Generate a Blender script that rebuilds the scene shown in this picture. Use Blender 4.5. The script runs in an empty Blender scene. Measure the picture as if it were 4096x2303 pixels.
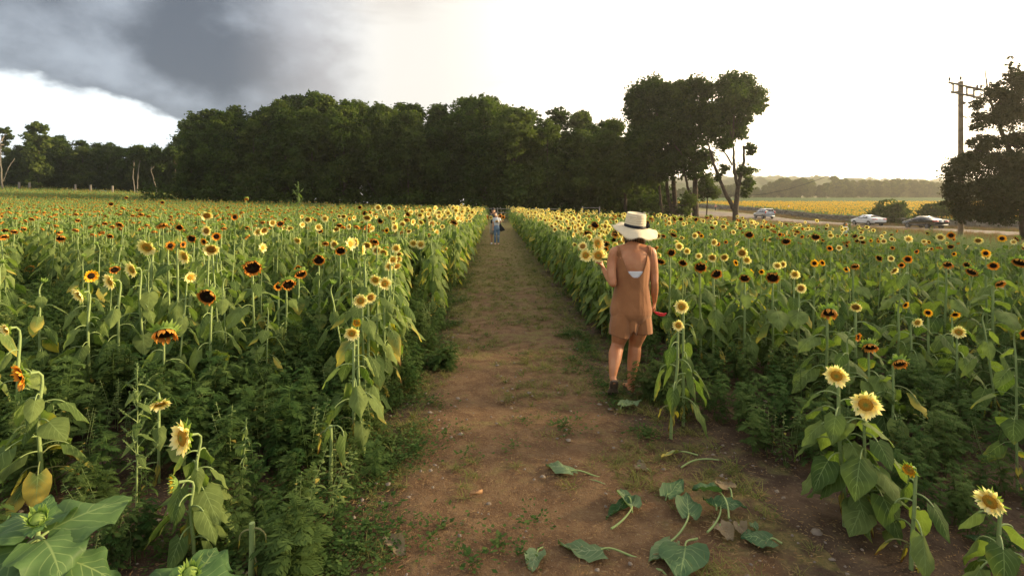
import bpy, math, random
import numpy as np
from mathutils import Vector, Matrix, noise as mnoise

# ------------------------------------------------------------------ camera
sc = bpy.context.scene
CAMZ = 1.78
cam_d = bpy.data.cameras.new("camera"); cam = bpy.data.objects.new("camera", cam_d)
sc.collection.objects.link(cam); sc.camera = cam
cam.location = (0, 0, CAMZ); cam.rotation_euler = (math.radians(90), 0, 0)
cam_d.sensor_width = 36.0; cam_d.lens = 36.0*2050/4096
cam_d.shift_y = -(1151.5-835)/4096
cam_d.clip_start = 0.05; cam_d.clip_end = 6000
FPX = 2050.0; RAD_ = math.radians
def P(sx, sy, d):
    """world point seen at source pixel (sx, sy) at depth d"""
    return np.array([(sx-2048)/FPX*d, d, CAMZ-(sy-835)/FPX*d])

# ------------------------------------------------------------------ world + sun
SUN_EL, SUN_AZ = math.radians(17), math.radians(80)
w = bpy.data.worlds.new("World"); sc.world = w; w.use_nodes = True
nt = w.node_tree; nt.nodes.clear()
def NN(nt, t, **kw):
    n = nt.nodes.new(t)
    for k, v in kw.items():
        if k == 'inp':
            for a, b in v.items(): n.inputs[a].default_value = b
        else: setattr(n, k, v)
    return n
def L(nt, a, b): nt.links.new(a, b)
def math_node(nt, op, a, b=None, c=None, clamp=False):
    n = nt.nodes.new('ShaderNodeMath'); n.operation = op; n.use_clamp = clamp
    for i, v in enumerate((a, b, c)):
        if v is None: continue
        if isinstance(v, (int, float)): n.inputs[i].default_value = v
        else: nt.links.new(v, n.inputs[i])
    return n.outputs[0]
def maprange(nt, v, a, b, c=0.0, d=1.0, smooth=True):
    n = nt.nodes.new('ShaderNodeMapRange'); n.interpolation_type = 'SMOOTHSTEP' if smooth else 'LINEAR'
    nt.links.new(v, n.inputs[0])
    for i, x in zip((1, 2, 3, 4), (a, b, c, d)): n.inputs[i].default_value = x
    return n.outputs[0]
def mixc(nt, f, a, b, mode='MIX'):
    n = nt.nodes.new('ShaderNodeMix'); n.data_type = 'RGBA'; n.blend_type = mode
    if isinstance(f, (int, float)): n.inputs[0].default_value = f
    else: nt.links.new(f, n.inputs[0])
    for i, v in ((6, a), (7, b)):
        if isinstance(v, (tuple, list)): n.inputs[i].default_value = (*v[:3], 1)
        else: nt.links.new(v, n.inputs[i])
    return n.outputs[2]

sky = NN(nt, 'ShaderNodeTexSky', sky_type='NISHITA', sun_disc=False, sun_elevation=SUN_EL, sun_rotation=SUN_AZ)
tc = nt.nodes.new('ShaderNodeTexCoord'); gen = tc.outputs['Generated']
sx = nt.nodes.new('ShaderNodeSeparateXYZ'); L(nt, gen, sx.inputs[0])
az = math_node(nt, 'ARCTAN2', sx.outputs[0], sx.outputs[1])          # 0 ahead, + right
el = math_node(nt, 'ARCSINE', sx.outputs[2])
mp = NN(nt, 'ShaderNodeMapping'); mp.inputs['Scale'].default_value = (1, 1, 1.5); L(nt, gen, mp.inputs[0])
n1 = NN(nt, 'ShaderNodeTexNoise', inp={'Scale': 4.2, 'Detail': 9.0, 'Roughness': .56, 'Distortion': .10}); L(nt, mp.outputs[0], n1.inputs[0])
n2 = NN(nt, 'ShaderNodeTexNoise', inp={'Scale': 1.6, 'Detail': 4.0, 'Roughness': .5}); L(nt, mp.outputs[0], n2.inputs[0])
n3 = NN(nt, 'ShaderNodeTexNoise', inp={'Scale': 9.0, 'Detail': 5.0, 'Roughness': .55}); L(nt, mp.outputs[0], n3.inputs[0])
w1 = math_node(nt, 'ADD', math_node(nt, 'SUBTRACT', n1.outputs[0], .5), math_node(nt, 'MULTIPLY', math_node(nt, 'SUBTRACT', n3.outputs[0], .5), .35))
# lower edge of the dark cloud bank, by azimuth
azw = math_node(nt, 'MULTIPLY_ADD', w1, .10, az)
edge = maprange(nt, azw, math.radians(-40), math.radians(-19), math.radians(10.6), math.radians(3.0))
edge = math_node(nt, 'MULTIPLY_ADD', maprange(nt, azw, math.radians(-44.5), math.radians(-39.5), 0, 1), math.radians(-1.2), edge)
elw = math_node(nt, 'MULTIPLY_ADD', w1, .17, el)
m_low = maprange(nt, math_node(nt, 'SUBTRACT', elw, edge), math.radians(-.35), math.radians(.9))
m_right = maprange(nt, math_node(nt, 'MULTIPLY_ADD', w1, .22, az), math.radians(-21), math.radians(-14), 1, 0)
m_back = maprange(nt, az, math.radians(-110), math.radians(-80), 0, 1)
dark = math_node(nt, 'MULTIPLY', math_node(nt, 'MULTIPLY', m_low, m_right), m_back)
# tone inside the dark bank
tone = maprange(nt, math_node(nt, 'ADD', math_node(nt, 'MULTIPLY', n1.outputs[0], .75), math_node(nt, 'MULTIPLY', n3.outputs[0], .25)), .35, .64, 0, 1)
darkcol = mixc(nt, tone, (.072, .085, .106), (.25, .28, .32))
darkcol = mixc(nt, maprange(nt, az, math.radians(-30), math.radians(-17), 0, .75), darkcol, (.36, .34, .33))
# bright cloud: cream with faint grey streaks, blue-white low on the left
mp2 = NN(nt, 'ShaderNodeMapping'); mp2.inputs['Scale'].default_value = (1, 1, 6); mp2.inputs['Rotation'].default_value = (0, .12, 0); L(nt, gen, mp2.inputs[0])
n4 = NN(nt, 'ShaderNodeTexNoise', inp={'Scale': 2.6, 'Detail': 6.0, 'Roughness': .5}); L(nt, mp2.outputs[0], n4.inputs[0])
streak = maprange(nt, n4.outputs[0], .44, .62, 0, 1)
streak = math_node(nt, 'MULTIPLY', streak, math_node(nt, 'MULTIPLY', maprange(nt, az, math.radians(4), math.radians(20), 1, 0), maprange(nt, az, math.radians(-26), math.radians(-16))))
cream = mixc(nt, maprange(nt, az, math.radians(-26), math.radians(-12)), (.60, .65, .68), (.55, .525, .48))
cream = mixc(nt, math_node(nt, 'MULTIPLY', streak, .8), cream, (.43, .40, .365))
# towards the veiled sun the cloud is thinner and brighter
gd = Vector((math.sin(RAD_(62))*math.cos(RAD_(10)), math.cos(RAD_(62))*math.cos(RAD_(10)), math.sin(RAD_(10))))
sd = Vector((math.sin(SUN_AZ)*math.cos(SUN_EL), math.cos(SUN_AZ)*math.cos(SUN_EL), math.sin(SUN_EL)))
vm = NN(nt, 'ShaderNodeVectorMath', operation='DOT_PRODUCT'); L(nt, gen, vm.inputs[0]); vm.inputs[1].default_value = gd
glow = maprange(nt, vm.outputs['Value'], .35, 1.0, 0, 1)
glowc = mixc(nt, glow, (.97, .97, .97), (4.0, 3.5, 2.7))
bright = mixc(nt, 1.0, cream, glowc, 'MULTIPLY')
# cloud behind and overhead
over = maprange(nt, el, math.radians(28), math.radians(60), 0, 1)
back = maprange(nt, sx.outputs[1], -.25, .15, 1, 0)
ob = math_node(nt, 'MAXIMUM', over, back)
gen_cl = mixc(nt, maprange(nt, n2.outputs[0], .35, .65), (.34, .37, .41), (.56, .56, .55))
cl = mixc(nt, dark, bright, darkcol)
cl = mixc(nt, ob, cl, gen_cl)
bg1 = NN(nt, 'ShaderNodeBackground'); L(nt, sky.outputs[0], bg1.inputs[0]); bg1.inputs[1].default_value = .10
bg2 = NN(nt, 'ShaderNodeBackground'); L(nt, cl, bg2.inputs[0]); bg2.inputs[1].default_value = 1.0
mx = NN(nt, 'ShaderNodeMixShader'); mx.inputs[0].default_value = .94
L(nt, bg1.outputs[0], mx.inputs[1]); L(nt, bg2.outputs[0], mx.inputs[2])
wo = NN(nt, 'ShaderNodeOutputWorld'); L(nt, mx.outputs[0], wo.inputs[0])

sl = bpy.data.lights.new("sun", 'SUN'); sl.energy = 5.0; sl.angle = math.radians(7); sl.color = (1, .78, .46)
so = bpy.data.objects.new("sun", sl); sc.collection.objects.link(so)
so.rotation_euler = sd.to_track_quat('Z', 'Y').to_euler()
sc.view_settings.view_transform = 'Standard'; sc.view_settings.look = 'None'
sc.view_settings.exposure = 0.98; sc.view_settings.gamma = 1.0
sc.cycles.max_bounces = 6; sc.cycles.diffuse_bounces = 3; sc.cycles.transmission_bounces = 3
sc.cycles.glossy_bounces = 2; sc.cycles.volume_bounces = 0; sc.cycles.transparent_max_bounces = 8
sc.cycles.use_denoising = True
try: sc.cycles.sample_clamp_indirect = 6
except Exception: pass

# ------------------------------------------------------------------ helpers
rng = np.random.default_rng(11)
RAD = math.radians
def nrm(v):
    v = np.asarray(v, float); n = np.linalg.norm(v); return v/n if n > 1e-9 else v
class MB:
    def __init__(s): s.V = []; s.F = {3: [], 4: []}; s.M = {3: [], 4: []}; s.K = []; s.n = 0
    def add(s, V, F, mat=0, K=None):
        V = np.asarray(V, float).reshape(-1, 3); F = np.asarray(F, int)
        s.V.append(V)
        if K is None: K = np.zeros((len(V), 4))
        K = np.asarray(K, float)
        if K.ndim == 1: K = np.tile(K, (len(V), 1))
        s.K.append(K); k = F.shape[1]
        s.F[k].append(F+s.n); s.M[k].append(np.full(len(F), mat)); s.n += len(V)
        return s
    def merge(s, o, R=None, t=(0, 0, 0), scale=1.0, mat_off=0):
        if o.n == 0: return s
        V = np.concatenate(o.V)*scale
        if R is not None: V = V @ np.asarray(R).T
        V = V+np.asarray(t); s.V.append(V); s.K.append(np.concatenate(o.K))
        for k in (3, 4):
            for F, M in zip(o.F[k], o.M[k]): s.F[k].append(F+s.n); s.M[k].append(M+mat_off)
        s.n += len(V); return s
    def mesh(s, name, mats, smooth=True):
        me = bpy.data.meshes.new(name)
        if s.n == 0: return me
        V = np.concatenate(s.V); K = np.concatenate(s.K)
        Fs = [np.concatenate(s.F[k]) if s.F[k] else np.zeros((0, k), int) for k in (3, 4)]
        Ms = np.concatenate([np.concatenate(s.M[k]) if s.M[k] else np.zeros(0, int) for k in (3, 4)])
        li = np.concatenate([Fs[0].ravel(), Fs[1].ravel()]).astype(np.int32)
        ls = np.concatenate([np.arange(len(Fs[0]))*3, len(Fs[0])*3+np.arange(len(Fs[1]))*4]).astype(np.int32)
        me.vertices.add(len(V)); me.vertices.foreach_set('co', V.ravel().astype(np.float32))
        me.loops.add(len(li)); me.loops.foreach_set('vertex_index', li)
        me.polygons.add(len(ls)); me.polygons.foreach_set('loop_start', ls)
        for m in (mats if isinstance(mats, (list, tuple)) else [mats]): me.materials.append(m)
        me.polygons.foreach_set('material_index', Ms.astype(np.int32))
        me.polygons.foreach_set('use_smooth', np.full(len(ls), smooth))
        a = me.attributes.new('k', 'FLOAT_COLOR', 'POINT'); a.data.foreach_set('color', K.ravel().astype(np.float32))
        me.update(calc_edges=True); me.validate()
        return me
    def obj(s, name, mats, parent=None, smooth=True, **tags):
        o = bpy.data.objects.new(name, s.mesh(name, mats, smooth)); sc.collection.objects.link(o)
        if parent is not None: o.parent = parent
        for k, v in tags.items(): o[k] = v
        return o
def empty(name, loc=(0, 0, 0), rz=0.0, **tags):
    o = bpy.data.objects.new(name, None); sc.collection.objects.link(o); o.location = loc; o.rotation_euler = (0, 0, rz)
    o.empty_display_size = .1
    for k, v in tags.items(): o[k] = v
    return o
def tag(o, label=None, category=None, group=None, kind=None):
    for k, v in (('label', label), ('category', category), ('group', group), ('kind', kind)):
        if v: o[k] = v
    return o
def copy_tree(o, parent=None):
    c = o.copy(); sc.collection.objects.link(c)
    if parent is not None: c.parent = parent
    for ch in [x for x in o.children]: copy_tree(ch, c)
    return c
def gridF(n, m, wrap=False):
    i = np.arange(n-1)[:, None]; mm = m if wrap else m-1; j = np.arange(mm)[None, :]; j2 = (j+1) % m
    return np.stack([i*m+j, i*m+j2, (i+1)*m+j2, (i+1)*m+j], -1).reshape(-1, 4)
def tube(mb, pts, rad, sides=6, mat=0, K=None, cap=False, flat=1.0, side=None):
    pts = np.asarray(pts, float); n = len(pts); rad = np.broadcast_to(np.asarray(rad, float), (n,))
    T = np.gradient(pts, axis=0); T /= np.linalg.norm(T, axis=1)[:, None]+1e-9
    ref = np.array([0, 0, 1.0]) if side is None else np.asarray(side, float)
    if side is None and abs(T[0] @ ref) > .8: ref = np.array([1.0, .13, 0])
    X = np.cross(T, ref); bad = np.linalg.norm(X, axis=1) < 1e-3
    X[bad] = np.cross(T[bad], np.array([.2, 1, .1])); X /= np.linalg.norm(X, axis=1)[:, None]
    Y = np.cross(T, X); a = np.linspace(0, 2*np.pi, sides, endpoint=False)
    V = pts[:, None]+rad[:, None, None]*(np.cos(a)[None, :, None]*X[:, None]+flat*np.sin(a)[None, :, None]*Y[:, None])
    mb.add(V, gridF(n, sides, True), mat, K)
    if cap:
        for e in (0, n-1):
            b = mb.n; mb.add(np.vstack([V[e], pts[e]]), np.array([[i, (i+1) % sides, sides] for i in range(sides)]), mat, None if K is None else K if np.ndim(K) == 1 else K[:1].repeat(sides+1, 0))
def box(mb, c, s, mat=0, R=None, K=None):
    c = np.asarray(c, float); s = np.asarray(s, float)/2
    V = np.array([[x, y, z] for x in (-1, 1) for y in (-1, 1) for z in (-1, 1)])*s
    if R is not None: V = V @ np.asarray(R).T
    mb.add(V+c, np.array([[0, 1, 3, 2], [4, 6, 7, 5], [0, 4, 5, 1], [2, 3, 7, 6], [0, 2, 6, 4], [1, 5, 7, 3]]), mat, K)
def rotz(a): c, s = math.cos(a), math.sin(a); return np.array([[c, -s, 0], [s, c, 0], [0, 0, 1.]])
def bez(p0, p1, p2, p3, n):
    t = np.linspace(0, 1, n)[:, None]
    p0, p1, p2, p3 = (np.asarray(p, float) for p in (p0, p1, p2, p3))
    return (1-t)**3*p0+3*(1-t)**2*t*p1+3*(1-t)*t*t*p2+t**3*p3
def sstep(x, a, b):
    t = np.clip((np.asarray(x, float)-a)/(b-a), 0, 1); return t*t*(3-2*t)

# ------------------------------------------------------------------ materials
def new_mat(name):
    m = bpy.data.materials.new(name); m.use_nodes = True; m.node_tree.nodes.clear(); return m, m.node_tree
def attr(nt, name='k'):
    a = nt.nodes.new('ShaderNodeAttribute'); a.attribute_name = name
    s = nt.nodes.new('ShaderNodeSeparateColor'); nt.links.new(a.outputs['Color'], s.inputs[0])
    return s.outputs[0], s.outputs[1], s.outputs[2], a.outputs['Alpha']
def thin(name, colf, trans=.35, rough=.55, spec=.25, bump=None, tint=(1.0, 1.15, .45), gain=1.0):
    """leafy two-sided material: principled + translucent; colf(nt) -> colour socket"""
    m, nt = new_mat(name); c = colf(nt)
    p = NN(nt, 'ShaderNodeBsdfPrincipled', inp={'Roughness': rough, 'Specular IOR Level': spec}); L(nt, c, p.inputs['Base Color'])
    t = nt.nodes.new('ShaderNodeBsdfTranslucent'); L(nt, mixc(nt, 1.0, c, tuple(x*gain for x in tint), 'MULTIPLY'), t.inputs[0])
    if bump is not None:
        b = NN(nt, 'ShaderNodeBump', inp={'Strength': .5, 'Distance': .01}); L(nt, bump(nt), b.inputs['Height'])
        L(nt, b.outputs[0], p.inputs['Normal'])
    x = nt.nodes.new('ShaderNodeMixShader'); x.inputs[0].default_value = trans
    L(nt, p.outputs[0], x.inputs[1]); L(nt, t.outputs[0], x.inputs[2])
    o = nt.nodes.new('ShaderNodeOutputMaterial'); L(nt, x.outputs[0], o.inputs[0]); return m
def solid(name, col, rough=.6, metal=0.0, spec=.5, vary=0.0, scale=8.0, col2=None, bump=0.0, coat=0.0, bscale=None):
    m, nt = new_mat(name)
    p = NN(nt, 'ShaderNodeBsdfPrincipled', inp={'Roughness': rough, 'Metallic': metal, 'Specular IOR Level': spec, 'Coat Weight': coat})
    p.inputs['Base Color'].default_value = (*col, 1)
    if vary or col2 or bump:
        t = nt.nodes.new('ShaderNodeTexCoord'); n = NN(nt, 'ShaderNodeTexNoise', inp={'Scale': scale, 'Detail': 5.0}); L(nt, t.outputs['Object'], n.inputs[0])
        c2 = col2 or tuple(c*(1-vary) for c in col)
        L(nt, mixc(nt, maprange(nt, n.outputs[0], .35, .65), col, c2), p.inputs['Base Color'])
        if bump:
            nb = NN(nt, 'ShaderNodeTexNoise', inp={'Scale': bscale or scale*3, 'Detail': 4.0}); L(nt, t.outputs['Object'], nb.inputs[0])
            b = NN(nt, 'ShaderNodeBump', inp={'Strength': bump, 'Distance': .02}); L(nt, nb.outputs[0], b.inputs['Height']); L(nt, b.outputs[0], p.inputs['Normal'])
    o = nt.nodes.new('ShaderNodeOutputMaterial'); L(nt, p.outputs[0], o.inputs[0]); return m
def leafcol(dark, light, vein=(.26, .34, .12), yel=(.44, .35, .07), brown=(.13, .06, .02)):
    def f(nt):
        u, v, r, y = attr(nt)
        oi = nt.nodes.new('ShaderNodeObjectInfo')
        rr = math_node(nt, 'FRACT', math_node(nt, 'ADD', r, oi.outputs['Random']))
        c = mixc(nt, rr, dark, light)
        tcn = nt.nodes.new('ShaderNodeTexCoord'); nz = NN(nt, 'ShaderNodeTexNoise', inp={'Scale': 14.0, 'Detail': 3.0}); L(nt, tcn.outputs['Object'], nz.inputs[0])
        c = mixc(nt, maprange(nt, nz.outputs[0], .3, .7, 0, .45), c, tuple(x*.55 for x in dark))
        au = math_node(nt, 'ABSOLUTE', math_node(nt, 'SUBTRACT', u, .5))            # 0 at the midrib, .5 at the edge
        # yellowing creeps in from edge and tip
        yy = math_node(nt, 'MULTIPLY', y, math_node(nt, 'ADD', math_node(nt, 'MULTIPLY', math_node(nt, 'ADD', au, v), .9), .35))
        yy = math_node(nt, 'ADD', yy, math_node(nt, 'MULTIPLY', math_node(nt, 'SUBTRACT', nz.outputs[0], .5), .5))
        c = mixc(nt, maprange(nt, yy, .35, .75), c, yel)
        c = mixc(nt, maprange(nt, yy, .95, 1.25), c, brown)
        mid = maprange(nt, au, .0, .028, .7, 0)
        w = math_node(nt, 'SINE', math_node(nt, 'MULTIPLY', math_node(nt, 'SUBTRACT', v, math_node(nt, 'MULTIPLY', au, .85)), 34.0))
        side = math_node(nt, 'MULTIPLY', maprange(nt, w, .86, 1.0, 0, .55), maprange(nt, au, 0, .5, 1, .2))
        return mixc(nt, math_node(nt, 'MAXIMUM', mid, side), c, vein)
    return f
M_leaf = thin('sunflower_leaf', leafcol((.066, .112, .028), (.235, .290, .085)), .40, .7, .12, gain=1.25)
M_leafb = thin('sunflower_leaf_broad', leafcol((.062, .135, .036), (.12, .20, .06)), .36, .55, .28, gain=1.2)
def stemcol(nt):
    u, v, r, y = attr(nt)
    g = NN(nt, 'ShaderNodeTexCoord'); n = NN(nt, 'ShaderNodeTexNoise', inp={'Scale': 30.0}); L(nt, g.outputs['Object'], n.inputs[0])
    c = mixc(nt, n.outputs[0], (.19, .27, .085), (.32, .39, .15))
    return mixc(nt, y, c, (.20, .11, .05))
M_stem = thin('sunflower_stem', stemcol, .12, .6, .25)
def petalcol(base, tip, edge):
    def f(nt):
        u, v, r, y = attr(nt)
        c = mixc(nt, maprange(nt, v, 0, .75), base, tip)
        c = mixc(nt, math_node(nt, 'MULTIPLY', maprange(nt, r, .5, 1.0), .5), c, edge)
        s = math_node(nt, 'SINE', math_node(nt, 'MULTIPLY', u, 30.0))
        return mixc(nt, maprange(nt, s, .3, 1.0, 0, .16), c, base)
    return f
M_pale = thin('petal_cream', petalcol((.94, .72, .18), (.95, .88, .46), (.96, .93, .64)), .42, .5, .2, tint=(1, .95, .6), gain=1.25)
M_yel = thin('petal_yellow', petalcol((.80, .30, .01), (.90, .58, .03), (.93, .66, .05)), .38, .5, .2, tint=(1, .85, .4), gain=1.2)
M_orange = thin('petal_orange', petalcol((.55, .16, .01), (.88, .40, .04), (.86, .50, .07)), .35, .5, .2, tint=(1, .75, .35), gain=1.2)
M_rust = thin('petal_wilted', petalcol((.45, .15, .02), (.80, .37, .06), (.58, .22, .035)), .3, .6, .15, tint=(1, .75, .35))
def disccol(stops):
    def f(nt):
        u, v, r, y = attr(nt)
        cr = nt.nodes.new('ShaderNodeValToRGB'); L(nt, v, cr.inputs[0]); e = cr.color_ramp.elements
        e[0].position = stops[0][0]; e[0].color = (*stops[0][1], 1); e[1].position = stops[-1][0]; e[1].color = (*stops[-1][1], 1)
        for p, c in stops[1:-1]: q = e.new(p); q.color = (*c, 1)
        t = nt.nodes.new('ShaderNodeTexCoord'); vo = NN(nt, 'ShaderNodeTexVoronoi', inp={'Scale': 260.0}); L(nt, t.outputs['Object'], vo.inputs[0])
        return mixc(nt, maprange(nt, vo.outputs['Distance'], .2, .7, 0, .5), cr.outputs[0], tuple(x*.45 for x in stops[1][1]))
    return f
M_discO = thin('disc_orange', disccol([(.0, (.18, .22, .04)), (.22, (.30, .26, .04)), (.45, (.50, .24, .025)), (1, (.62, .27, .02))]), .05, .8, .1)
M_discT = thin('disc_tan', disccol([(.0, (.30, .28, .05)), (.35, (.26, .12, .022)), (.7, (.34, .15, .025)), (1, (.45, .21, .03))]), .05, .8, .1)
M_discB = thin('disc_dark', disccol([(.0, (.035, .03, .010)), (.3, (.014, .008, .004)), (.8, (.022, .010, .004)), (1, (.05, .02, .006))]), .02, .8, .1)
def sepcol(nt):
    u, v, r, y = attr(nt); return mixc(nt, v, (.17, .27, .055), (.33, .43, .11))
M_sep = thin('sepal_green', sepcol, .35, .6, .2)
def weedcol(a, b, c3):
    def f(nt):
        u, v, r, y = attr(nt); oi = nt.nodes.new('ShaderNodeObjectInfo')
        c = mixc(nt, r, a, b); c = mixc(nt, math_node(nt, 'MULTIPLY', oi.outputs['Random'], .6), c, c3)
        return c
    return f
M_weed = thin('weed_green', weedcol((.030, .070, .018), (.080, .135, .036), (.11, .145, .042)), .35, .85, .04)
M_weed2 = thin('weed_grey_green', weedcol((.10, .16, .06), (.19, .26, .11), (.14, .20, .07)), .3, .7, .15)
M_grass = thin('grass_blade', weedcol((.07, .115, .022), (.20, .20, .05), (.30, .24, .085)), .3, .7, .15)
M_straw = thin('dry_straw', weedcol((.20, .125, .055), (.34, .235, .11), (.26, .13, .05)), .1, .8, .15)
def treecol(a, b, c3):
    def f(nt):
        u, v, r, y = attr(nt); oi = nt.nodes.new('ShaderNodeObjectInfo')
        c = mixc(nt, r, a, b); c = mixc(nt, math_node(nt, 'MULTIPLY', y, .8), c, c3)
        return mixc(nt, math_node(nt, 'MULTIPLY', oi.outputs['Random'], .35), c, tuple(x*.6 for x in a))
    return f
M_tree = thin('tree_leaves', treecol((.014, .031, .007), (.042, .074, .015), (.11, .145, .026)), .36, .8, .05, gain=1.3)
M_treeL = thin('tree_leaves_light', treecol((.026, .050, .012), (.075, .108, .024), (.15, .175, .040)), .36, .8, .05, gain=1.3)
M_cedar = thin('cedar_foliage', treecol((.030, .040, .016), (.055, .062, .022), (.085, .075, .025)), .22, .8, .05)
M_bark = solid('bark', (.085, .062, .042), .9, spec=.2, scale=3, col2=(.045, .034, .024), bump=.6, bscale=14)
M_birch = solid('bark_pale', (.17, .152, .12), .85, spec=.2, scale=2, col2=(.20, .17, .13), bump=.3)
# ------------------------------------------------------------------ terrain
def Hh(x, y):
    x = np.asarray(x, float); y = np.asarray(y, float)
    s = np.clip((y-18)/67, 0, 1.55)
    z = (.45*sstep(-x, -35, -5)+.030*np.clip(-x, 0, 150))*s*sstep(y, 12, 40)
    z = z-.62*sstep(x, 12, 38)*(1-sstep(y, 62, 115))
    z = z+.037*np.clip(y-92, 0, 330)*sstep(x, 25, 52)
    z = z+3.0*sstep(np.hypot(x, y), 400, 1600)
    return z
def xc(y): return .22-.031*np.asarray(y, float)          # centre of the path
def grid_axis(lo, hi, d0, r):
    a = [0.0]; d = d0
    while a[-1] < max(hi, -lo): a.append(a[-1]+d); d = max(d0, a[-1]*r)
    a = np.array(a); return np.concatenate([-a[a <= -lo][::-1], a[1:][a[1:] <= hi]])
gx = grid_axis(-2600, 2600, .11, .028); gy = grid_axis(-60, 2900, .13, .028)
GX, GY = np.meshgrid(gx, gy); GZ = Hh(GX, GY)
near = (np.abs(GX) < 9) & (GY < 16) & (GY > -2)
for i, j in np.argwhere(near):
    GZ[i, j] += .028*mnoise.fractal(Vector((GX[i, j]*1.4, GY[i, j]*1.4, 0)), 1.0, 2.0, 4)
def ground_z(x, y): return float(Hh(x, y))
def groundmat():
    m, nt = new_mat('earth')
    g = nt.nodes.new('ShaderNodeNewGeometry'); s = nt.nodes.new('ShaderNodeSeparateXYZ'); L(nt, g.outputs['Position'], s.inputs[0])
    X, Y = s.outputs[0], s.outputs[1]
    def nz(sc_, det=6, r=.6):
        n = NN(nt, 'ShaderNodeTexNoise', inp={'Scale': sc_, 'Detail': float(det), 'Roughness': r}); L(nt, g.outputs['Position'], n.inputs[0]); return n.outputs[0]
    a, b, c, d = nz(.9), nz(5.5), nz(34.0, 5, .7), nz(120.0, 3)
    soil = mixc(nt, maprange(nt, b, .35, .65), (.070, .043, .027), (.115, .075, .047))  # darker than the path's soil: shade painted into the colour
    soil = mixc(nt, maprange(nt, c, .55, .70), soil, (.16, .11, .07))
    soil = mixc(nt, maprange(nt, d, .60, .72, 0, .5), soil, (.22, .17, .12))
    soil = mixc(nt, maprange(nt, c, .25, .42, .7, 0), soil, (.040, .025, .016))
    # mossy, grassy film that thickens down the path
    gm = math_node(nt, 'ADD', math_node(nt, 'MULTIPLY', a, .55), math_node(nt, 'MULTIPLY', b, .45))
    gm = math_node(nt, 'ADD', gm, maprange(nt, Y, 2.5, 24.0, -.08, .07))
    film = mixc(nt, maprange(nt, c, .35, .65), (.115, .115, .035), (.20, .165, .065))
    col = mixc(nt, maprange(nt, gm, .47, .58, 0, .85), soil, film)
    # under the crop: shade is already in the soil colours
    # meadow and verge away from the crop
    mead = mixc(nt, maprange(nt, b, .4, .6), (.115, .125, .040), (.23, .18, .085))
    right = maprange(nt, X, 12.0, 18.0); farY = maprange(nt, Y, 60.0, 75.0)
    col = mixc(nt, math_node(nt, 'MAXIMUM', right, farY), col, mead)
    bump = math_node(nt, 'ADD', math_node(nt, 'MULTIPLY', b, .5), math_node(nt, 'ADD', math_node(nt, 'MULTIPLY', c, .35), math_node(nt, 'MULTIPLY', d, .12)))
    bp = NN(nt, 'ShaderNodeBump', inp={'Strength': .9, 'Distance': .05}); L(nt, bump, bp.inputs['Height'])
    p = NN(nt, 'ShaderNodeBsdfPrincipled', inp={'Roughness': .95, 'Specular IOR Level': .15}); L(nt, col, p.inputs['Base Color']); L(nt, bp.outputs[0], p.inputs['Normal'])
    o = nt.nodes.new('ShaderNodeOutputMaterial'); L(nt, p.outputs[0], o.inputs[0]); return m
M_earth = groundmat()
mb = MB(); mb.add(np.stack([GX, GY, GZ], -1), gridF(len(gy), len(gx)))
mb.obj('ground', M_earth, kind='structure')
# the trodden path: its own sheet with ragged borders
ys = np.concatenate([np.arange(1.2, 12, .12), np.arange(12, 43, .4)])
us = np.linspace(-1, 1, 21)
def path_half(y, side):
    w = 1.02+.10*mnoise.noise(Vector((y*.9, side*7, 0)))+.06*mnoise.noise(Vector((y*4, side*3, 1)))
    if side > 0: w += .45*float(1-sstep(y, 2.6, 4.6))
    return w
PV = np.zeros((len(ys), 21, 3)); PK = np.zeros((len(ys), 21, 4))
for i, y in enumerate(ys):
    l, r = path_half(y, -1), path_half(y, 1)
    for j, u in enumerate(us):
        x = float(xc(y))+(u*l if u < 0 else u*r)
        z = ground_z(x, y)+(.028*mnoise.fractal(Vector((x*1.4, y*1.4, 0)), 1.0, 2.0, 4) if y < 16 else 0)
        PV[i, j] = (x, y, z+.006+.014*(1-u**4)); PK[i, j] = (u*.5+.5, 0, 0, 0)
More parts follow.
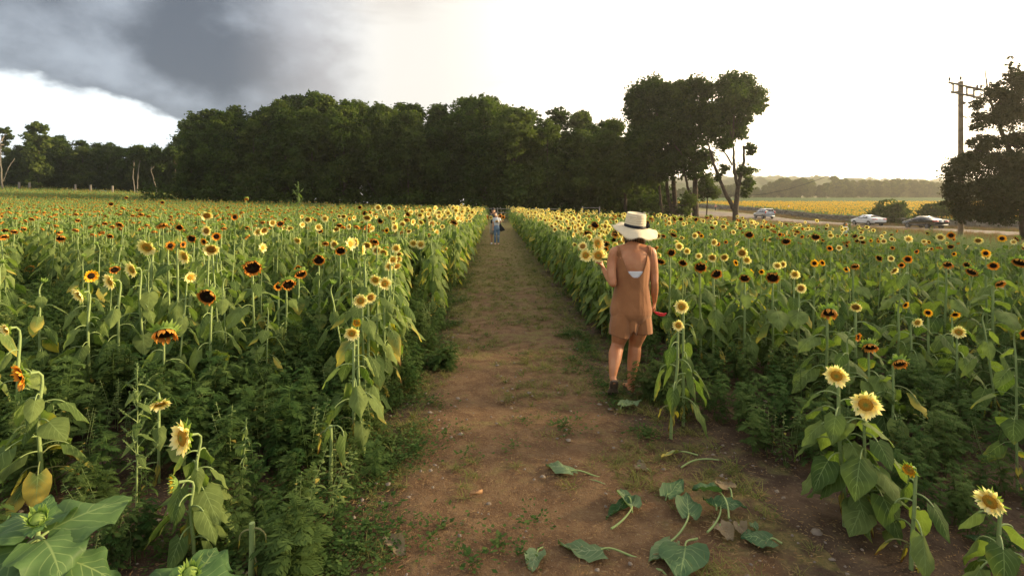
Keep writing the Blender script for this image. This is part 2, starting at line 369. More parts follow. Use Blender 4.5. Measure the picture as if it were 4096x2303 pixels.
def pathmat():
    m, nt = new_mat('path_earth')
    g = nt.nodes.new('ShaderNodeNewGeometry'); s = nt.nodes.new('ShaderNodeSeparateXYZ'); L(nt, g.outputs['Position'], s.inputs[0]); Y = s.outputs[1]
    u, v, r, k = attr(nt)
    def nz(sc_, det=6, r=.6):
        n = NN(nt, 'ShaderNodeTexNoise', inp={'Scale': sc_, 'Detail': float(det), 'Roughness': r}); L(nt, g.outputs['Position'], n.inputs[0]); return n.outputs[0]
    a, b, c, d = nz(1.1), nz(6.5), nz(38.0, 5, .7), nz(130.0, 3); au = math_node(nt, 'ABSOLUTE', math_node(nt, 'SUBTRACT', u, .5))
    soil = mixc(nt, maprange(nt, b, .35, .65), (.135, .075, .038), (.205, .122, .062))
    soil = mixc(nt, maprange(nt, c, .55, .70, 0, .7), soil, (.27, .185, .11))
    soil = mixc(nt, maprange(nt, d, .62, .74, 0, .65), soil, (.42, .34, .25))
    soil = mixc(nt, maprange(nt, c, .25, .42, .75, 0), soil, (.075, .044, .026))
    gm = math_node(nt, 'ADD', math_node(nt, 'MULTIPLY', a, .55), math_node(nt, 'MULTIPLY', b, .45))
    gm = math_node(nt, 'ADD', gm, maprange(nt, au, .25, .5, 0, .06)); gm = math_node(nt, 'ADD', gm, maprange(nt, Y, 2.5, 18.0, -.075, .075))
    dk = mixc(nt, maprange(nt, b, .35, .65), (.070, .043, .027), (.115, .075, .047)); eg = math_node(nt, 'ADD', au, math_node(nt, 'MULTIPLY', math_node(nt, 'SUBTRACT', b, .5), .25))  # borders fade to the ground's shade-darkened soil colour
    soil = mixc(nt, maprange(nt, eg, .33, .47), soil, dk)
    film = mixc(nt, maprange(nt, c, .35, .65), (.115, .108, .032), (.235, .175, .065))
    col = mixc(nt, maprange(nt, gm, .46, .58, 0, .85), soil, film)
    bump = math_node(nt, 'ADD', math_node(nt, 'MULTIPLY', b, .5), math_node(nt, 'ADD', math_node(nt, 'MULTIPLY', c, .4), math_node(nt, 'MULTIPLY', d, .15)))
    bp = NN(nt, 'ShaderNodeBump', inp={'Strength': 1.0, 'Distance': .06}); L(nt, bump, bp.inputs['Height'])
    p = NN(nt, 'ShaderNodeBsdfPrincipled', inp={'Roughness': .95, 'Specular IOR Level': .15}); L(nt, col, p.inputs['Base Color']); L(nt, bp.outputs[0], p.inputs['Normal'])
    o = nt.nodes.new('ShaderNodeOutputMaterial'); L(nt, p.outputs[0], o.inputs[0]); return m
mb = MB(); mb.add(PV, gridF(len(ys), 21), 0, PK.reshape(-1, 4)); mb.obj('path', pathmat(), kind='structure')
def strip(pts, half, lift, n=160):
    pts = np.asarray(pts, float); t = np.linspace(0, 1, len(pts)); tt = np.linspace(0, 1, n)
    c = np.stack([np.interp(tt, t, pts[:, 0]), np.interp(tt, t, pts[:, 1])], -1)
    for _ in range(12): c[1:-1] = (c[:-2]+2*c[1:-1]+c[2:])/4
    T = np.gradient(c, axis=0); T /= np.linalg.norm(T, axis=1)[:, None]; N = np.stack([T[:, 1], -T[:, 0]], -1)
    us = np.linspace(half[0], half[1], 7); xy = c[:, None]+us[None, :, None]*N[:, None]
    V = np.concatenate([xy, (Hh(xy[..., 0], xy[..., 1])+lift)[..., None]], -1); return V, gridF(n, 7)
ROADP = [(46.5, 5), (47.2, 30), (47.5, 60), (47.5, 95), (45, 120), (38, 142), (22, 165), (-10, 190)]
M_road = solid('road_surface', (.15, .12, .10), .9, spec=.2, scale=.6, col2=(.20, .155, .12), bump=.3, bscale=20)
M_line = solid('road_paint', (.62, .55, .42), .8, vary=.3, scale=2)
M_dirt = solid('dirt', (.19, .13, .08), .95, spec=.1, scale=.35, col2=(.22, .17, .09), bump=.5, bscale=6)
V, F = strip([(38.5, 62), (39, 85), (37, 105), (30, 125), (16, 140), (-4, 150)], (-6.5, 8), .03)
mb = MB(); mb.add(V, F); mb.obj('dirt_verge', M_dirt, kind='structure')
V, F = strip(ROADP, (-3.6, 3.6), .06); mb = MB(); mb.add(V, F); mb.obj('road', M_road, kind='structure')
V, F = strip(ROADP, (-3.42, -3.26), .066); mb = MB(); mb.add(V, F); V, F = strip(ROADP, (3.26, 3.42), .066); mb.add(V, F)
mb.obj('road_marking', M_line, kind='structure')

# ------------------------------------------------------------------ sunflower parts
GOLD = math.pi*(3-math.sqrt(5))
WS = np.array([0, .10, .25, .42, .60, .78, .91, 1.0]); WP = np.array([.50, .84, 1.0, .95, .76, .46, .20, .02])
def leaf(mb, base, phi, Ln, W, pet, e0, e1, e2, fold=.35, yel=0.0, ns=7, nc=5, rnd=None, roll=0.0, mleaf=1, mstem=0, pr=.0035, rp=.06):
    R = random.random; rnd = R() if rnd is None else rnd
    d = np.array([math.cos(phi), math.sin(phi), 0]); z = np.array([0, 0, 1.]); b0 = np.array([-math.sin(phi), math.cos(phi), 0])
    npt = 6 if ns > 5 else 4
    ea = np.linspace(e0, e1, npt); ps = [np.asarray(base, float)]
    for e in ea[1:]: ps.append(ps[-1]+(math.cos(e)*d+math.sin(e)*z)*pet/(npt-1))
    tube(mb, ps, np.linspace(pr*1.35, pr, npt), 5 if ns > 5 else 3, mstem, (.5, .5, rnd, max(0, yel-.5)))
    s = np.linspace(0, 1, ns); e = e1+(e2-e1)*s**.7
    dphi = phi+roll*.6*s
    D = np.stack([np.cos(dphi), np.sin(dphi), 0*s], -1); B = np.stack([-np.sin(dphi), np.cos(dphi), 0*s], -1)
    T = np.cos(e)[:, None]*D+np.sin(e)[:, None]*z
    Nn = np.cross(B, T)*-1.0
    B = B*math.cos(roll*.5)+Nn*math.sin(roll*.5); Nn = np.cross(T, B)
    C = ps[-1]+np.vstack([[0, 0, 0], np.cumsum((T[1:]+T[:-1])/2*Ln/(ns-1), 0)])
    wv = np.interp(s, WS, WP)*W/2; u = np.linspace(-1, 1, nc); au = np.abs(u)
    fo = fold*(1+.5*np.sin(s*7+R()*6))
    V = C[:, None]+wv[:, None, None]*u[None, :, None]*np.cos(fo)[:, None, None]*B[:, None] \
        - wv[:, None, None]*au[None, :, None]*np.sin(fo)[:, None, None]*Nn[:, None] \
        - (au[None, :]*.16*Ln*(1-s[:, None])**3)[..., None]*T[:, None]
    rip = rp*W*np.sin(s[:, None]*13+u[None, :]*3+R()*6)*au[None, :]**1.5+rp*.5*W*(np.random.rand(ns, nc)-.5)*au[None, :]
    V = V+rip[..., None]*Nn[:, None]
    if ns > 5: V = V+((np.random.rand(ns, 1)-.5)*.16*wv[:, None]*np.sign(u)[None]*au[None]**6)[..., None]*B[:, None]
    K = np.zeros((ns, nc, 4)); K[..., 0] = u/2+.5; K[..., 1] = s[:, None]; K[..., 2] = rnd; K[..., 3] = yel
    mb.add(V, gridF(ns, nc), mleaf, K.reshape(-1, 4))
def frame(f):
    f = nrm(f); e1 = np.cross(f, (0, 0, 1.)); e1 = nrm(e1) if np.linalg.norm(e1) > .05 else np.array([1., 0, 0]); return e1, np.cross(e1, f)*1.0, f
def petals(mb, C, f, Rd, R, n, curl=.25, jit=.25, width=1.0, layers=2, hang=0.0, inward=0.0, segs=3, mat=0):
    e1, e2, f = frame(f); dn = np.array([0, 0, -1.])
    for l in range(layers):
        for i in range(n):
            a = (i+.5*l)*2*np.pi/n+random.uniform(-1, 1)*jit*.35; ra = math.cos(a)*e1+math.sin(a)*e2; ta = -math.sin(a)*e1+math.cos(a)*e2
            ln = (R-Rd*.9)*random.uniform(1-jit*.9, 1+jit*.5)*(1 if l == 0 else .88); wd = width*2*np.pi*Rd/n*.62*random.uniform(.85, 1.2)
            s = np.linspace(0, 1, segs+1); wv = np.interp(s, [0, .35, .7, 1], [.45, 1, .75, .04])*wd
            g = random.gauss(curl, .28)
            if inward and random.random() < inward: g = random.uniform(1.5, 2.6)
            ang = g*s*1.1+(.28 if l else .12)
            dr = np.cos(ang)[:, None]*ra+np.sin(ang)[:, None]*f
            if hang: dr = dr+hang*s[:, None]*dn; dr /= np.linalg.norm(dr, axis=1)[:, None]
            c = C+ra*Rd*.9+f*Rd*(.02+.05*l)+np.vstack([[0, 0, 0], np.cumsum(dr[1:]*ln/segs, 0)])
            tw = random.gauss(0, .25); td = ta*math.cos(tw)+f*math.sin(tw)
            V = np.stack([c-td*wv[:, None], c+np.cross(dr, td)*(wv*.25)[:, None], c+td*wv[:, None]], 1)
            rr = random.random(); K = np.zeros((segs+1, 3, 4)); K[..., 0] = [0, .5, 1]; K[..., 1] = s[:, None]; K[..., 2] = rr
            mb.add(V, gridF(segs+1, 3), mat, K.reshape(-1, 4))
def disc(mb, C, f, Rd, dome=.3, sides=16, mat=0, dip=.0):
    e1, e2, f = frame(f); rs = np.array([0.02, .2, .42, .64, .84, 1.0]); a = np.linspace(0, 2*np.pi, sides, endpoint=False)
    ra = np.cos(a)[:, None]*e1+np.sin(a)[:, None]*e2
    hh = dome*Rd*(1-rs**2.5)-dip*Rd*(1-rs)**2*1.5
    V = C+rs[:, None, None]*Rd*ra[None]+hh[:, None, None]*f; K = np.zeros((len(rs), sides, 4)); K[..., 1] = rs[:, None]
    mb.add(V, gridF(len(rs), sides, True), mat, K.reshape(-1, 4))
def calyx(mb, C, f, Rd, n=13, ln=.9, back=.55, flare=.5, mat=0, sides=12, rows=2):
    e1, e2, f = frame(f); rs = np.array([.12, .5, .85, 1.0, .97]); hh = np.array([-back, -back*.82, -back*.5, -.12, .03])*Rd
    a = np.linspace(0, 2*np.pi, sides, endpoint=False); ra = np.cos(a)[:, None]*e1+np.sin(a)[:, None]*e2
    V = C+rs[:, None, None]*Rd*ra[None]+hh[:, None, None]*f; K = np.zeros((len(rs), sides, 4)); K[..., 1] = .15
    mb.add(V, gridF(len(rs), sides, True), mat, K.reshape(-1, 4))
    for l in range(rows):
        for i in range(n):
            an = (i+.5*l)*2*np.pi/n+random.uniform(-.15, .15); r = math.cos(an)*e1+math.sin(an)*e2; t = -math.sin(an)*e1+math.cos(an)*e2
            lk = Rd*ln*random.uniform(.75, 1.3); s = np.linspace(0, 1, 4); w_ = np.interp(s, [0, .3, 1], [.8, 1, .03])*Rd*.19
            ang = flare+random.gauss(0, .3)-s*random.uniform(-.6, .9)
            dr = np.cos(ang)[:, None]*r-np.sin(ang)[:, None]*f
            c = C+r*Rd*(.95-.12*l)-f*Rd*(.1+.18*l)+np.vstack([[0, 0, 0], np.cumsum(dr[1:]*lk/3, 0)])
            V = np.stack([c-t*w_[:, None], c+t*w_[:, None]], 1); K = np.zeros((4, 2, 4)); K[..., 0] = [0, 1]; K[..., 1] = s[:, None]
            mb.add(V, gridF(4, 2), mat, K.reshape(-1, 4))
KINDS = {  # petal material, disc material, disc radius share, petals, curl, width
    'cream': (M_pale, M_discO), 'cream_tan': (M_pale, M_discT), 'yellow': (M_yel, M_discB), 'orange': (M_orange, M_discB),
    'rust': (M_rust, M_discB), 'droop': (M_rust, M_discB), 'bud': (M_sep, M_sep), 'half': (M_yel, M_discO)}
def head(parts, C, f, kind, R=.075, lod=1):
    """parts: dict with MBs petals, disc, calyx"""
    pe, di, ca = parts['petals'], parts['disc'], parts['calyx']
    n = {1: 15, 0: 10}[lod]
    if kind in ('cream', 'cream_tan'):
        Rd = R*random.uniform(.44, .50) if kind == 'cream' else R*random.uniform(.50, .58)
        petals(pe, C, f, Rd, R, n+1, random.uniform(.0, .3), .3, 1.25, 2, hang=random.uniform(0, .3))
        disc(di, C, f, Rd, .32, 16 if lod else 10, dip=.1); calyx(ca, C, f, Rd*1.05, n-2, 1.05, .6, .1)
    elif kind == 'yellow':
        Rd = R*.48; petals(pe, C, f, Rd, R, n, .25, .3, 1.2, 2); disc(di, C, f, Rd, .2, 14 if lod else 10); calyx(ca, C, f, Rd*1.05, n-3, .8, .6, .2)
    elif kind == 'orange':
        Rd = R*.52; petals(pe, C, f, Rd, R, n+2, .35, .35, 1.05, 2); disc(di, C, f, Rd, .25, 14 if lod else 10); calyx(ca, C, f, Rd*1.1, n-2, .7, .6, .2)
    elif kind == 'rust':
        Rd = R*.80; petals(pe, C, f, Rd, R*1.1, n+8, .5, .5, .95, 2, hang=.4, inward=.40); disc(di, C, f, Rd, .22, 18 if lod else 10, dip=.15)
        calyx(ca, C, f, Rd*1.1, n, .6, .55, .35)
    elif kind == 'droop':
        Rd = R*.72; petals(pe, C, f, Rd, R*1.2, n+4, .9, .6, .9, 2, hang=1.3, inward=.2); disc(di, C, f, Rd, .3, 14 if lod else 10)
        calyx(ca, C, f, Rd*1.12, n, .75, .75, .75)
    elif kind == 'half':
        Rd = R*.5; petals(pe, C, f, Rd, R*.85, n, 1.0, .4, .9, 2); disc(di, C, f, Rd, .3, 12, dip=.2); calyx(ca, C, f, Rd*1.15, n, 1.0, .7, -.7, rows=3)
    elif kind == 'bud':
        Rd = R*.5; disc(di, C, f, Rd*.8, .5, 10); calyx(ca, C, f, Rd, 11, 1.3, .9, -1.0, rows=3)
def sunflower(h, kind, f=(0, -1, -.2), R=.075, nleaf=10, lod=1, wilt=.5, lean=(0, 0), Lmax=.20, low=.25, yel=.2, sr=.011, headoff=None, dead=3):
    """dict of MBs around the base (0,0,0); the flower head sits at height h"""
    p = {k: MB() for k in ('stem', 'foliage', 'petals', 'disc', 'calyx')}
    f = nrm(f) if kind not in ('none',) else np.array([0, 0, 1.])
    if headoff is None:
        o = .07 if kind not in ('droop',) else .10; headoff = np.array([lean[0]+f[0]*o, lean[1]+f[1]*o])
    C = np.array([headoff[0], headoff[1], h])
    Rd = R*.7; nk = min(.30, .35*h)
    if kind == 'none': E = C; B1 = np.array([C[0]*.8, C[1]*.8, h-.08])
    else:
        E = C-f*Rd*.62
        top = h+(.05 if kind in ('droop',) else -.03)
        B1 = np.array([lean[0]*.9, lean[1]*.9, h-nk])
    low_pts = bez((0, 0, -.03), (0, 0, h*.3), B1-np.array([lean[0]*.25, lean[1]*.25, (h-nk)*.35]), B1, 7)
    if kind == 'none': up = np.linspace(B1, E, 3)
    else: up = bez(B1, B1+np.array([0, 0, nk*(.62 if f[2] > -.5 else 1.05)]), E-f*(.10 if f[2] > -.5 else .13), E, 7)
    pts = np.vstack([low_pts, up[1:]]); n = len(pts)
    tube(p['stem'], pts, np.interp(np.arange(n), [0, n*.6, n-2, n-1], [sr*1.15, sr*.85, sr*.55, sr*.9]), 7 if lod else 4, 0, (.5, .5, random.random(), 0))
    zt = h-nk*.38; a0 = random.uniform(0, 6.28)
    for i in range(nleaf):
        q = (i+.4)/nleaf; z = (low+(1-low)*q)*zt
        bx = np.array([np.interp(z, pts[:, 2], pts[:, 0]) if kind != 'droop' else np.interp(z, low_pts[:, 2], low_pts[:, 0]), np.interp(z, low_pts[:, 2], low_pts[:, 1]), z])
        sz = Lmax*np.interp(q, [0, .3, .7, 1], [.72, 1, .92, .62])*random.uniform(.8, 1.15); wl = np.clip(wilt+random.gauss(0, .2), 0, 1)
        dd = 1 if q < .18 and random.random() < .6 else 0
        yl = np.clip(random.gauss(yel*(1.6-q*1.6), .22), 0, 1) if not dd else 1.0
        leaf(p['foliage'], bx, a0+i*GOLD+random.gauss(0, .25), sz*(1 if not dd else .6), sz*(.90 if not dd else .35)*(1-.42*wl), sz*random.uniform(.5, .8),
             RAD(random.uniform(30, 60)), RAD(-15-55*wl*random.uniform(.6, 1.1)), RAD(-50-38*wl), .12+.95*wl*random.random()**1.5, yl,
             7 if lod else 4, 5 if lod else 3, roll=random.gauss(0, .35), pr=.0034 if lod else .003)
    for i in range(dead if lod else 2):      # dry brown rags near the foot
        z = random.uniform(.05, .3)*h
        leaf(p['foliage'], np.array([np.interp(z, low_pts[:, 2], low_pts[:, 0]), np.interp(z, low_pts[:, 2], low_pts[:, 1]), z]), random.uniform(0, 6.28), .10, .035, .05, .2, -1.2, -1.5, .8, 1.0, 5 if lod else 3, 3)
    if kind != 'none': head(p, C, f, kind, R, lod)
    return p
HM = lambda kind: KINDS.get(kind, KINDS['bud'])
def plant_parts(name, p, kind, loc, rz=0.0, **tags):
    """one plant: Empty > stem, foliage, flower_head (> disc, calyx)"""
    r = empty(name, loc, rz, **tags)
    p['stem'].obj('stem', [M_stem], r); p['foliage'].obj('foliage', [M_stem, M_leaf], r)
    if p['petals'].n: h_ = p['petals'].obj('flower_head', [HM(kind)[0]], r)
    elif p['calyx'].n: h_ = p['calyx'].obj('flower_head', [M_sep], r)
    else: return r
    if p['disc'].n: p['disc'].obj('disc', [HM(kind)[1]], h_)
    if p['petals'].n and p['calyx'].n: p['calyx'].obj('calyx', [M_sep], h_)
    return r
def plant_single(p, name, kind):
    m = MB()
    for i, k in enumerate(('stem', 'foliage', 'petals', 'disc', 'calyx')):
        if k == 'foliage': m.merge(p[k], mat_off=0)
        else: m.merge(p[k], mat_off={'stem': 0, 'petals': 2, 'disc': 3, 'calyx': 4}[k])
    return m.mesh(name, [M_stem, M_leaf, HM(kind)[0], HM(kind)[1], M_sep])

def scatter(name, pts, rots, scl, idx, meshes, mats_hint=None, **tags):
    """one object: geometry nodes place the plants of an uncountable stand"""
    col = bpy.data.collections.new(name+'_kinds')
    for i, me in enumerate(meshes):
        o = bpy.data.objects.new('%s_kind_%02d' % (name, i), me); col.objects.link(o)
    me = bpy.data.meshes.new(name); n = len(pts)
    me.vertices.add(n); me.vertices.foreach_set('co', np.asarray(pts, np.float32).ravel())
    a = me.attributes.new('rot', 'FLOAT_VECTOR', 'POINT'); a.data.foreach_set('vector', np.asarray(rots, np.float32).ravel())
    a = me.attributes.new('scl', 'FLOAT', 'POINT'); a.data.foreach_set('value', np.asarray(scl, np.float32))
    a = me.attributes.new('idx', 'INT', 'POINT'); a.data.foreach_set('value', np.asarray(idx, np.int32))
    o = bpy.data.objects.new(name, me); sc.collection.objects.link(o)
    ng = bpy.data.node_groups.new(name+'_nodes', 'GeometryNodeTree')
    ng.interface.new_socket('Geometry', in_out='INPUT', socket_type='NodeSocketGeometry'); ng.interface.new_socket('Geometry', in_out='OUTPUT', socket_type='NodeSocketGeometry')
    gi = ng.nodes.new('NodeGroupInput'); go = ng.nodes.new('NodeGroupOutput')
    ci = ng.nodes.new('GeometryNodeCollectionInfo'); ci.inputs['Collection'].default_value = col
    ci.inputs['Separate Children'].default_value = True; ci.inputs['Reset Children'].default_value = True
    ip = ng.nodes.new('GeometryNodeInstanceOnPoints'); ip.inputs['Pick Instance'].default_value = True
    def na(nm, ty):
        q = ng.nodes.new('GeometryNodeInputNamedAttribute'); q.data_type = ty; q.inputs['Name'].default_value = nm
        return [s for s in q.outputs if s.enabled and s.name == 'Attribute'][0]
    er = ng.nodes.new('FunctionNodeEulerToRotation'); ng.links.new(na('rot', 'FLOAT_VECTOR'), er.inputs[0])
    ng.links.new(gi.outputs[0], ip.inputs['Points']); ng.links.new(ci.outputs[0], ip.inputs['Instance'])
    ng.links.new(er.outputs[0], ip.inputs['Rotation']); ng.links.new(na('scl', 'FLOAT'), ip.inputs['Scale']); ng.links.new(na('idx', 'INT'), ip.inputs['Instance Index'])
    ng.links.new(ip.outputs[0], go.inputs[0])
    md = o.modifiers.new('plants', 'NODES'); md.node_group = ng
    for k, v in tags.items(): o[k] = v
    return o
# ------------------------------------------------------------------ the sunflower stand
random.seed(5); np.random.seed(5)
VAR = []   # (kind, parts, merged mesh, height)
def addvar(kind, n, **kw):
    ids = []
    for i in range(n):
        k2 = dict(kw); hh = k2.pop('h')*random.uniform(.96, 1.04)
        k2['R'] *= random.uniform(.80, 1.14); fr = k2.pop('fr', (0, -1, -.2)); f = (fr[0]+random.gauss(0, .22), fr[1], fr[2]+random.gauss(0, .15))
        p = sunflower(hh, kind, f, lod=0, **k2); me = plant_single(p, 'sunflower_'+kind, kind)
        VAR.append((kind, p, me, hh)); ids.append(len(VAR)-1)
    return ids
vC = addvar('cream', 6, h=1.5, R=.078, nleaf=15, Lmax=.24, wilt=.72, fr=(0, -1, -.12), low=.12)
vT = addvar('cream_tan', 4, h=1.5, R=.078, nleaf=15, Lmax=.24, wilt=.65, fr=(0, -1, -.45), low=.12)
vY = addvar('yellow', 1, h=1.4, R=.070, nleaf=14, Lmax=.23, wilt=.5, low=.12)
vO = addvar('orange', 3, h=1.4, R=.070, nleaf=14, Lmax=.24, wilt=.5, fr=(0, -1, -.3), low=.12)
vR = addvar('rust', 3, h=1.45, R=.078, nleaf=14, Lmax=.25, wilt=.55, fr=(0, -1, -.5), low=.12)
vD = addvar('droop', 5, h=1.5, R=.072, nleaf=17, Lmax=.26, wilt=.62, fr=(0, -.6, -1.0), low=.15)
vB = addvar('bud', 4, h=1.38, R=.05, nleaf=16, Lmax=.25, wilt=.65, fr=(0, -.4, .8), low=.12)
def field_end(x):                      # where the crop stops in the distance
    x = np.asarray(x, float)
    return np.where(x > 1.2, 41-1.35*(x-1.2), np.where(x > -42, 71+.0*x, 71+np.clip((-42-x)*1.9, 0, 43)))
cand = []
def gen_field(xr, yr, dens):
    n = int((xr[1]-xr[0])*(yr[1]-yr[0])*dens)
    # jittered grid keeps plants apart
    cell = 1/math.sqrt(dens); xs = np.arange(xr[0], xr[1], cell); ys_ = np.arange(yr[0], yr[1], cell)
    X, Y = np.meshgrid(xs, ys_); X = X+np.random.uniform(-.48, .48, X.shape)*cell; Y = Y+np.random.uniform(-.48, .48, X.shape)*cell
    return np.stack([X.ravel(), Y.ravel()], -1)
bands = [(-9, 12, 3.4, 6.2, 1.8), (-16, 12, 6.2, 10, 3.4), (-26, 12, 10, 18, 5.6), (-46, 12, 18, 34, 5.2), (-80, 9, 34, 60, 3.6), (-135, 3, 60, 116, 2.6)]
for x0, x1, y0, y1, dn in bands: cand.append(gen_field((x0, x1), (y0, y1), dn))
def edge_rows(side, y0, y1, n, w0, w1):
    yy = y0+(y1-y0)*np.random.rand(n)**1.3; return np.column_stack([xc(yy)+side*np.random.uniform(w0, w1, n), yy])
cand.append(edge_rows(-1, 4.3, 16, 330, 1.14, 2.6)); cand.append(edge_rows(-1, 14, 42, 260, 1.14, 2.4)); cand.append(edge_rows(1, 7.0, 16, 170, 1.25, 2.4)); cand.append(edge_rows(1, 14, 42, 260, 1.25, 2.4))
cand = np.vstack(cand); X, Y = cand[:, 0], cand[:, 1]; off = X-xc(Y)
lft = (off < -1.12) & (X > -1.10*Y-1.5) & (Y < field_end(X)); rgt = (off > 1.22) & (X < 12.2+.02*Y) & (Y < field_end(X)) & (X < 1.10*Y+1.5)
past = (Y > 42.5) & (np.abs(off) <= 1.3)
keep = (lft | rgt)
# the open weedy corners near the camera
g = np.random.rand(len(X))
open_l = (off < -1.1) & (X < -1.5) & (Y < 7.0-.12*X*0) ; open_r = (off > 1.0) & (Y < 6.6)
keep &= ~(open_l & (g < .15)); keep &= ~(open_r & (g < np.where(Y > 4.3, .45, .85)))
keep &= ~((off > 0) & (((Y < 4.9) & (off < 2.3)) | ((Y < 5.9) & (off < 1.55))))            # the woman walks here
keep &= ~((Y < 4.6) & (off < 0) & (g < .55))
cand = cand[keep]; X, Y = cand[:, 0], cand[:, 1]; off = X-xc(Y); N = len(cand)
r = np.random.rand(N); kind = np.zeros(N, int)
def pick(ids, k): return np.asarray(ids)[np.random.randint(0, len(ids), k)]
edge_l = (off < 0) & (off > -4.5-.10*Y) & (Y < 45)
nearl = (off < 0) & ~edge_l & (Y < 11)
farl = (off < 0) & ~edge_l & ~nearl
right_ = off > 0
def assign(mask, table):
    idx = np.where(mask)[0]; rr = np.random.rand(len(idx)); c = 0
    for ids, pr in table:
        m = (rr >= c) & (rr < c+pr); kind[idx[m]] = pick(ids, m.sum()); c += pr
    m = rr >= c; kind[idx[m]] = pick(vB, m.sum())
assign(edge_l, [(vC, .12), (vT, .06), (vR, .04), (vO, .025), (vD, .10), (vY, .01)])
strong = edge_l & (off > -1.9-.02*Y) ; assign(strong, [(vC, .40), (vT, .12), (vO, .01)])
st2 = strong & (Y < 14); assign(st2, [(vC, .13), (vT, .05), (vR, .02), (vD, .05)])
assign(nearl, [(vC, .03), (vR, .03), (vO, .02), (vD, .22), (vY, .01)])
assign(farl, [(vD, .24), (vR, .006), (vO, .008), (vY, .002)])
assign(right_, [(vC, .13), (vT, .11), (vR, .05), (vO, .08), (vD, .05), (vY, .015)])
rs_ = right_ & (off < 2.3+.02*Y) & (Y > 8); assign(rs_, [(vC, .40), (vT, .13), (vO, .03)])
rn = right_ & (Y < 10); assign(rn, [(vC, .10), (vT, .08), (vR, .12), (vO, .06), (vD, .08), (vY, .04)])
hs = np.random.normal(1.0, .07, N)
hs *= np.where(Y < 8, .86, np.where(Y < 14, .95, 1.03)); hs *= np.where(right_, np.interp(X, [4, 11], [.92, .74])*np.interp(Y, [8, 30], [.96, 1.04]), 1.0)
hs *= np.where(Y > 55, 1.05, 1.0)
hs = np.clip(hs, .6, 1.3)
yaw = np.random.normal(0, .5, N)+np.where(off < 0, .25, -.1)
yaw = np.where(farl, np.random.normal(.3, 1.1, N), yaw)
yaw = np.where(np.isin(kind, vB), np.random.uniform(0, 6.28, N), yaw)
# turn heads towards east-south-east, i.e. roughly to where the camera stands
yaw = yaw+np.arctan2(X, np.maximum(Y, 1))*-.5
Z = Hh(X, Y)
tilt = np.random.normal(0, .05, (N, 2))
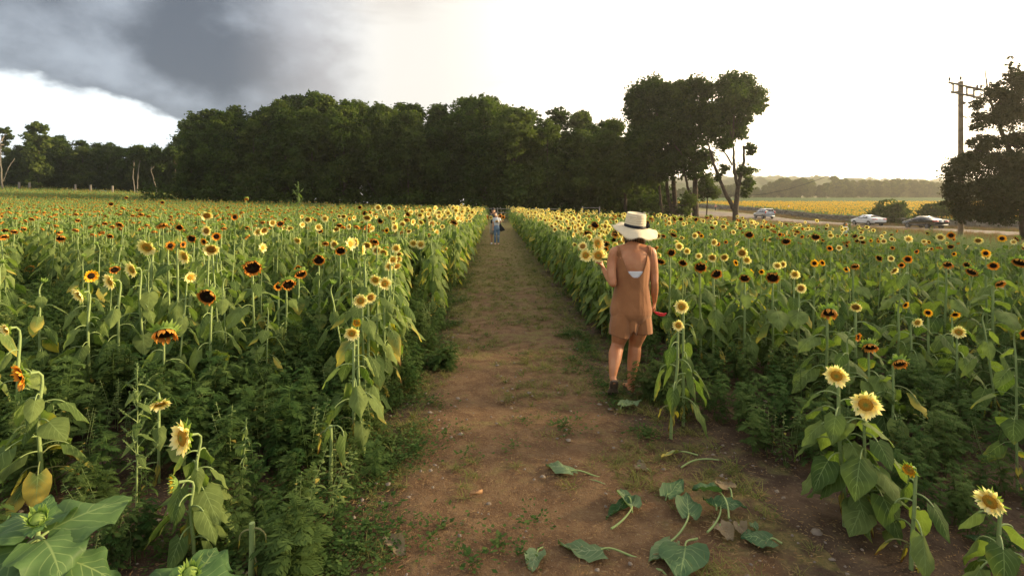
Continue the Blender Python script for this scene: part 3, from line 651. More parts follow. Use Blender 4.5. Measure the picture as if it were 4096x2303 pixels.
# ------------------------------------------------------------------ plants one can single out
# display px of the head centre, head radius, base row (or depth if < 30), kind, yaw (+ to the right), tilt, leaves, wilt, yellowing, label
K_ = 1.5905
HERO = [
 (459,1100,44,2.62,'cream',-62,.05,26,.6,.12,'cream sunflower seen side-on above a clump of wilted leaves, nearest the cut stalk'),
 (436,1216,26,2.52,'half',-85,.0,20,.65,.1,'small half-open yellow sunflower turned away, low on the wilted clump'),
 (402,1016,26,1225,'cream',5,-1.1,4,.4,.1,'white-petalled sunflower nodding low among ragweed beside the seeding weed'),
 (200,741,22,1030,'cream',-62,-.45,10,.6,.1,'cream sunflower bowing left on a long bare neck, leftmost of the five tall ones'),
 (277,708,22,1010,'cream',-60,-.2,9,.6,.1,'cream sunflower facing left just right of the yellow dark-eyed one'),
 (332,678,21,985,'cream',-55,-.3,9,.6,.1,'cream sunflower facing left between two taller pale neighbours'),
 (370,622,26,965,'cream',-35,-.55,11,.5,.1,'tallest cream sunflower in the left rows with broad petals hanging down'),
 (464,645,20,935,'cream',-50,-.2,9,.6,.1,'cream sunflower facing left on an arched neck, alone right of the tallest one'),
 (229,694,17,955,'yellow',15,-.1,9,.5,.2,'bright yellow sunflower with a black eye, heart-shaped petals open'),
 (414,838,33,1085,'droop',0,-1.15,8,.5,.1,'heavy brown sunflower hanging face down under a ruff of green sepals'),
 (521,745,26,1040,'rust',-25,-.35,8,.6,.35,'orange-rimmed brown sunflower turned left above yellowing leaves'),
 (635,672,27,985,'rust',0,-.45,11,.4,.25,'largest dark brown sunflower with an orange fringe, on a thick pale stem'),
 (725,714,19,950,'rust',12,-.5,8,.6,.3,'dark sunflower with curled orange petals touching a smaller orange bloom'),
 (700,720,11.5,940,'orange',0,-.1,5,.7,.4,'small round orange sunflower with a black centre beside a wilting one'),
 (756,688,17,925,'rust',20,-.8,8,.6,.2,'brown sunflower tipped forward just above the touching orange pair'),
 (802,653,17,905,'rust',0,-.35,9,.5,.3,'brown sunflower ringed in orange with two notched petals at its top'),
 (857,629,16,880,'rust',5,-.55,9,.5,.3,'brown sunflower with orange tips, last of the dark row towards the path'),
 (885,838,20,1150,'cream',-10,-.15,12,.75,.15,'lower of two cream sunflowers on the corner plant at the path edge'),
 (897,811,13.5,1120,'half',-5,-.1,5,.7,.1,'smaller green-rimmed bloom directly above a cream one at the path corner'),
 (907,756,19,1062,'cream',-8,-.1,11,.6,.2,'cream sunflower with a green-gold eye, left one of a pair by the path'),
 (932,748,15,1050,'cream_tan',15,-.3,7,.7,.2,'cream sunflower half behind its twin, its upper petals folded in'),
 (944,704,16,1010,'cream',-15,-.35,9,.6,.2,'upper left bloom of a cream pair leaning over the path'),
 (968,713,17,1015,'cream',5,-.1,11,.6,.2,'lower right bloom of a cream pair leaning over the path'),
 (75,676,13,12,'orange',10,-.25,7,.7,.5,'orange sunflower with ragged petals among drying brown stems'),
 (54,946,36,2.95,'orange',-78,-.2,18,.4,.35,'orange sunflower seen edge-on, hanging from a hooked neck over yellow-tipped leaves'),
 (15,828,17,1180,'cream',-60,-.2,9,.7,.1,'cream sunflower peeking out at the very edge behind a hooked neck'),
 (544,595,12,900,'orange',0,-.1,8,.5,.2,'vivid small orange sunflower standing alone over green leaves'),
 (590,546,11,14,'orange',0,-.2,8,.5,.2,'orange sunflower with a black centre far back among nodding heads'),
 (428,618,12,960,'orange',15,-.1,7,.5,.2,'oval orange sunflower just right of the tallest cream bloom'),
 (460,615,9.5,960,'orange',40,.0,6,.5,.2,'narrow orange sunflower turned aside between two cream ones'),
 (513,608,10,930,'orange',-40,-.2,6,.5,.2,'small orange sunflower turned left below the vivid lone one'),
 (650,583,17,10.5,'cream',-10,-.15,11,.4,.1,'big cream sunflower with a clear orange eye, left of a twin stem'),
 (664,580,12,10.3,'cream_tan',30,-.5,5,.4,.1,'crumpled cream bloom sharing its stem with a bigger orange-eyed one'),
 (774,552,13,12,'cream_tan',0,-.6,9,.4,.1,'cream sunflower tipped down, left of three pale ones in a row'),
 (817,550,12,13,'cream',-12,-.15,9,.4,.1,'cream sunflower held high, right of a tipped-down pale one'),
 (801,571,10,12,'cream',10,-.2,7,.4,.1,'small cream sunflower between and below two taller pale ones'),
 (748,605,11,10.5,'cream',-25,-.4,9,.5,.1,'pale sunflower hanging left in front of green leaves'),
 (951,522,11.5,14,'cream',0,-.15,9,.3,.1,'pale double-headed sunflower standing above the field skyline'),
 (979,523,10,14.5,'cream_tan',0,-.15,9,.3,.1,'pale sunflower right of the double-headed one on the skyline'),
 (620,500,6,26,'droop',0,-.9,9,.4,.1,'lone brown head rising over the field skyline'),
 (905,521,6,20,'rust',0,-.4,9,.4,.1,'dark sunflower high in the field left of the pale skyline group'),
 (1058,615,13,10.2,'cream',0,-.1,11,.6,.2,'cream sunflower in the middle of a tight cluster of three by the path'),
 (1040,612,12,10.4,'cream',-15,-.2,6,.6,.2,'cream sunflower on the left of a tight cluster of three by the path'),
 (1120,627,8,12,'cream',10,-.1,8,.6,.2,'small round cream sunflower closest to the path in the left rows'),
 (988,653,13,985,'cream',15,-.4,9,.6,.3,'cream sunflower leaning right above yellowing leaves'),
 (957,555,10,14,'rust',0,-.5,8,.4,.1,'dark head with rust petals behind the cream cluster'),
 (918,536,9.5,15,'rust',0,-.4,8,.4,.1,'brown sunflower with a thin rust ring near the back of the cream rows'),
 (279,513,10,20,'rust',0,-.3,9,.5,.1,'brown sunflower with a golden fringe far out in the nodding field'),
 (408,509,9,22,'rust',10,-.4,9,.5,.1,'brown sunflower tilted right far out in the nodding field'),
 (318,497,7.5,26,'rust',0,-.5,9,.5,.1,'small brown sunflower breaking the far edge of the nodding field'),
 (152,598,15,10.5,'droop',0,-1.0,10,.6,.1,'nearly black seed head hanging under a pale green cap'),
 (57,575,11,14,'droop',5,-.9,10,.6,.1,'rust-fringed head nodding beneath arched necks'),
 (2104,945,29,1330,'cream',-5,.0,18,.35,.05,'cream sunflower with a green-gold eye, upper of two large ones by fallen leaves'),
 (2177,1017,36,1352,'cream',5,-.02,19,.35,.05,'largest cream sunflower, lower of two beside the bare soil'),
 (2490,1261,34,1530,'cream',-25,-.05,16,.6,.05,'cream sunflower with an orange eye and green crest, alone in dark weeds at the corner'),
 (2286,1181,20,1440,'half',-20,-.1,15,.7,.15,'half-open greenish-yellow sunflower on a wilted plant'),
 (1714,771,18,1080,'cream',-10,-.05,9,.95,.1,'cream sunflower above its smaller twin, just right of the walking woman'),
 (1706,818,15,1120,'cream',0,-.1,10,1.0,.15,'smaller cream sunflower under its twin, with limp grey-green leaves'),
 (1943,697,19,960,'rust',0,-.5,13,.3,.2,'widest dark sunflower with short orange petals over round broad leaves'),
 (1762,671,18,955,'rust',5,-.6,10,.4,.1,'dark oval sunflower nearest the woman in the dark row'),
 (1801,688,16,960,'rust',20,-.45,9,.4,.25,'dark sunflower tilted right, second in the dark row from the woman'),
 (1873,699,14,960,'rust',0,-.5,9,.45,.1,'dark sunflower with a thin orange rim between two wider dark ones'),
 (1866,636,14,935,'cream_tan',0,-.4,9,.4,.1,'cream sunflower with a tan eye held above the dark row'),
 (1878,654,11.5,930,'cream',15,-.1,7,.4,.1,'smaller cream sunflower tucked beneath a tan-eyed one'),
 (1791,648,12,915,'cream_tan',-5,-.3,9,.4,.1,'tan-eyed cream sunflower above the gap in the dark row'),
 (1821,647,11.5,915,'cream_tan',15,-.5,9,.4,.1,'cream sunflower half hidden by its own folded petals'),
 (1757,644,9,905,'cream',-5,-.1,8,.4,.1,'small round cream sunflower behind the first dark oval one'),
 (1688,635,12,900,'rust',10,-.3,8,.5,.1,'dark sunflower with a golden rim close behind the woman\'s shoulder'),
 (1999,690,13,935,'cream',5,-.2,9,.4,.1,'cream sunflower above a paler tan-eyed one right of the widest dark head'),
 (2014,725,13,965,'cream_tan',10,-.05,8,.5,.1,'tan-eyed cream sunflower alone against dark green shade'),
 (2048,662,10,920,'yellow',0,-.1,9,.4,.1,'golden sunflower with a brown eye standing on a straight stem'),
 (1955,668,11,905,'cream',-5,-.1,9,.4,.1,'round cream sunflower left in a pair above the widest dark one'),
 (1968,665,10,900,'cream_tan',20,-.2,6,.4,.1,'pale sunflower right in a pair above the widest dark one'),
 (2085,785,22,1060,'droop',8,-.85,13,.3,.2,'large brown sunflower facing down with a shaggy green collar'),
 (2152,772,14,1020,'cream_tan',0,-.6,9,.5,.1,'cream sunflower with ragged petals under a spiky green crown'),
 (2188,871,20,1110,'droop',8,-.95,9,.5,.1,'orange-fringed brown head facing down under a spiky collar'),
 (2157,848,12,1100,'orange',60,-.1,9,.45,.1,'bright orange sunflower turned right, seen almost from the side'),
 (2262,912,20,1150,'droop',25,-.7,10,.6,.3,'withered brown sunflower with hanging tan petals and yellowed leaves'),
 (2411,835,16,1050,'cream',8,-.05,11,.7,.1,'lone cream sunflower high on a limp-leaved stem in dark weeds'),
 (2307,811,13,1010,'cream',35,-.2,9,.6,.1,'cream sunflower turned right beneath a group of small yellow ones'),
 (2402,791,11.5,1000,'yellow',20,-.7,10,.4,.1,'yellow dark-eyed sunflower on the right of a low yellow group'),
 (2334,786,10.5,1000,'yellow',0,-.15,8,.4,.1,'yellow dark-eyed sunflower in the middle of a low yellow group'),
 (2277,767,9.5,990,'yellow',45,-.3,8,.4,.1,'yellow sunflower facing aside on the left of a low yellow group'),
 (2383,664,13,930,'droop',5,-.8,11,.3,.1,'brown sunflower with a companion, nodding over a broad leafy plant'),
 (2498,668,13,920,'orange',0,-.45,10,.4,.1,'wide orange sunflower with an uneven black centre'),
 (2514,712,14,960,'droop',40,-.7,10,.3,.1,'ragged orange sunflower leaning right over round leaves'),
 (2283,652,11,920,'orange',0,-.1,10,.4,.1,'orange sunflower with a neat black centre on a thin stem'),
 (2479,637,10.5,900,'yellow',0,-.1,9,.4,.1,'yellow sunflower with a jet black centre towards the field edge'),
 (2150,668,12,930,'droop',15,-.9,10,.4,.1,'flat orange-brown head leaning over right of the golden bloom'),
 (2460,605,11,12.5,'cream_tan',0,-.5,10,.3,.1,'large tan-eyed cream sunflower near the back hedge'),
 (2365,597,10,12.5,'cream_tan',-5,-.15,10,.3,.1,'cream sunflower with a broad tan eye beside an orange one at the back'),
 (2392,592,10,12.3,'orange',0,-.2,10,.3,.1,'orange sunflower beside a tan-eyed cream one at the back'),
 (2520,600,10,12.5,'yellow',0,.1,9,.3,.1,'bright yellow sunflower among cream ones near the cedar'),
]
def hero_place(h):
    hx, hy, rad, by, kind, yawd, tz, nl, wilt, yel, label = h
    sxp, syp = hx*K_, hy*K_
    d = by if by < 30 else 3649/(by*K_-835)
    R = rad*K_*d/2050*(1.06 if kind not in ('droop',) else .95); R = min(max(R, .04), .105)*(.86 if kind in ('rust',) else 1)
    C = P(sxp, syp, d); bz = ground_z(C[0], d)
    return C, d, R, bz
H_info = []
random.seed(21); np.random.seed(21)
for h in HERO:
    C, d, R, bz = hero_place(h); kind_, yawd, tz, nl, wilt, yel, label = h[4:]
    a = math.atan2(-C[1], -C[0])+RAD(yawd)
    f = nrm([math.cos(a), math.sin(a), tz])
    hgt = C[2]-bz
    if hgt < .25: hgt = .25
    o = .07 if kind_ != 'droop' else .10
    off_ = np.array([f[0]*o, f[1]*o])
    lean = (random.gauss(0, .025), random.gauss(0, .02))
    off_ = off_+np.array(lean)
    nk = nl if hgt > .8 else max(4, int(nl*hgt/.9))
    p = sunflower(hgt, kind_, f, R, nleaf=nk, wilt=wilt, lean=lean, Lmax=(.225 if d < 4 else .20 if 1700 < h[0] < 1720 else .25)*(.8 if hgt < .7 else 1), yel=yel, headoff=off_, low=.22, sr=.0115 if hgt > .8 else .009, dead=4)
    side = 'left of the path' if C[0] < xc(d) else 'right of the path'
    plant_parts('sunflower', p, kind_, (C[0]-off_[0], C[1]-off_[1], bz), 0, label=label, category='sunflower', group='sunflowers '+side)
    H_info.append((h[0]*K_, h[1]*K_, h[2]*K_, d))
# thin out plants that would stand right in front of those
H_arr = np.array(H_info)
px = 2048+X/Y*2050; top = 835-(hs*1.5+Z-CAMZ)/Y*2050
kk = np.ones(N, bool)
for hx, hy, rr_, d in H_arr:
    win = rr_+.10*2050/Y
    kk &= ~((np.abs(px-hx) < win) & (Y < d+.1) & (Y > d*.45) & (top < hy+rr_*1.5))
    kk &= ~(np.hypot(px-hx, (Y-d)*90) < 22)
cand, X, Y, Z, kind, hs, yaw, tilt, off, px = [a[kk] for a in (cand, X, Y, Z, kind, hs, yaw, tilt, off, px)]; N = len(X)
# the ones that show largest are objects of their own
inview = (px > -60) & (px < 4156)
app = np.where(inview, hs/Y, 0); order = np.argsort(-app)
n_obj = 298-len(HERO); big = order[:n_obj]; rest = np.setdiff1d(np.arange(N), big)
DESC = {'cream': 'cream orange-eyed sunflower', 'cream_tan': 'cream tan-eyed sunflower', 'yellow': 'yellow black-eyed sunflower',
        'orange': 'orange black-eyed sunflower', 'rust': 'brown orange-fringed sunflower', 'droop': 'withered nodding sunflower', 'bud': 'leafy sunflower in green bud'}
protoT = {}
LAND = [(200,741,4.9,'the leftmost bowing cream one'),(370,622,5.3,'the tallest cream one'),(464,645,5.6,'the arched-neck cream one'),(229,694,5.3,'the black-eyed yellow one'),(414,838,4.1,'the face-down brown one'),
 (521,745,4.5,'the orange-rimmed tilted one'),(635,672,5.0,'the largest dark one'),(725,714,5.4,'the touching orange pair'),(857,629,6.3,'the last dark one'),(885,838,3.7,'the corner pair by the path'),(925,752,4.2,'the twin creams by the path'),
 (958,708,4.8,'the leaning cream pair'),(75,676,12,'the ragged orange one'),(54,946,3.0,'the edge-on orange one'),(544,595,6.4,'the vivid lone orange one'),(655,583,10.5,'the twin-stemmed big cream one'),(790,550,12.5,'the three pale ones in a row'),
 (965,522,14,'the pale skyline group'),(1050,615,10.2,'the tight cream cluster'),(1120,627,12,'the small cream one nearest the path'),(152,598,10.5,'the black seed head'),(2104,945,2.9,'the upper of two large creams'),(2177,1017,2.8,'the largest cream one'),
 (2490,1261,2.4,'the corner cream one'),(2286,1181,2.7,'the half-open greenish one'),(1714,771,4.2,'the pair beside the woman'),(1943,697,5.2,'the widest dark one'),(1762,671,5.3,'the dark row by the woman'),(1866,636,5.7,'the tan-eyed one above the dark row'),
 (2014,725,5.2,'the lone tan-eyed one in shade'),(2048,662,5.8,'the golden one on a straight stem'),(2085,785,4.3,'the shaggy-collared brown one'),(2152,772,4.6,'the spiky-crowned cream one'),(2188,871,4.0,'the spiky-collared face-down one'),
 (2411,835,4.4,'the lone high cream one'),(2334,786,4.8,'the low yellow group'),(2383,664,5.7,'the pair of nodding heads'),(2498,668,5.8,'the wide orange one'),(2283,652,5.8,'the neat orange one'),(2460,605,12.5,'the big cream one near the back hedge'),(2378,595,12.4,'the cream and orange pair at the back')]
for i in big:
    v = kind[i]; kd, p, me, hh = VAR[v]
    if v not in protoT:
        protoT[v] = plant_parts('sunflower', p, kd, (0, 0, 0), category='sunflower'); r = protoT[v]
    else: r = copy_tree(protoT[v])
    r.location = (X[i], Y[i], Z[i]); r.rotation_euler = (tilt[i, 0], tilt[i, 1], yaw[i]); r.scale = (hs[i],)*3
    sd_ = 'left' if off[i] < 0 else 'right'; pxi, pyi = px[i], 835-(hs[i]*VAR[v][3]+Z[i]-CAMZ)/Y[i]*2050
    q = min(LAND, key=lambda l: abs(l[0]*K_-pxi)+.8*abs(l[1]*K_-pyi)+60*abs(l[2]-Y[i])); dx_ = pxi-q[0]*K_
    rel = 'left of' if dx_ < -60 else 'right of' if dx_ > 60 else 'behind' if Y[i] > q[2] else 'in front of'
    if Y[i] > q[2]+1.2 and rel != 'behind': rel = 'behind and '+rel
    r['label'] = DESC[kd]+', '+rel+' '+q[3]; r['group'] = 'sunflowers in the rows %s of the path' % sd_
ridx = rest
scatter('sunflower_field', np.stack([X[ridx], Y[ridx], Z[ridx]], -1), np.stack([tilt[ridx, 0], tilt[ridx, 1], yaw[ridx]], -1), hs[ridx], kind[ridx], [v[2] for v in VAR],
        kind='stuff', label='dense sunflower field stretching back on both sides of the path', category='sunflower field')
# ------------------------------------------------------------------ trees
def crown_mb(lobes, n, size, seed, light=None, up=.35, aspect=.75, mat=0, squash=1.0, gap=0.0):
    """leaf-sized faces on the shells of many lobes; lobes (m,4) = x y z r"""
    R = np.random.default_rng(seed); lobes = np.asarray(lobes, float); m = len(lobes)
    pr = lobes[:, 3]**2; pr = pr/pr.sum(); li = R.choice(m, n, p=pr)
    d = R.normal(size=(n, 3)); d /= np.linalg.norm(d, axis=1)[:, None]; d[:, 2] = np.where(R.random(n) < up, np.abs(d[:, 2]), d[:, 2])
    # boughs: leaves gather in flattened sprays scattered through and beyond each lobe
    nc = max(12, int(n/17)); cl = R.integers(0, nc, n); cvar = R.random(nc); cli = R.choice(m, nc, p=pr)
    cd = R.normal(size=(nc, 3)); cd /= np.linalg.norm(cd, axis=1)[:, None]; cd[:, 2] = np.where(R.random(nc) < up, np.abs(cd[:, 2]), cd[:, 2])
    cr_ = lobes[cli, 3]*(.45+.75*R.random(nc)**.55); cc = lobes[cli, :3]+cd*cr_[:, None]*np.array([1, 1, squash])
    sg = (lobes[cli, 3]*(.17+.20*R.random(nc)))[cl][:, None]; C = cc[cl]+R.normal(size=(n, 3))*sg*np.array([1, 1, .55*squash+.1])
    d = cd[cl]; lightl = R.random(m) if light is None else light; li = cli[cl]
    nn = d*.6+R.normal(size=(n, 3))*.65+np.array([0, 0, .35]); nn /= np.linalg.norm(nn, axis=1)[:, None]
    a = np.cross(nn, R.normal(size=(n, 3))); a /= np.linalg.norm(a, axis=1)[:, None]; b = np.cross(nn, a)
    s = size*(.6+.8*R.random(n))/2; a = a*s[:, None]; b = b*(s*aspect)[:, None]
    V = np.stack([C-a, C-b*.9+a*.1, C+a, C+b], 1)
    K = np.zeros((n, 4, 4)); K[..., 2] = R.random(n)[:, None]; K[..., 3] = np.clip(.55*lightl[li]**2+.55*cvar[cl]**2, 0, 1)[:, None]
    mb = MB(); mb.add(V, np.arange(n*4).reshape(-1, 4), mat, K.reshape(-1, 4)); return mb
def tree_lobes(H, R_, seed, low=.08, fill=46, spread=1.0):
    G = np.random.default_rng(seed); out = []
    for i in range(fill):
        t = G.random()**.85; z = H*(low+(1-low)*t)
        env = R_*np.interp(t, [0, .12, .35, .65, .85, 1], [.55, .8, 1, .92, .62, .12])*spread
        a = G.random()*6.283; rr = env*math.sqrt(G.random())*1.0; r = R_*G.uniform(.22, .40)*np.interp(t, [0, .8, 1], [1, .9, .6])
        out.append((math.cos(a)*rr, math.sin(a)*rr, min(z, H-r*.75), r))
    return np.array(out)
def limbs(mb, base, top, r0, lobes, n, seed, mat=0, zmin=.25):
    G = np.random.default_rng(seed); base = np.array(base, float); top = np.array(top, float); H_ = top[2]-base[2]
    mid = (base+top)/2+np.array([G.normal()*.25, G.normal()*.25, 0]); tr = bez(base, base+(mid-base)*.6, mid, top, 9)
    tube(mb, tr, np.linspace(r0, r0*.22, 9), 8, mat); mb_pts = tr
    base_flare = np.array([[*tr[0][:2], tr[0][2]-.2], tr[0], tr[0]+(tr[1]-tr[0])*.3]); tube(mb, base_flare, [r0*1.7, r0*1.35, r0], 8, mat)
    L_ = lobes[np.argsort(-lobes[:, 3])][:n]
    for c in L_:
        k = np.clip((c[2]-base[2])/H_-.28, zmin, .9); s = np.array([np.interp(k, np.linspace(0, 1, 9), tr[:, q]) for q in range(3)])
        e = c[:3]; m1 = s+(e-s)*.5+np.array([0, 0, -.25*np.linalg.norm(e[:2]-s[:2])*.6])
        tube(mb, bez(s, s+(m1-s)*.7, m1, e, 6), np.linspace(r0*.30*(1-k*.6), r0*.06, 6), 5, mat)
TV = []
for s in range(9):
    H_, R_ = (18, 4.6) if s < 5 else (17, 3.6)
    lb = tree_lobes(H_, R_, 100+s, low=.05 if s % 2 else .14, fill=52)
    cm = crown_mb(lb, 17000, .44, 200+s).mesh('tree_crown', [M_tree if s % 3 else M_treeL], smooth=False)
    t_ = MB(); limbs(t_, (0, 0, -.3), (0, 0, H_*.86), .30, lb, 14, 300+s); tm = t_.mesh('tree_trunk', [M_bark])
    TV.append((cm, tm, H_))
def put_tree(v, x, y, h, label, group, wx=1.0, name='tree', rz=None, bark=None):
    cm, tm, H_ = TV[v]; r = empty(name, (x, y, ground_z(x, y)), random.uniform(0, 6.28) if rz is None else rz, label=label, category='tree', group=group)
    s = h/H_; r.scale = (s*wx, s*wx, s)
    t = bpy.data.objects.new('trunk', tm); c = bpy.data.objects.new('crown', cm)
    for o in (t, c): sc.collection.objects.link(o); o.parent = r
    return r
random.seed(77)
SKY = np.array([[0, 605], [90, 590], [160, 560], [230, 550], [330, 568], [420, 562], [520, 592], [600, 578], [650, 575], [740, 590], [775, 480], [850, 452], [950, 440], [1050, 418], [1150, 378],
                [1250, 385], [1350, 398], [1450, 422], [1550, 415], [1700, 412], [1800, 430], [1900, 384], [2000, 398], [2100, 430], [2200, 446], [2300, 450], [2350, 478], [2420, 500], [2600, 500]], float)
def tree_h(x, y, over=0.0):
    p_ = 2048+x/y*2050; yy = np.interp(p_, SKY[:, 0], SKY[:, 1])-over
    return CAMZ-(yy-835)/2050*y-ground_z(x, y)
cnt = {}; ORD = ['first', 'second', 'third', 'fourth', 'fifth', 'sixth', 'seventh', 'eighth', 'ninth', 'tenth', 'eleventh', 'twelfth', 'thirteenth', 'fourteenth', 'fifteenth']
# tall wood: three staggered rows
for row, (y0, dx) in enumerate([(77.5, 4.9), (83.5, 4.6), (90, 4.4)]):
    x = -49.0-row*3.5+row*1.7
    while x < (19 if row == 0 else 24):
        y = y0+random.uniform(-1.6, 1.6); p_ = 2048+x/y*2050; h = tree_h(x, y)*random.uniform(.84, .97) if row == 0 else tree_h(x, y)*random.uniform(.93, 1.03)
        seg = 'at its left end' if p_ < 1100 else 'behind the left rows' if p_ < 1800 else 'behind the couple' if p_ < 2150 else 'behind the straw hat'
        rk = ['in its front rank', 'in its second rank', 'in its rear rank'][row]
        cnt[(seg, row)] = cnt.get((seg, row), 0)+1; lab = '%s tree of the tall wood %s, %s' % (ORD[cnt[(seg, row)]-1], seg, rk)
        put_tree(random.randrange(0, 5 if row == 0 else 9), x, y, h, lab, 'trees '+seg+', '+rk, wx=random.uniform(.85, 1.1))
        x += dx*random.uniform(.8, 1.2)
# lower wood on the left, farther off
for row, (y0, dx) in enumerate([(119, 5.2), (124, 5.2), (130, 5.2)]):
    x = -128.0-row*7+row*2.3
    while x < -70-row*4:
        y = y0+random.uniform(-2, 2); h = tree_h(x, y)*(random.uniform(.82, .98) if row == 0 else random.uniform(.9, 1.03))
        rk = ['front rank', 'middle rank', 'rear rank'][row]
        put_tree(random.randrange(0, 9), x, y, h, '%s leafy tree from the left in the lower far wood, %s' % (ORD[cnt.setdefault(('lo', row), 0)], rk), 'trees of the lower wood, '+rk, wx=random.uniform(1.0, 1.3)); cnt[('lo', row)] += 1
        x += dx*random.uniform(.8, 1.2)
# dark understorey along the wood's foot
ul = []; G = np.random.default_rng(9)
for i in range(270):
    if i < 150: x = G.uniform(-53, 24); y = 75.0+G.uniform(-1.5, 3)
    else: x = G.uniform(-136, -66); y = 117.5+G.uniform(-1, 4)
    r = G.uniform(.9, 2.1)*(1 if i < 150 else 1.35); ul.append((x, y, ground_z(x, y)+r*.5+G.uniform(0, 1.6), r))
crown_mb(np.array(ul), 42000, .42, 5).obj('undergrowth', [M_tree], smooth=False, kind='stuff', label='dark undergrowth along the foot of the wood', category='undergrowth')

# trees with a shape of their own, their lobes read off at true distance
def own_tree(name, label, d, lobes_px, trunks, n, size, mats, o=(2000, 200), s=1.931, seed=1, dj=.9, nbr=10, bark=None, rx=0.0, cat='tree', group=None, extra=1.0, squash=1.0, up=.35):
    G = np.random.default_rng(seed); bx = trunks[0][0]; base = P(o[0]+bx[0]/s, o[1]+bx[1]/s, d); gz = ground_z(base[0], d)
    L_ = []
    for (zx, zy, zr) in lobes_px:
        r = zr/s/2050*d; c = P(o[0]+zx/s, o[1]+zy/s, d)
        k = max(1, int(round(extra*2.2)))
        for q in range(k+1):
            rr = r*G.uniform(.42, .72); off3 = G.normal(size=3); off3 /= np.linalg.norm(off3); off3 = off3*(r-rr*.8)*G.uniform(.4, 1); off3[1] *= dj*1.2
            L_.append((c[0]+off3[0], c[1]+off3[1]+G.normal()*r*.5*dj, c[2]+off3[2], rr))
    L_ = np.array(L_); rt = empty(name, (base[0], d, gz), 0, label=label, category=cat)
    if group: rt['group'] = group
    off = np.array([base[0], d, gz]); L0 = L_.copy(); L0[:, :3] -= off
    tb = MB(); allp = []
    for ti, tr in enumerate(trunks):
        pts = np.array([P(o[0]+a/s, o[1]+b/s, d) for a, b, w_ in tr])-off; wr = np.array([w_/s/2050*d/2 for a, b, w_ in tr])
        if ti == 0: pts[0, 2] = -.3
        pts[:, 1] += np.interp(np.arange(len(pts)), [0, len(pts)-1], [0, G.normal()*.8])
        t = np.linspace(0, 1, len(pts)); tt = np.linspace(0, 1, len(pts)*4); pp = np.stack([np.interp(tt, t, pts[:, q]) for q in range(3)], -1)
        for _ in range(3): pp[1:-1] = (pp[:-2]+2*pp[1:-1]+pp[2:])/4
        pp[1:-1] += G.normal(size=pp[1:-1].shape)*.03
        tube(tb, pp, np.interp(tt, t, wr), 8, 0); allp.append(pp)
    ap = np.vstack(allp)
    for c in L0[np.argsort(-L0[:, 3])][:nbr]:
        dd = np.linalg.norm(ap-c[:3], axis=1)+np.maximum(0, ap[:, 2]-c[2])*1.2; st = ap[np.argmin(dd)]; m1 = st+(c[:3]-st)*.5+np.array([0, 0, -.2])
        tube(tb, bez(st, st+(m1-st)*.7, m1, c[:3], 6), np.linspace(.09, .025, 6), 5)
    tb.obj('trunk', [bark or M_bark], rt); crown_mb(L0, n, size, seed+50, squash=squash, up=up).obj('crown', mats, rt, smooth=False)
    return rt
own_tree('tree', 'tall forked tree with bare twin trunks, last on the right of the group', 64,
  [(1780,270,100),(1900,280,105),(1970,380,85),(2010,450,55),(1880,430,115),(1760,430,125),(1660,500,110),(1800,590,100),(1880,540,70),(1860,660,60),(1650,640,85),(1720,720,70),(1930,760,42),(1950,800,35),(1730,920,50),(1700,980,35),(1890,940,55),(1900,1040,55),(1880,1110,40),(1700,300,70)],
  [[(1820,1300,48),(1822,1180,40),(1838,1060,30),(1862,950,24),(1885,850,20),(1875,740,15)],[(1812,1240,34),(1755,1120,30),(1700,980,24),(1672,880,22),(1660,790,18),(1630,700,12)],[(1838,1080,22),(1812,980,24),(1798,880,22),(1795,790,16),(1780,700,12)],[(1795,890,14),(1750,820,12),(1700,760,9)],[(1690,960,12),(1640,890,10),(1600,800,7)],[(1665,800,12),(1600,765,9),(1570,750,5)]],
  30000, .30, [M_tree], seed=3, extra=2.6)
own_tree('tree', 'dense dark tree left of the forked one, its leaning trunk flared at the foot', 67,
  [(1400,330,105),(1500,320,100),(1610,330,90),(1400,500,135),(1540,480,120),(1300,650,140),(1440,640,130),(1570,640,95),(1150,760,110),(1450,780,130),(1560,850,90),(1350,880,130),(1500,930,80),(1250,920,90),(1580,1010,60)],
  [[(1515,1270,56),(1508,1120,44),(1515,1020,36),(1500,850,28),(1480,600,20)],[(1500,1170,26),(1450,1080,20),(1415,960,16),(1380,800,10)]], 36000, .34, [M_tree], seed=4, extra=2.4)
own_tree('tree', 'round-topped dark tree towering behind the straw hat, branches touching its neighbour', 70,
  [(1080,350,105),(1200,320,110),(1280,330,80),(1050,460,85),(1110,560,115),(1250,450,115),(1000,380,50),(1200,620,110),(1080,700,110),(1180,800,110),(1060,860,100),(1200,930,90),(1300,800,90),(1100,1000,70)],
  [[(1355,1270,44),(1345,1120,38),(1330,1000,34),(1290,800,26),(1220,600,18)],[(1330,1240,34),(1290,1110,28),(1285,1000,24),(1310,900,14)]], 36000, .34, [M_tree], seed=6, extra=2.4)
own_tree('tree', 'slim dark tree with a bare leaning trunk beneath the round-topped one', 69,
  [(1180,1000,60),(1250,980,55),(1120,950,60),(1200,900,70)],
  [[(1252,1270,26),(1240,1160,22),(1225,1070,20),(1215,980,12)]], 3500, .40, [M_tree], seed=7)
own_tree('tree', 'drooping grey-green tree between the tall wood and the group behind the hat', 73,
  [(900,610,90),(830,720,105),(960,720,90),(940,850,120),(760,760,80),(1050,950,110),(720,880,100),(850,930,120),(640,1030,90),(800,1060,90),(930,1060,80),(1050,1080,60),(690,720,60),(600,900,80)],
  [[(968,1260,30),(968,1150,26),(960,1050,20),(930,850,14)],[(965,1120,10),(880,1060,9),(780,1000,6)]], 26000, .36, [M_treeL], seed=8, extra=2.0)
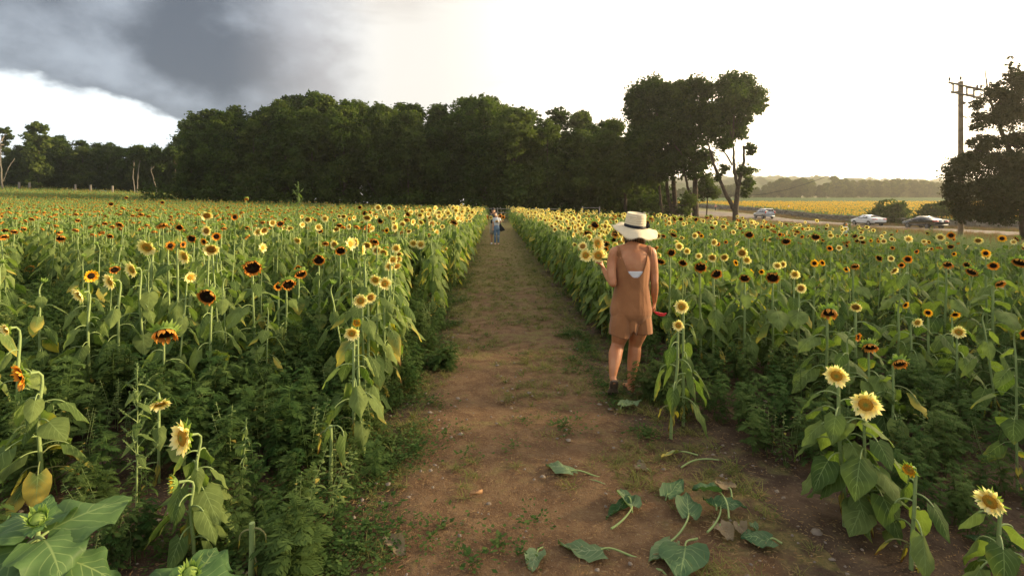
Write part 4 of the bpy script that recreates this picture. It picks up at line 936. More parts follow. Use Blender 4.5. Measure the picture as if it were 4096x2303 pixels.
own_tree('bush', 'low yellow-green bush under the trees beside the flared trunk', 66, [(1440,1180,70),(1420,1240,60),(1180,1200,50),(1200,1240,50),(1440,1120,40)], [[(1430,1280,10),(1430,1200,8)]], 3500, .26, [M_treeL], seed=9, cat='bush')
own_tree('tree', 'feathery green shrub-like tree between the two big trunks, against the bright field', 74, [(1620,1090,60),(1580,1060,50),(1650,1130,40),(1560,1120,60),(1600,1010,50)], [[(1590,1230,12),(1600,1080,8)]], 4200, .28, [M_treeL], seed=10)
# cedar at the right edge and its thin crown
own_tree('cedar', 'ragged dark cedar with sparse upper boughs, beside the utility pole', 34,
  [(1850,900,115),(1770,960,85),(1735,1000,65),(1750,1080,80),(1760,1160,70),(1850,1220,90),(1840,1300,60),(1800,880,60),(1985,850,105),(2150,900,135),(2260,1000,135),(1950,1040,150),(1830,1110,95),(2100,1150,150),(2250,1200,130),(1930,1250,100),(2060,1280,85),(2190,1290,70),(1880,830,55),
   (1960,420,60),(2050,340,60),(2110,270,50),(2190,190,40),(2200,110,26),(2270,210,70),(2330,260,90),(2240,260,60),(2140,330,60),(2180,450,90),(2110,480,70),(2205,60,20),(2215,150,30),(2190,20,10),(2200,390,95),(2290,320,80),(2040,540,80),(2180,540,105),(2280,500,90),(1940,600,45),(1960,500,50),(1990,690,60),(1900,720,40),(2080,700,75),(2230,690,70),(1980,770,60),(2300,700,80),(2300,180,45),(2270,120,20),
   (2400,400,120),(2440,620,160),(2420,850,190),(2450,1100,200),(2560,700,150),(2560,1000,190),(2600,1250,160)],
  [[(2330,1330,70),(2325,1100,56),(2320,900,46),(2290,780,38),(2240,600,28),(2205,400,20),(2195,250,12),(2200,90,5)],[(2315,880,30),(2360,700,24),(2400,500,16),(2420,350,9)],[(2270,760,20),(2150,720,13),(2050,690,8),(1960,690,5)],[(2235,600,16),(2120,560,10),(2020,520,6)],[(2210,450,12),(2100,400,8),(2000,400,5)],[(2300,850,20),(2180,840,14),(2000,800,9),(1880,760,6)]],
  120000, .125, [M_cedar], o=(2900, 200), seed=12, extra=3.4, squash=.9, nbr=60, cat='tree', dj=.8)
own_tree('bush', 'round dense bush between the white sedan and the black sedan', 74, [(1290,1260,95),(1200,1270,70),(1380,1280,70),(1270,1200,70),(1340,1220,60),(1180,1210,30),(1180,1330,60),(1390,1340,60),(1280,1340,90)], [[(1290,1380,14),(1290,1280,10)]], 9000, .30, [M_tree], o=(2900, 200), seed=14, cat='bush')
own_tree('bush', 'wide low bush behind the black sedan, reaching to the cedar', 70, [(1560,1290,65),(1640,1260,90),(1730,1290,90),(1600,1230,60),(1680,1190,50),(1540,1340,50),(1660,1350,90),(1760,1350,80),(1850,1300,90)], [[(1640,1380,14),(1640,1280,10)]], 9000, .30, [M_tree], o=(2900, 200), seed=15, cat='bush')
own_tree('bush', 'pale green bush at the wood\'s foot behind the far left rows', 79, [(1700,1040,40),(1760,1060,45),(1820,1060,45),(1880,1080,40),(1650,1070,35),(1730,1020,25)], [[(1740,1130,8),(1740,1060,5)]], 3500, .30, [M_treeL], o=(0, 300), s=2.2273, seed=16, cat='bush')
# trees of the low wood that stand out
own_tree('tree', 'tall twin-crowned light green tree standing above the low left wood', 112,
  [(260,490,50),(330,480,50),(385,480,50),(300,560,60),(380,570,55),(330,640,60),(420,620,40),(300,720,50),(370,740,60),(290,820,50),(380,830,60),(320,900,60),(400,900,50),(290,970,40),(370,980,45)],
  [[(345,1085,18),(345,1000,14),(350,800,10),(350,600,7)]], 9000, .50, [M_treeL], o=(0, 300), s=2.2273, seed=18)
own_tree('tree', 'thin grey-leaved tree with a pale slanting stem at the far left edge', 108,
  [(20,500,30),(80,500,30),(30,560,35),(90,550,30),(50,610,30),(10,640,30)], [[(25,1080,16),(30,900,12),(40,750,8),(60,600,5)],[(30,950,8),(60,830,7),(110,740,5)]], 2200, .40, [M_treeL], o=(0, 300), s=2.2273, seed=19, bark=M_birch)
for i, (pts, lab, lb) in enumerate([
    ([(1205,1070,9),(1180,980,8),(1155,890,7),(1150,800,5)], 'pale leaning birch trunk in the gap of the low wood, the most slanted one', [(1150,720,60),(1130,790,50)]),
    ([(1222,1060,8),(1222,900,8),(1230,800,7),(1235,700,5)], 'straight pale birch with a bare forked crown in the low wood', [(1220,660,60),(1250,710,55)]),
    ([(1415,1050,7),(1395,950,6),(1385,850,5)], 'short pale birch on the right of the three in the low wood', [(1400,780,75),(1380,700,70)]),
    ([(1550,1060,8),(1540,900,8),(1525,800,6)], 'slim dark-stemmed tree in the black gap between low wood and tall wood', [(1520,720,60),(1570,700,50)])]):
    own_tree('tree', lab, 110, lb, [pts], 3500, .42, [M_tree], o=(0, 300), s=2.2273, seed=30+i, bark=M_birch if i < 3 else M_bark, nbr=3)

# ------------------------------------------------------------------ far country on the right
def ridge(name, d, prof, depth, col, seed, lift=0, rough=1.0):
    """a wooded ridge: real ground that rises and falls again, bumpy with tree tops"""
    G = np.random.default_rng(seed); xs = np.linspace(prof[0][0], prof[-1][0], 420); tops = np.interp(xs, [p[0] for p in prof], [p[1] for p in prof])
    nv = 16; V = np.zeros((nv, len(xs), 3))
    for j in range(nv):
        t = j/(nv-1); dd = d+depth*t
        for i, x_ in enumerate(xs):
            X_ = (x_-2048)/2050*d*(1+.0*t); zt = CAMZ-(tops[i]-835)/2050*d
            prof_z = math.sin(math.pi*min(1, t*1.35+.02))**.7 if t < .74 else 0
            z = -5+(zt+5)*prof_z; z += rough*(mnoise.fractal(Vector((X_/22, dd/22, seed)), .9, 2.1, 5)*5.5+abs(mnoise.noise(Vector((X_/7, dd/7, seed))))*3)*min(1, t*5)
            V[j, i] = (X_, dd, z)
    mb = MB(); mb.add(V, gridF(nv, len(xs)), 0, np.array([.5, .5, .5, .3])); return mb.obj(name, [col], kind='structure')
M_hill = solid('wooded_hill', (.035, .055, .018), .95, spec=.05, scale=.05, col2=(.06, .08, .025), bump=1.0, bscale=.35)
ridge('hills', 520, [(2500, 745), (2800, 722), (2960, 712), (3120, 700), (3290, 712), (3360, 703), (3480, 700), (3580, 712), (3800, 716), (4100, 716), (4500, 720), (5600, 735)], 200, M_hill, 2)
ridge('hills', 800, [(2400, 730), (2800, 704), (3000, 694), (3200, 698), (3400, 712), (4000, 712), (5200, 720)], 150, M_hill, 3)
TS = []
G = np.random.default_rng(44); pts = []; rots = []; scs = []; ids = []
def far_top(p_): return np.interp(p_, [2600, 2950, 3040, 3110, 3230, 3290, 3330, 3420, 3600, 3780, 4100, 4600], [760, 735, 748, 715, 712, 745, 705, 722, 716, 728, 728, 735])
for row in range(3):
    p_ = 2500
    while p_ < 4700:
        d = 285+row*14+G.uniform(-5, 5); x = (p_-2048)/2050*d; gz = ground_z(x, d); top = far_top(p_)+G.uniform(-3, 9)
        h = CAMZ-(top-835)/2050*d-gz; h = max(h, 5)
        pts.append((x, d, gz-.5)); rots.append((0, 0, G.uniform(0, 6.28))); scs.append(h/17.5); ids.append(int(G.integers(0, 6))); p_ += G.uniform(20, 40)
scatter('treeline', pts, rots, scs, ids, [TV[i][0] for i in range(6)], kind='stuff', label='hazy line of trees beyond the golden field', category='treeline')
# golden field beyond the wall: yellow heads on low green plants
M_gold = thin('petal_gold', petalcol((.70, .44, .04), (.86, .60, .07), (.88, .68, .14)), .35, .6, .1, tint=(1, .9, .5))
def golden(lod):
    m = MB()
    for q in range(3):
        x, y = random.uniform(-.55, .55), random.uniform(-.55, .55); h = random.uniform(1.15, 1.45); rz_ = random.uniform(-.6, .9)
        p = {k: MB() for k in ('petals', 'disc', 'calyx')}; C = np.array([x, y, h]); f = nrm((math.sin(rz_), -math.cos(rz_), -.1))
        e1, e2, _ = frame(f); a = np.linspace(0, 2*np.pi, 9)[:-1]
        ring = lambda r, off: C+f*off+r*(np.cos(a)[:, None]*e1+np.sin(a)[:, None]*e2)
        V = np.stack([ring(.05, .01), ring(.105, .0)]); K = np.zeros((2, 8, 4)); K[1, :, 1] = .6; K[..., 2] = random.random(); m.add(V, gridF(2, 8, True), 2, K.reshape(-1, 4))
        V = np.stack([ring(.056, .012), ring(.01, .02)]); m.add(V, gridF(2, 8, True), 3, np.array([0, .6, 0, 0]))
        tube(m, [(x, y, 0), (x, y, h*.6), C-f*.05], [.015, .012, .01], 3, 0, (.5, .5, .5, 0))
        for l in range(8): leaf(m, (x, y, h*(.3+.08*l)), l*GOLD+q, .30, .26, .08, .5, -.3, -1.0, .3, .1, 3, 3, mleaf=1)
    return m.mesh('golden_patch', [M_stem, M_leaf, M_gold, M_discT])
random.seed(3); np.random.seed(3)
GP = [golden(0) for _ in range(4)]
pts = []
for y in np.arange(64, 172, 1.25):
    x0, x1 = 57+(y-82)*.02, 1.05*y+4; xs = np.arange(x0, x1, 1.2)+np.random.uniform(-.4, .4)
    pts += [(x, y+np.random.uniform(-.4, .4)) for x in xs]
for y in np.arange(150, 172, 1.5): pts += [(x, y+np.random.uniform(-.4, .4)) for x in np.arange(30, 58, 1.3)]
pts = np.array(pts); z = Hh(pts[:, 0], pts[:, 1]); n = len(pts)
scatter('golden_sunflower_field', np.column_stack([pts, z]), np.column_stack([np.zeros((n, 2)), np.random.normal(0, .5, n)]), np.random.uniform(.85, 1.1, n), np.random.randint(0, 4, n), GP,
        kind='stuff', label='golden sunflower field beyond the stone wall', category='sunflower field')
# low green crop rows behind it
def cropclump():
    m = MB()
    for i in range(26): leaf(m, (random.uniform(-.7, .7), random.uniform(-.7, .7), random.uniform(.2, .9)), random.uniform(0, 6.28), .45, .2, .05, .9, .3, -.6, .2, .15, 3, 3)
    return m.mesh('crop_clump', [M_stem, M_leafb])
CC = [cropclump() for _ in range(3)]
pts = np.array([(x+np.random.uniform(-.3, .3), y+np.random.uniform(-.3, .3)) for y in np.arange(174, 278, 2.0) for x in np.arange(30, 1.05*y+5, 1.6)]); z = Hh(pts[:, 0], pts[:, 1]); n = len(pts)
scatter('green_crop', np.column_stack([pts, z]), np.column_stack([np.zeros((n, 2)), np.random.uniform(0, 6.28, n)]), np.random.uniform(.8, 1.3, n), np.random.randint(0, 3, n), CC,
        kind='stuff', label='low green crop in the strip between golden field and far trees', category='crop')

# added unseen trees right of the frame, put there to shade the right rows
for q, (x, y, h, lab) in enumerate(((29, 1, 9.8, 'added unseen shade tree beyond the right rows, level with the camera'), (30.5, 8, 9.8, 'added unseen shade tree beyond the right rows, between two others'), (32.5, 15.5, 10, 'added unseen shade tree beyond the right rows, nearest the cedar'))):
    put_tree(q+1, x, y, h, lab, 'added shade trees beyond the right rows', wx=1.75)
# ------------------------------------------------------------------ weeds, grass, litter
random.seed(8); np.random.seed(8)
def ragweed(h, n, mat=0):
    m = MB(); lean = np.array([random.gauss(0, .06), random.gauss(0, .06)])
    st = bez((0, 0, 0), (0, 0, h*.4), (lean[0]*.6, lean[1]*.6, h*.8), (lean[0], lean[1], h), 5); tube(m, st, np.linspace(.0045, .002, 5), 4, mat, (.5, .5, .9, 0))
    for i in range(n):
        q = (i+.5)/n; z = h*(.15+.85*q); b = np.array([np.interp(z, st[:, 2], st[:, k]) for k in (0, 1)]+[z]); phi = i*GOLD+random.gauss(0, .4)
        ln = .125*np.interp(q, [0, .5, 1], [1, 1, .55])*random.uniform(.7, 1.3); e0 = random.uniform(.2, 1.0); dr = random.uniform(.8, 1.9); ns = 8
        s = np.linspace(0, 1, ns+1); e = e0-dr*s; d = np.array([math.cos(phi), math.sin(phi), 0]); T = np.cos(e)[:, None]*d+np.sin(e)[:, None]*np.array([0, 0, 1.])
        C = b+np.vstack([[0, 0, 0], np.cumsum(T[1:]*ln/ns, 0)]); B = np.array([-math.sin(phi), math.cos(phi), 0]); rr = random.random()
        # rachis ribbon
        w_ = .0028; V = np.stack([C-B*w_, C+B*w_], 1); m.add(V, gridF(ns+1, 2), mat, np.array([.5, .5, rr, 0]))
        for j in range(1, ns+1):           # leaflets, each cut into a narrow kite
            ll = ln*.42*math.sin(math.pi*min(1, (j+.6)/(ns+1)))**.8+.006
            for sg in (-1, 1):
                if j == ns and sg == 1: continue
                dd = nrm(B*sg*.85+T[j]*.6+np.array([0, 0, random.uniform(-.45, .15)])) if j < ns else T[j]; side = nrm(np.cross(dd, (0, 0, 1.))+1e-6)*ll*.17
                tip = C[j]+dd*ll; V = np.array([C[j], C[j]+dd*ll*.45+side, tip, C[j]+dd*ll*.45-side]); m.add(V, [[0, 1, 2, 3]], mat, np.array([.5, .5, np.clip(rr+random.gauss(0, .15), 0, 1), 0]))
    return m
RW = [ragweed(random.uniform(.40, .68), 24).mesh('ragweed', [M_weed]) for _ in range(6)]
def tuft(n, h, w_, spread, mat=0, up=.9):
    m = MB()
    for i in range(n):
        a = random.uniform(0, 6.28); hh = h*random.uniform(.5, 1.2); b = np.array([random.gauss(0, spread*.25), random.gauss(0, spread*.25), 0]); d = np.array([math.cos(a), math.sin(a), 0]); s = np.linspace(0, 1, 5)
        el_ = up*random.uniform(.6, 1.3)-s*random.uniform(.3, 1.4); T = np.cos(el_)[:, None]*d+np.sin(el_)[:, None]*np.array([0, 0, 1.]); C = b+np.vstack([[0, 0, 0], np.cumsum(T[1:]*hh/4, 0)])
        B = np.array([-math.sin(a), math.cos(a), 0]); ww = np.interp(s, [0, .4, 1], [.8, 1, .08])*w_; V = np.stack([C-B*ww[:, None], C+B*ww[:, None]], 1)
        m.add(V, gridF(5, 2), mat, np.array([.5, .5, random.random(), 0]))
    return m
TF = [tuft(22, .10, .0022, .09).mesh('grass_tuft', [M_grass]) for _ in range(3)]+[tuft(16, .05, .002, .10, up=.4).mesh('grass_tuft', [M_grass]) for _ in range(2)]+[tuft(14, .09, .0017, .10, up=.25).mesh('straw_tuft', [M_straw]) for _ in range(2)]
def creeping():
    m = MB()
    for i in range(60):
        a = random.uniform(0, 6.28); r = abs(random.gauss(0, .09)); c = np.array([math.cos(a)*r, math.sin(a)*r, random.uniform(.005, .04)]); s = random.uniform(.006, .013); d = np.array([math.cos(a), math.sin(a), random.uniform(-.2, .5)]); b = np.array([-math.sin(a), math.cos(a), random.uniform(-.4, .4)])
        m.add([c-d*s, c-b*s*.6, c+d*s, c+b*s*.6], [[0, 1, 2, 3]], 0, np.array([.5, .5, random.random(), 0]))
    return m
CR = [creeping().mesh('creeping_weed', [M_weed]) for _ in range(3)]
def bits():
    m = MB()
    for i in range(26):
        a = random.uniform(0, 6.28); c = np.array([random.uniform(-.16, .16), random.uniform(-.16, .16), random.uniform(.006, .016)]); l_ = random.uniform(.006, .034)*random.random()**.3; w_ = random.uniform(.0008, .0022); d = np.array([math.cos(a), math.sin(a), random.uniform(-.12, .12)])*l_/2; b = np.array([-math.sin(a), math.cos(a), 0])*w_
        u_ = np.array([0, 0, .002]); m.add([c-d-b, c-d+b, c+d+b*.6, c+d-b*.6, c-d+u_, c+d+u_], [[0, 1, 4, 4], [0, 4, 5, 3], [1, 2, 5, 4]], 0, np.array([.5, .5, random.random(), 0]))
    return m
BT = [bits().mesh('straw_bits', [M_straw]) for _ in range(4)]
M_peb = solid('pebble', (.22, .175, .13), .85, spec=.3, scale=25, col2=(.18, .14, .11))
def pebbles():
    m = MB()
    for i in range(7):
        c = np.array([random.uniform(-.2, .2), random.uniform(-.2, .2), .004]); r = abs(random.gauss(0, .005))+.0025; th = np.linspace(0, math.pi/2, 4); ph = np.linspace(0, 2*math.pi, 8)[:-1]; sc3 = np.array([random.uniform(.7, 1.4), random.uniform(.7, 1.2), random.uniform(.5, .9)])
        V = np.stack([np.outer(np.cos(th), np.cos(ph)), np.outer(np.cos(th), np.sin(ph)), np.outer(np.sin(th), np.ones(7))], -1)*r*sc3*(1+.12*np.random.randn(4, 7, 1)); m.add(V+c, gridF(4, 7, True), 0)
    return m
PB = [pebbles().mesh('pebbles', [M_peb]) for _ in range(3)]
def zpath(x, y):
    z = Hh(x, y); o_ = np.abs(x-xc(y)); return z+np.where((y < 43) & (y > 1.2) & (o_ < 1.0), .02, .0)
def noise2(x, y, s_, seed=0): return np.array([mnoise.noise(Vector((a*s_, b*s_, seed))) for a, b in zip(x, y)])
def clear_of(c):      # keep the view of the nearest sunflowers' stems open
    pxx = 2048+c[:, 0]/c[:, 1]*2050; k = np.ones(len(c), bool)
    for hx, hy, rr_, d in H_info:
        if d < 3.3: k &= ~((np.abs(pxx-hx-(60 if hx < 900 else 0)) < 95) & (c[:, 1] < d+.10) & (c[:, 1] > d-1.0))
    return k
# ragweed carpet: dense in the near open corners, thinner under the rows, and along the path borders
xs = []
def rect(x0, x1, y0, y1, dens): n = int((x1-x0)*(y1-y0)*dens); xs.append(np.column_stack([np.random.uniform(x0, x1, n), np.random.uniform(y0, y1, n)]))
rect(-9, -.5, 1.6, 9, 46); rect(1, 11, 1.6, 9, 42); rect(-20, -.5, 9, 16, 11); rect(1, 14, 9, 18, 12)
c_ = np.vstack(xs); o_ = c_[:, 0]-xc(c_[:, 1]); nz = noise2(c_[:, 0], c_[:, 1], .8)
kp = (np.abs(c_[:, 0]) < 1.15*c_[:, 1]+.6) & ((o_ < -1.0-.15*nz) | ((o_ > 1.18+.2*nz+.75*(1-sstep(c_[:, 1], 3.0, 4.6)))))
kp &= np.random.rand(len(c_)) < np.clip(.95+.9*nz, .30, 1)
kp &= ~((c_[:, 1] < 3.0) & (c_[:, 0] > 1) & (c_[:, 0] < 2.3)) & ~((c_[:, 1] < 2.2))
kp &= ~((np.abs(c_[:, 0]-1.05) < .28) & (np.abs(c_[:, 1]-4.85) < .6))
c_ = c_[kp]; c_ = c_[clear_of(c_)]; n = len(c_); o_ = c_[:, 0]-xc(c_[:, 1]); edge_ = np.minimum(np.abs(np.abs(o_)-1.1), 1)
sc_ = np.random.uniform(.6, 1.2, n)*np.interp(edge_, [0, .5, 1], [.55, .9, 1.0])*np.where(c_[:, 0] > 0, .82, 1.08)*np.interp(c_[:, 1], [2.2, 2.9, 3.6], [.5, .62, 1.0])
scatter('ragweed', np.column_stack([c_, Hh(c_[:, 0], c_[:, 1])]), np.column_stack([np.random.normal(0, .12, (n, 2)), np.random.uniform(0, 6.28, n)]), sc_, np.random.randint(0, 6, n), RW, kind='stuff', label='feathery ragweed growing between and below the sunflowers', category='weeds')
# grass on the path and borders
c_ = np.column_stack([np.random.uniform(-2.4, 2.8, 40000), 1.7+np.random.exponential(7.5, 40000)]); c_ = c_[c_[:, 1] < 44]; o_ = c_[:, 0]-xc(c_[:, 1]); nz = noise2(c_[:, 0], c_[:, 1], 1.3, 3)+.5*noise2(c_[:, 0], c_[:, 1], 5, 8)
pr = np.clip(.02+.9*nz+.35*sstep(np.abs(o_), .45, 1.15)+.75*sstep(c_[:, 1], 3.5, 14), 0, 1)*np.where(np.abs(o_) < 1.45, 1, 0)*np.where(c_[:, 1] < 3.2, .5, 1); c_ = c_[np.random.rand(len(c_)) < pr]; n = len(c_)
scatter('grass', np.column_stack([c_, zpath(c_[:, 0], c_[:, 1])]), np.column_stack([np.random.normal(0, .1, (n, 2)), np.random.uniform(0, 6.28, n)]), np.random.uniform(.45, 1.15, n), np.random.choice(7, n, p=[.12, .12, .12, .2, .2, .12, .12]), TF, kind='stuff', label='short dry grass and moss tufts on the trodden path', category='grass')
c_ = np.column_stack([np.random.uniform(-1.9, 2.9, 9000), 1.7+np.random.exponential(6.0, 9000)]); c_ = c_[c_[:, 1] < 30]; nz = noise2(c_[:, 0], c_[:, 1], 2.0, 5); o_ = c_[:, 0]-xc(c_[:, 1]); c_ = c_[(np.random.rand(len(c_)) < np.clip(.12+1.3*nz+.5*sstep(np.abs(o_), .6, 1.2), 0, .9)) & ((np.abs(o_) > .72) | (np.random.rand(len(c_)) < .12)) & (o_ < 1.0) & ~((c_[:, 0] > .3) & (c_[:, 1] < 3.9))]; n = len(c_)
scatter('creeping_weeds', np.column_stack([c_, zpath(c_[:, 0], c_[:, 1])+.004]), np.column_stack([np.zeros((n, 2)), np.random.uniform(0, 6.28, n)]), np.random.uniform(.7, 1.6, n), np.random.randint(0, 3, n), CR, kind='stuff', label='small creeping weeds at the borders of the path', category='weeds')
c_ = np.column_stack([np.random.uniform(-3.2, 3.6, 9000), 1.7+np.random.exponential(4.5, 9000)])[:1300]; c_ = c_[(c_[:, 1] < 24)]; n = len(c_)
scatter('straw_litter', np.column_stack([c_, zpath(c_[:, 0], c_[:, 1])+.012]), np.column_stack([np.zeros((n, 2)), np.random.uniform(0, 6.28, n)]), np.random.uniform(.7, 1.3, n), np.random.randint(0, 4, n), BT, kind='stuff', label='straw bits and dry stalk litter on the soil', category='litter')
c_ = np.column_stack([np.random.uniform(-3.0, 3.4, 170), 1.7+np.random.exponential(3.2, 170)]); c_ = c_[(c_[:, 1] < 16)]; n = len(c_)
scatter('gravel', np.column_stack([c_, zpath(c_[:, 0], c_[:, 1])+.014]), np.column_stack([np.zeros((n, 2)), np.random.uniform(0, 6.28, n)]), np.random.uniform(.6, 1.6, n), np.random.randint(0, 3, n), PB, kind='stuff', label='small pebbles strewn over the bare soil', category='gravel')
# tall weeds and grass between the crop and the road
def tallweed(yf=.05):
    m = MB(); h = random.uniform(.7, 1.2)
    for s_ in range(3):
        b = np.array([random.uniform(-.15, .15), random.uniform(-.15, .15), 0]); st = [b, b+np.array([0, 0, h*.5]), b+np.array([random.gauss(0, .1), random.gauss(0, .1), h*random.uniform(.8, 1.1)])]; tube(m, st, [.007, .005, .002], 3, 0, (.5, .5, .6, 0))
        for i in range(18):
            q = i/18; leaf(m, st[0]+(st[2]-st[0])*(.2+.8*q), i*GOLD, .14*(1.2-q), .05, .02, .7, .3, -.6, .2, .9*(random.random() < yf), 4, 3)
    return m.mesh('tall_weed', [M_stem, M_leaf])
TW = [tallweed() for _ in range(4)]
c_ = np.vstack([np.column_stack([np.random.uniform(11.8, 26, 9000), np.random.uniform(8, 48, 9000)]), np.column_stack([np.random.uniform(1, 26, 3500), np.random.uniform(24, 60, 3500)])])
lim = field_end(c_[:, 0]); dense = (c_[:, 0] < 24) & (c_[:, 0] < 1.12*c_[:, 1]) & (((c_[:, 0] > 12.0+.02*c_[:, 1])) | (c_[:, 1] > lim+.5)) & (c_[:, 1] < 46)
c_ = c_[dense & (np.random.rand(len(c_)) < np.interp(c_[:, 0], [0, 12, 18, 24], [.6, .9, .7, .25]))]; n = len(c_)
scatter('tall_weeds', np.column_stack([c_, Hh(c_[:, 0], c_[:, 1])]), np.column_stack([np.zeros((n, 2)), np.random.uniform(0, 6.28, n)]), np.random.uniform(.5, .85, n), np.random.randint(0, 4, n), TW, kind='stuff', label='tall leafy weeds between the sunflowers and the road', category='weeds')
BG = [tuft(60, .55, .006, .5, up=1.3).mesh('dry_grass', [M_straw]) for _ in range(2)]+[tuft(60, .45, .006, .5, up=1.2).mesh('meadow_grass', [M_grass]) for _ in range(2)]
c_ = np.column_stack([np.random.uniform(18, 43.3, 9000), np.random.uniform(18, 100, 9000)]); c_ = c_[(c_[:, 0] < 1.12*c_[:, 1])]; n = len(c_)
c2 = np.column_stack([np.random.uniform(51.6, 57.5, 1800), np.random.uniform(50, 130, 1800)]); c3 = np.column_stack([np.random.uniform(-6, 30, 4000), np.random.uniform(42, 74, 4000)]); c3 = c3[c3[:, 1] > field_end(c3[:, 0])+3]; c_ = np.vstack([c_, c2, c3]); n = len(c_)
scatter('meadow_grass', np.column_stack([c_, Hh(c_[:, 0], c_[:, 1])]), np.column_stack([np.zeros((n, 2)), np.random.uniform(0, 6.28, n)]), np.random.uniform(.5, 1.1, n), np.random.choice(4, n, p=[.35, .3, .2, .15]), BG, kind='stuff', label='dry and green meadow grass on both road verges', category='grass')

# broad-leaved weeds mixed into the ragweed
c_ = np.vstack([np.column_stack([np.random.uniform(-9, -1, 380), np.random.uniform(2.2, 9, 380)]), np.column_stack([np.random.uniform(1.3, 10, 170), np.random.uniform(3.4, 9, 170)])]); o_ = c_[:, 0]-xc(c_[:, 1])
c_ = c_[(np.abs(c_[:, 0]) < 1.1*c_[:, 1]+.4) & ((o_ < -1.15) | (o_ > 1.3+.75*(1-sstep(c_[:, 1], 3.0, 4.6)))) & ~((np.abs(c_[:, 0]-1.05) < .45) & (np.abs(c_[:, 1]-4.85) < 1.4))]; c_ = c_[clear_of(c_)]; n = len(c_)
scatter('broadleaf_weeds', np.column_stack([c_, Hh(c_[:, 0], c_[:, 1])]), np.column_stack([np.random.normal(0, .15, (n, 2)), np.random.uniform(0, 6.28, n)]), np.random.uniform(.25, .5, n), np.random.randint(0, 4, n), TW, kind='stuff', label='broad-leaved seedlings and weeds mixed into the ragweed', category='weeds')
# ------------------------------------------------------------------ people
def skin_mat(name, col, rough=.5):
    m, nt = new_mat(name); t = nt.nodes.new('ShaderNodeTexCoord'); n = NN(nt, 'ShaderNodeTexNoise', inp={'Scale': 9.0, 'Detail': 4.0}); L(nt, t.outputs['Object'], n.inputs[0])
    p = NN(nt, 'ShaderNodeBsdfPrincipled', inp={'Roughness': rough, 'Subsurface Weight': .12, 'Subsurface Scale': .02, 'Specular IOR Level': .35})
    L(nt, mixc(nt, maprange(nt, n.outputs[0], .35, .65), col, (col[0]*.88, col[1]*.78, col[2]*.72)), p.inputs['Base Color'])
    o = nt.nodes.new('ShaderNodeOutputMaterial'); L(nt, p.outputs[0], o.inputs[0]); return m
def cloth_mat(name, col, col2=None, rough=.85, weave=260.0, wr=5.0, wrs=.5):
    m, nt = new_mat(name); t = nt.nodes.new('ShaderNodeTexCoord'); n = NN(nt, 'ShaderNodeTexNoise', inp={'Scale': 6.0, 'Detail': 5.0}); L(nt, t.outputs['Object'], n.inputs[0])
    p = NN(nt, 'ShaderNodeBsdfPrincipled', inp={'Roughness': rough, 'Specular IOR Level': .15, 'Sheen Weight': .2})
    L(nt, mixc(nt, maprange(nt, n.outputs[0], .35, .65), col, col2 or tuple(c*.8 for c in col)), p.inputs['Base Color'])
    mp_ = NN(nt, 'ShaderNodeMapping'); mp_.inputs['Scale'].default_value = (1.6, 1.6, .55); L(nt, t.outputs['Object'], mp_.inputs[0])
    w1_ = NN(nt, 'ShaderNodeTexNoise', inp={'Scale': wr, 'Detail': 3.0, 'Distortion': .8}); L(nt, mp_.outputs[0], w1_.inputs[0])
    w2_ = NN(nt, 'ShaderNodeTexNoise', inp={'Scale': weave, 'Detail': 1.0}); L(nt, t.outputs['Object'], w2_.inputs[0])
    b1 = NN(nt, 'ShaderNodeBump', inp={'Strength': wrs, 'Distance': .05}); L(nt, w1_.outputs[0], b1.inputs['Height'])
    b2 = NN(nt, 'ShaderNodeBump', inp={'Strength': .3, 'Distance': .002}); L(nt, w2_.outputs[0], b2.inputs['Height']); L(nt, b1.outputs[0], b2.inputs['Normal']); L(nt, b2.outputs[0], p.inputs['Normal'])
    o = nt.nodes.new('ShaderNodeOutputMaterial'); L(nt, p.outputs[0], o.inputs[0]); return m
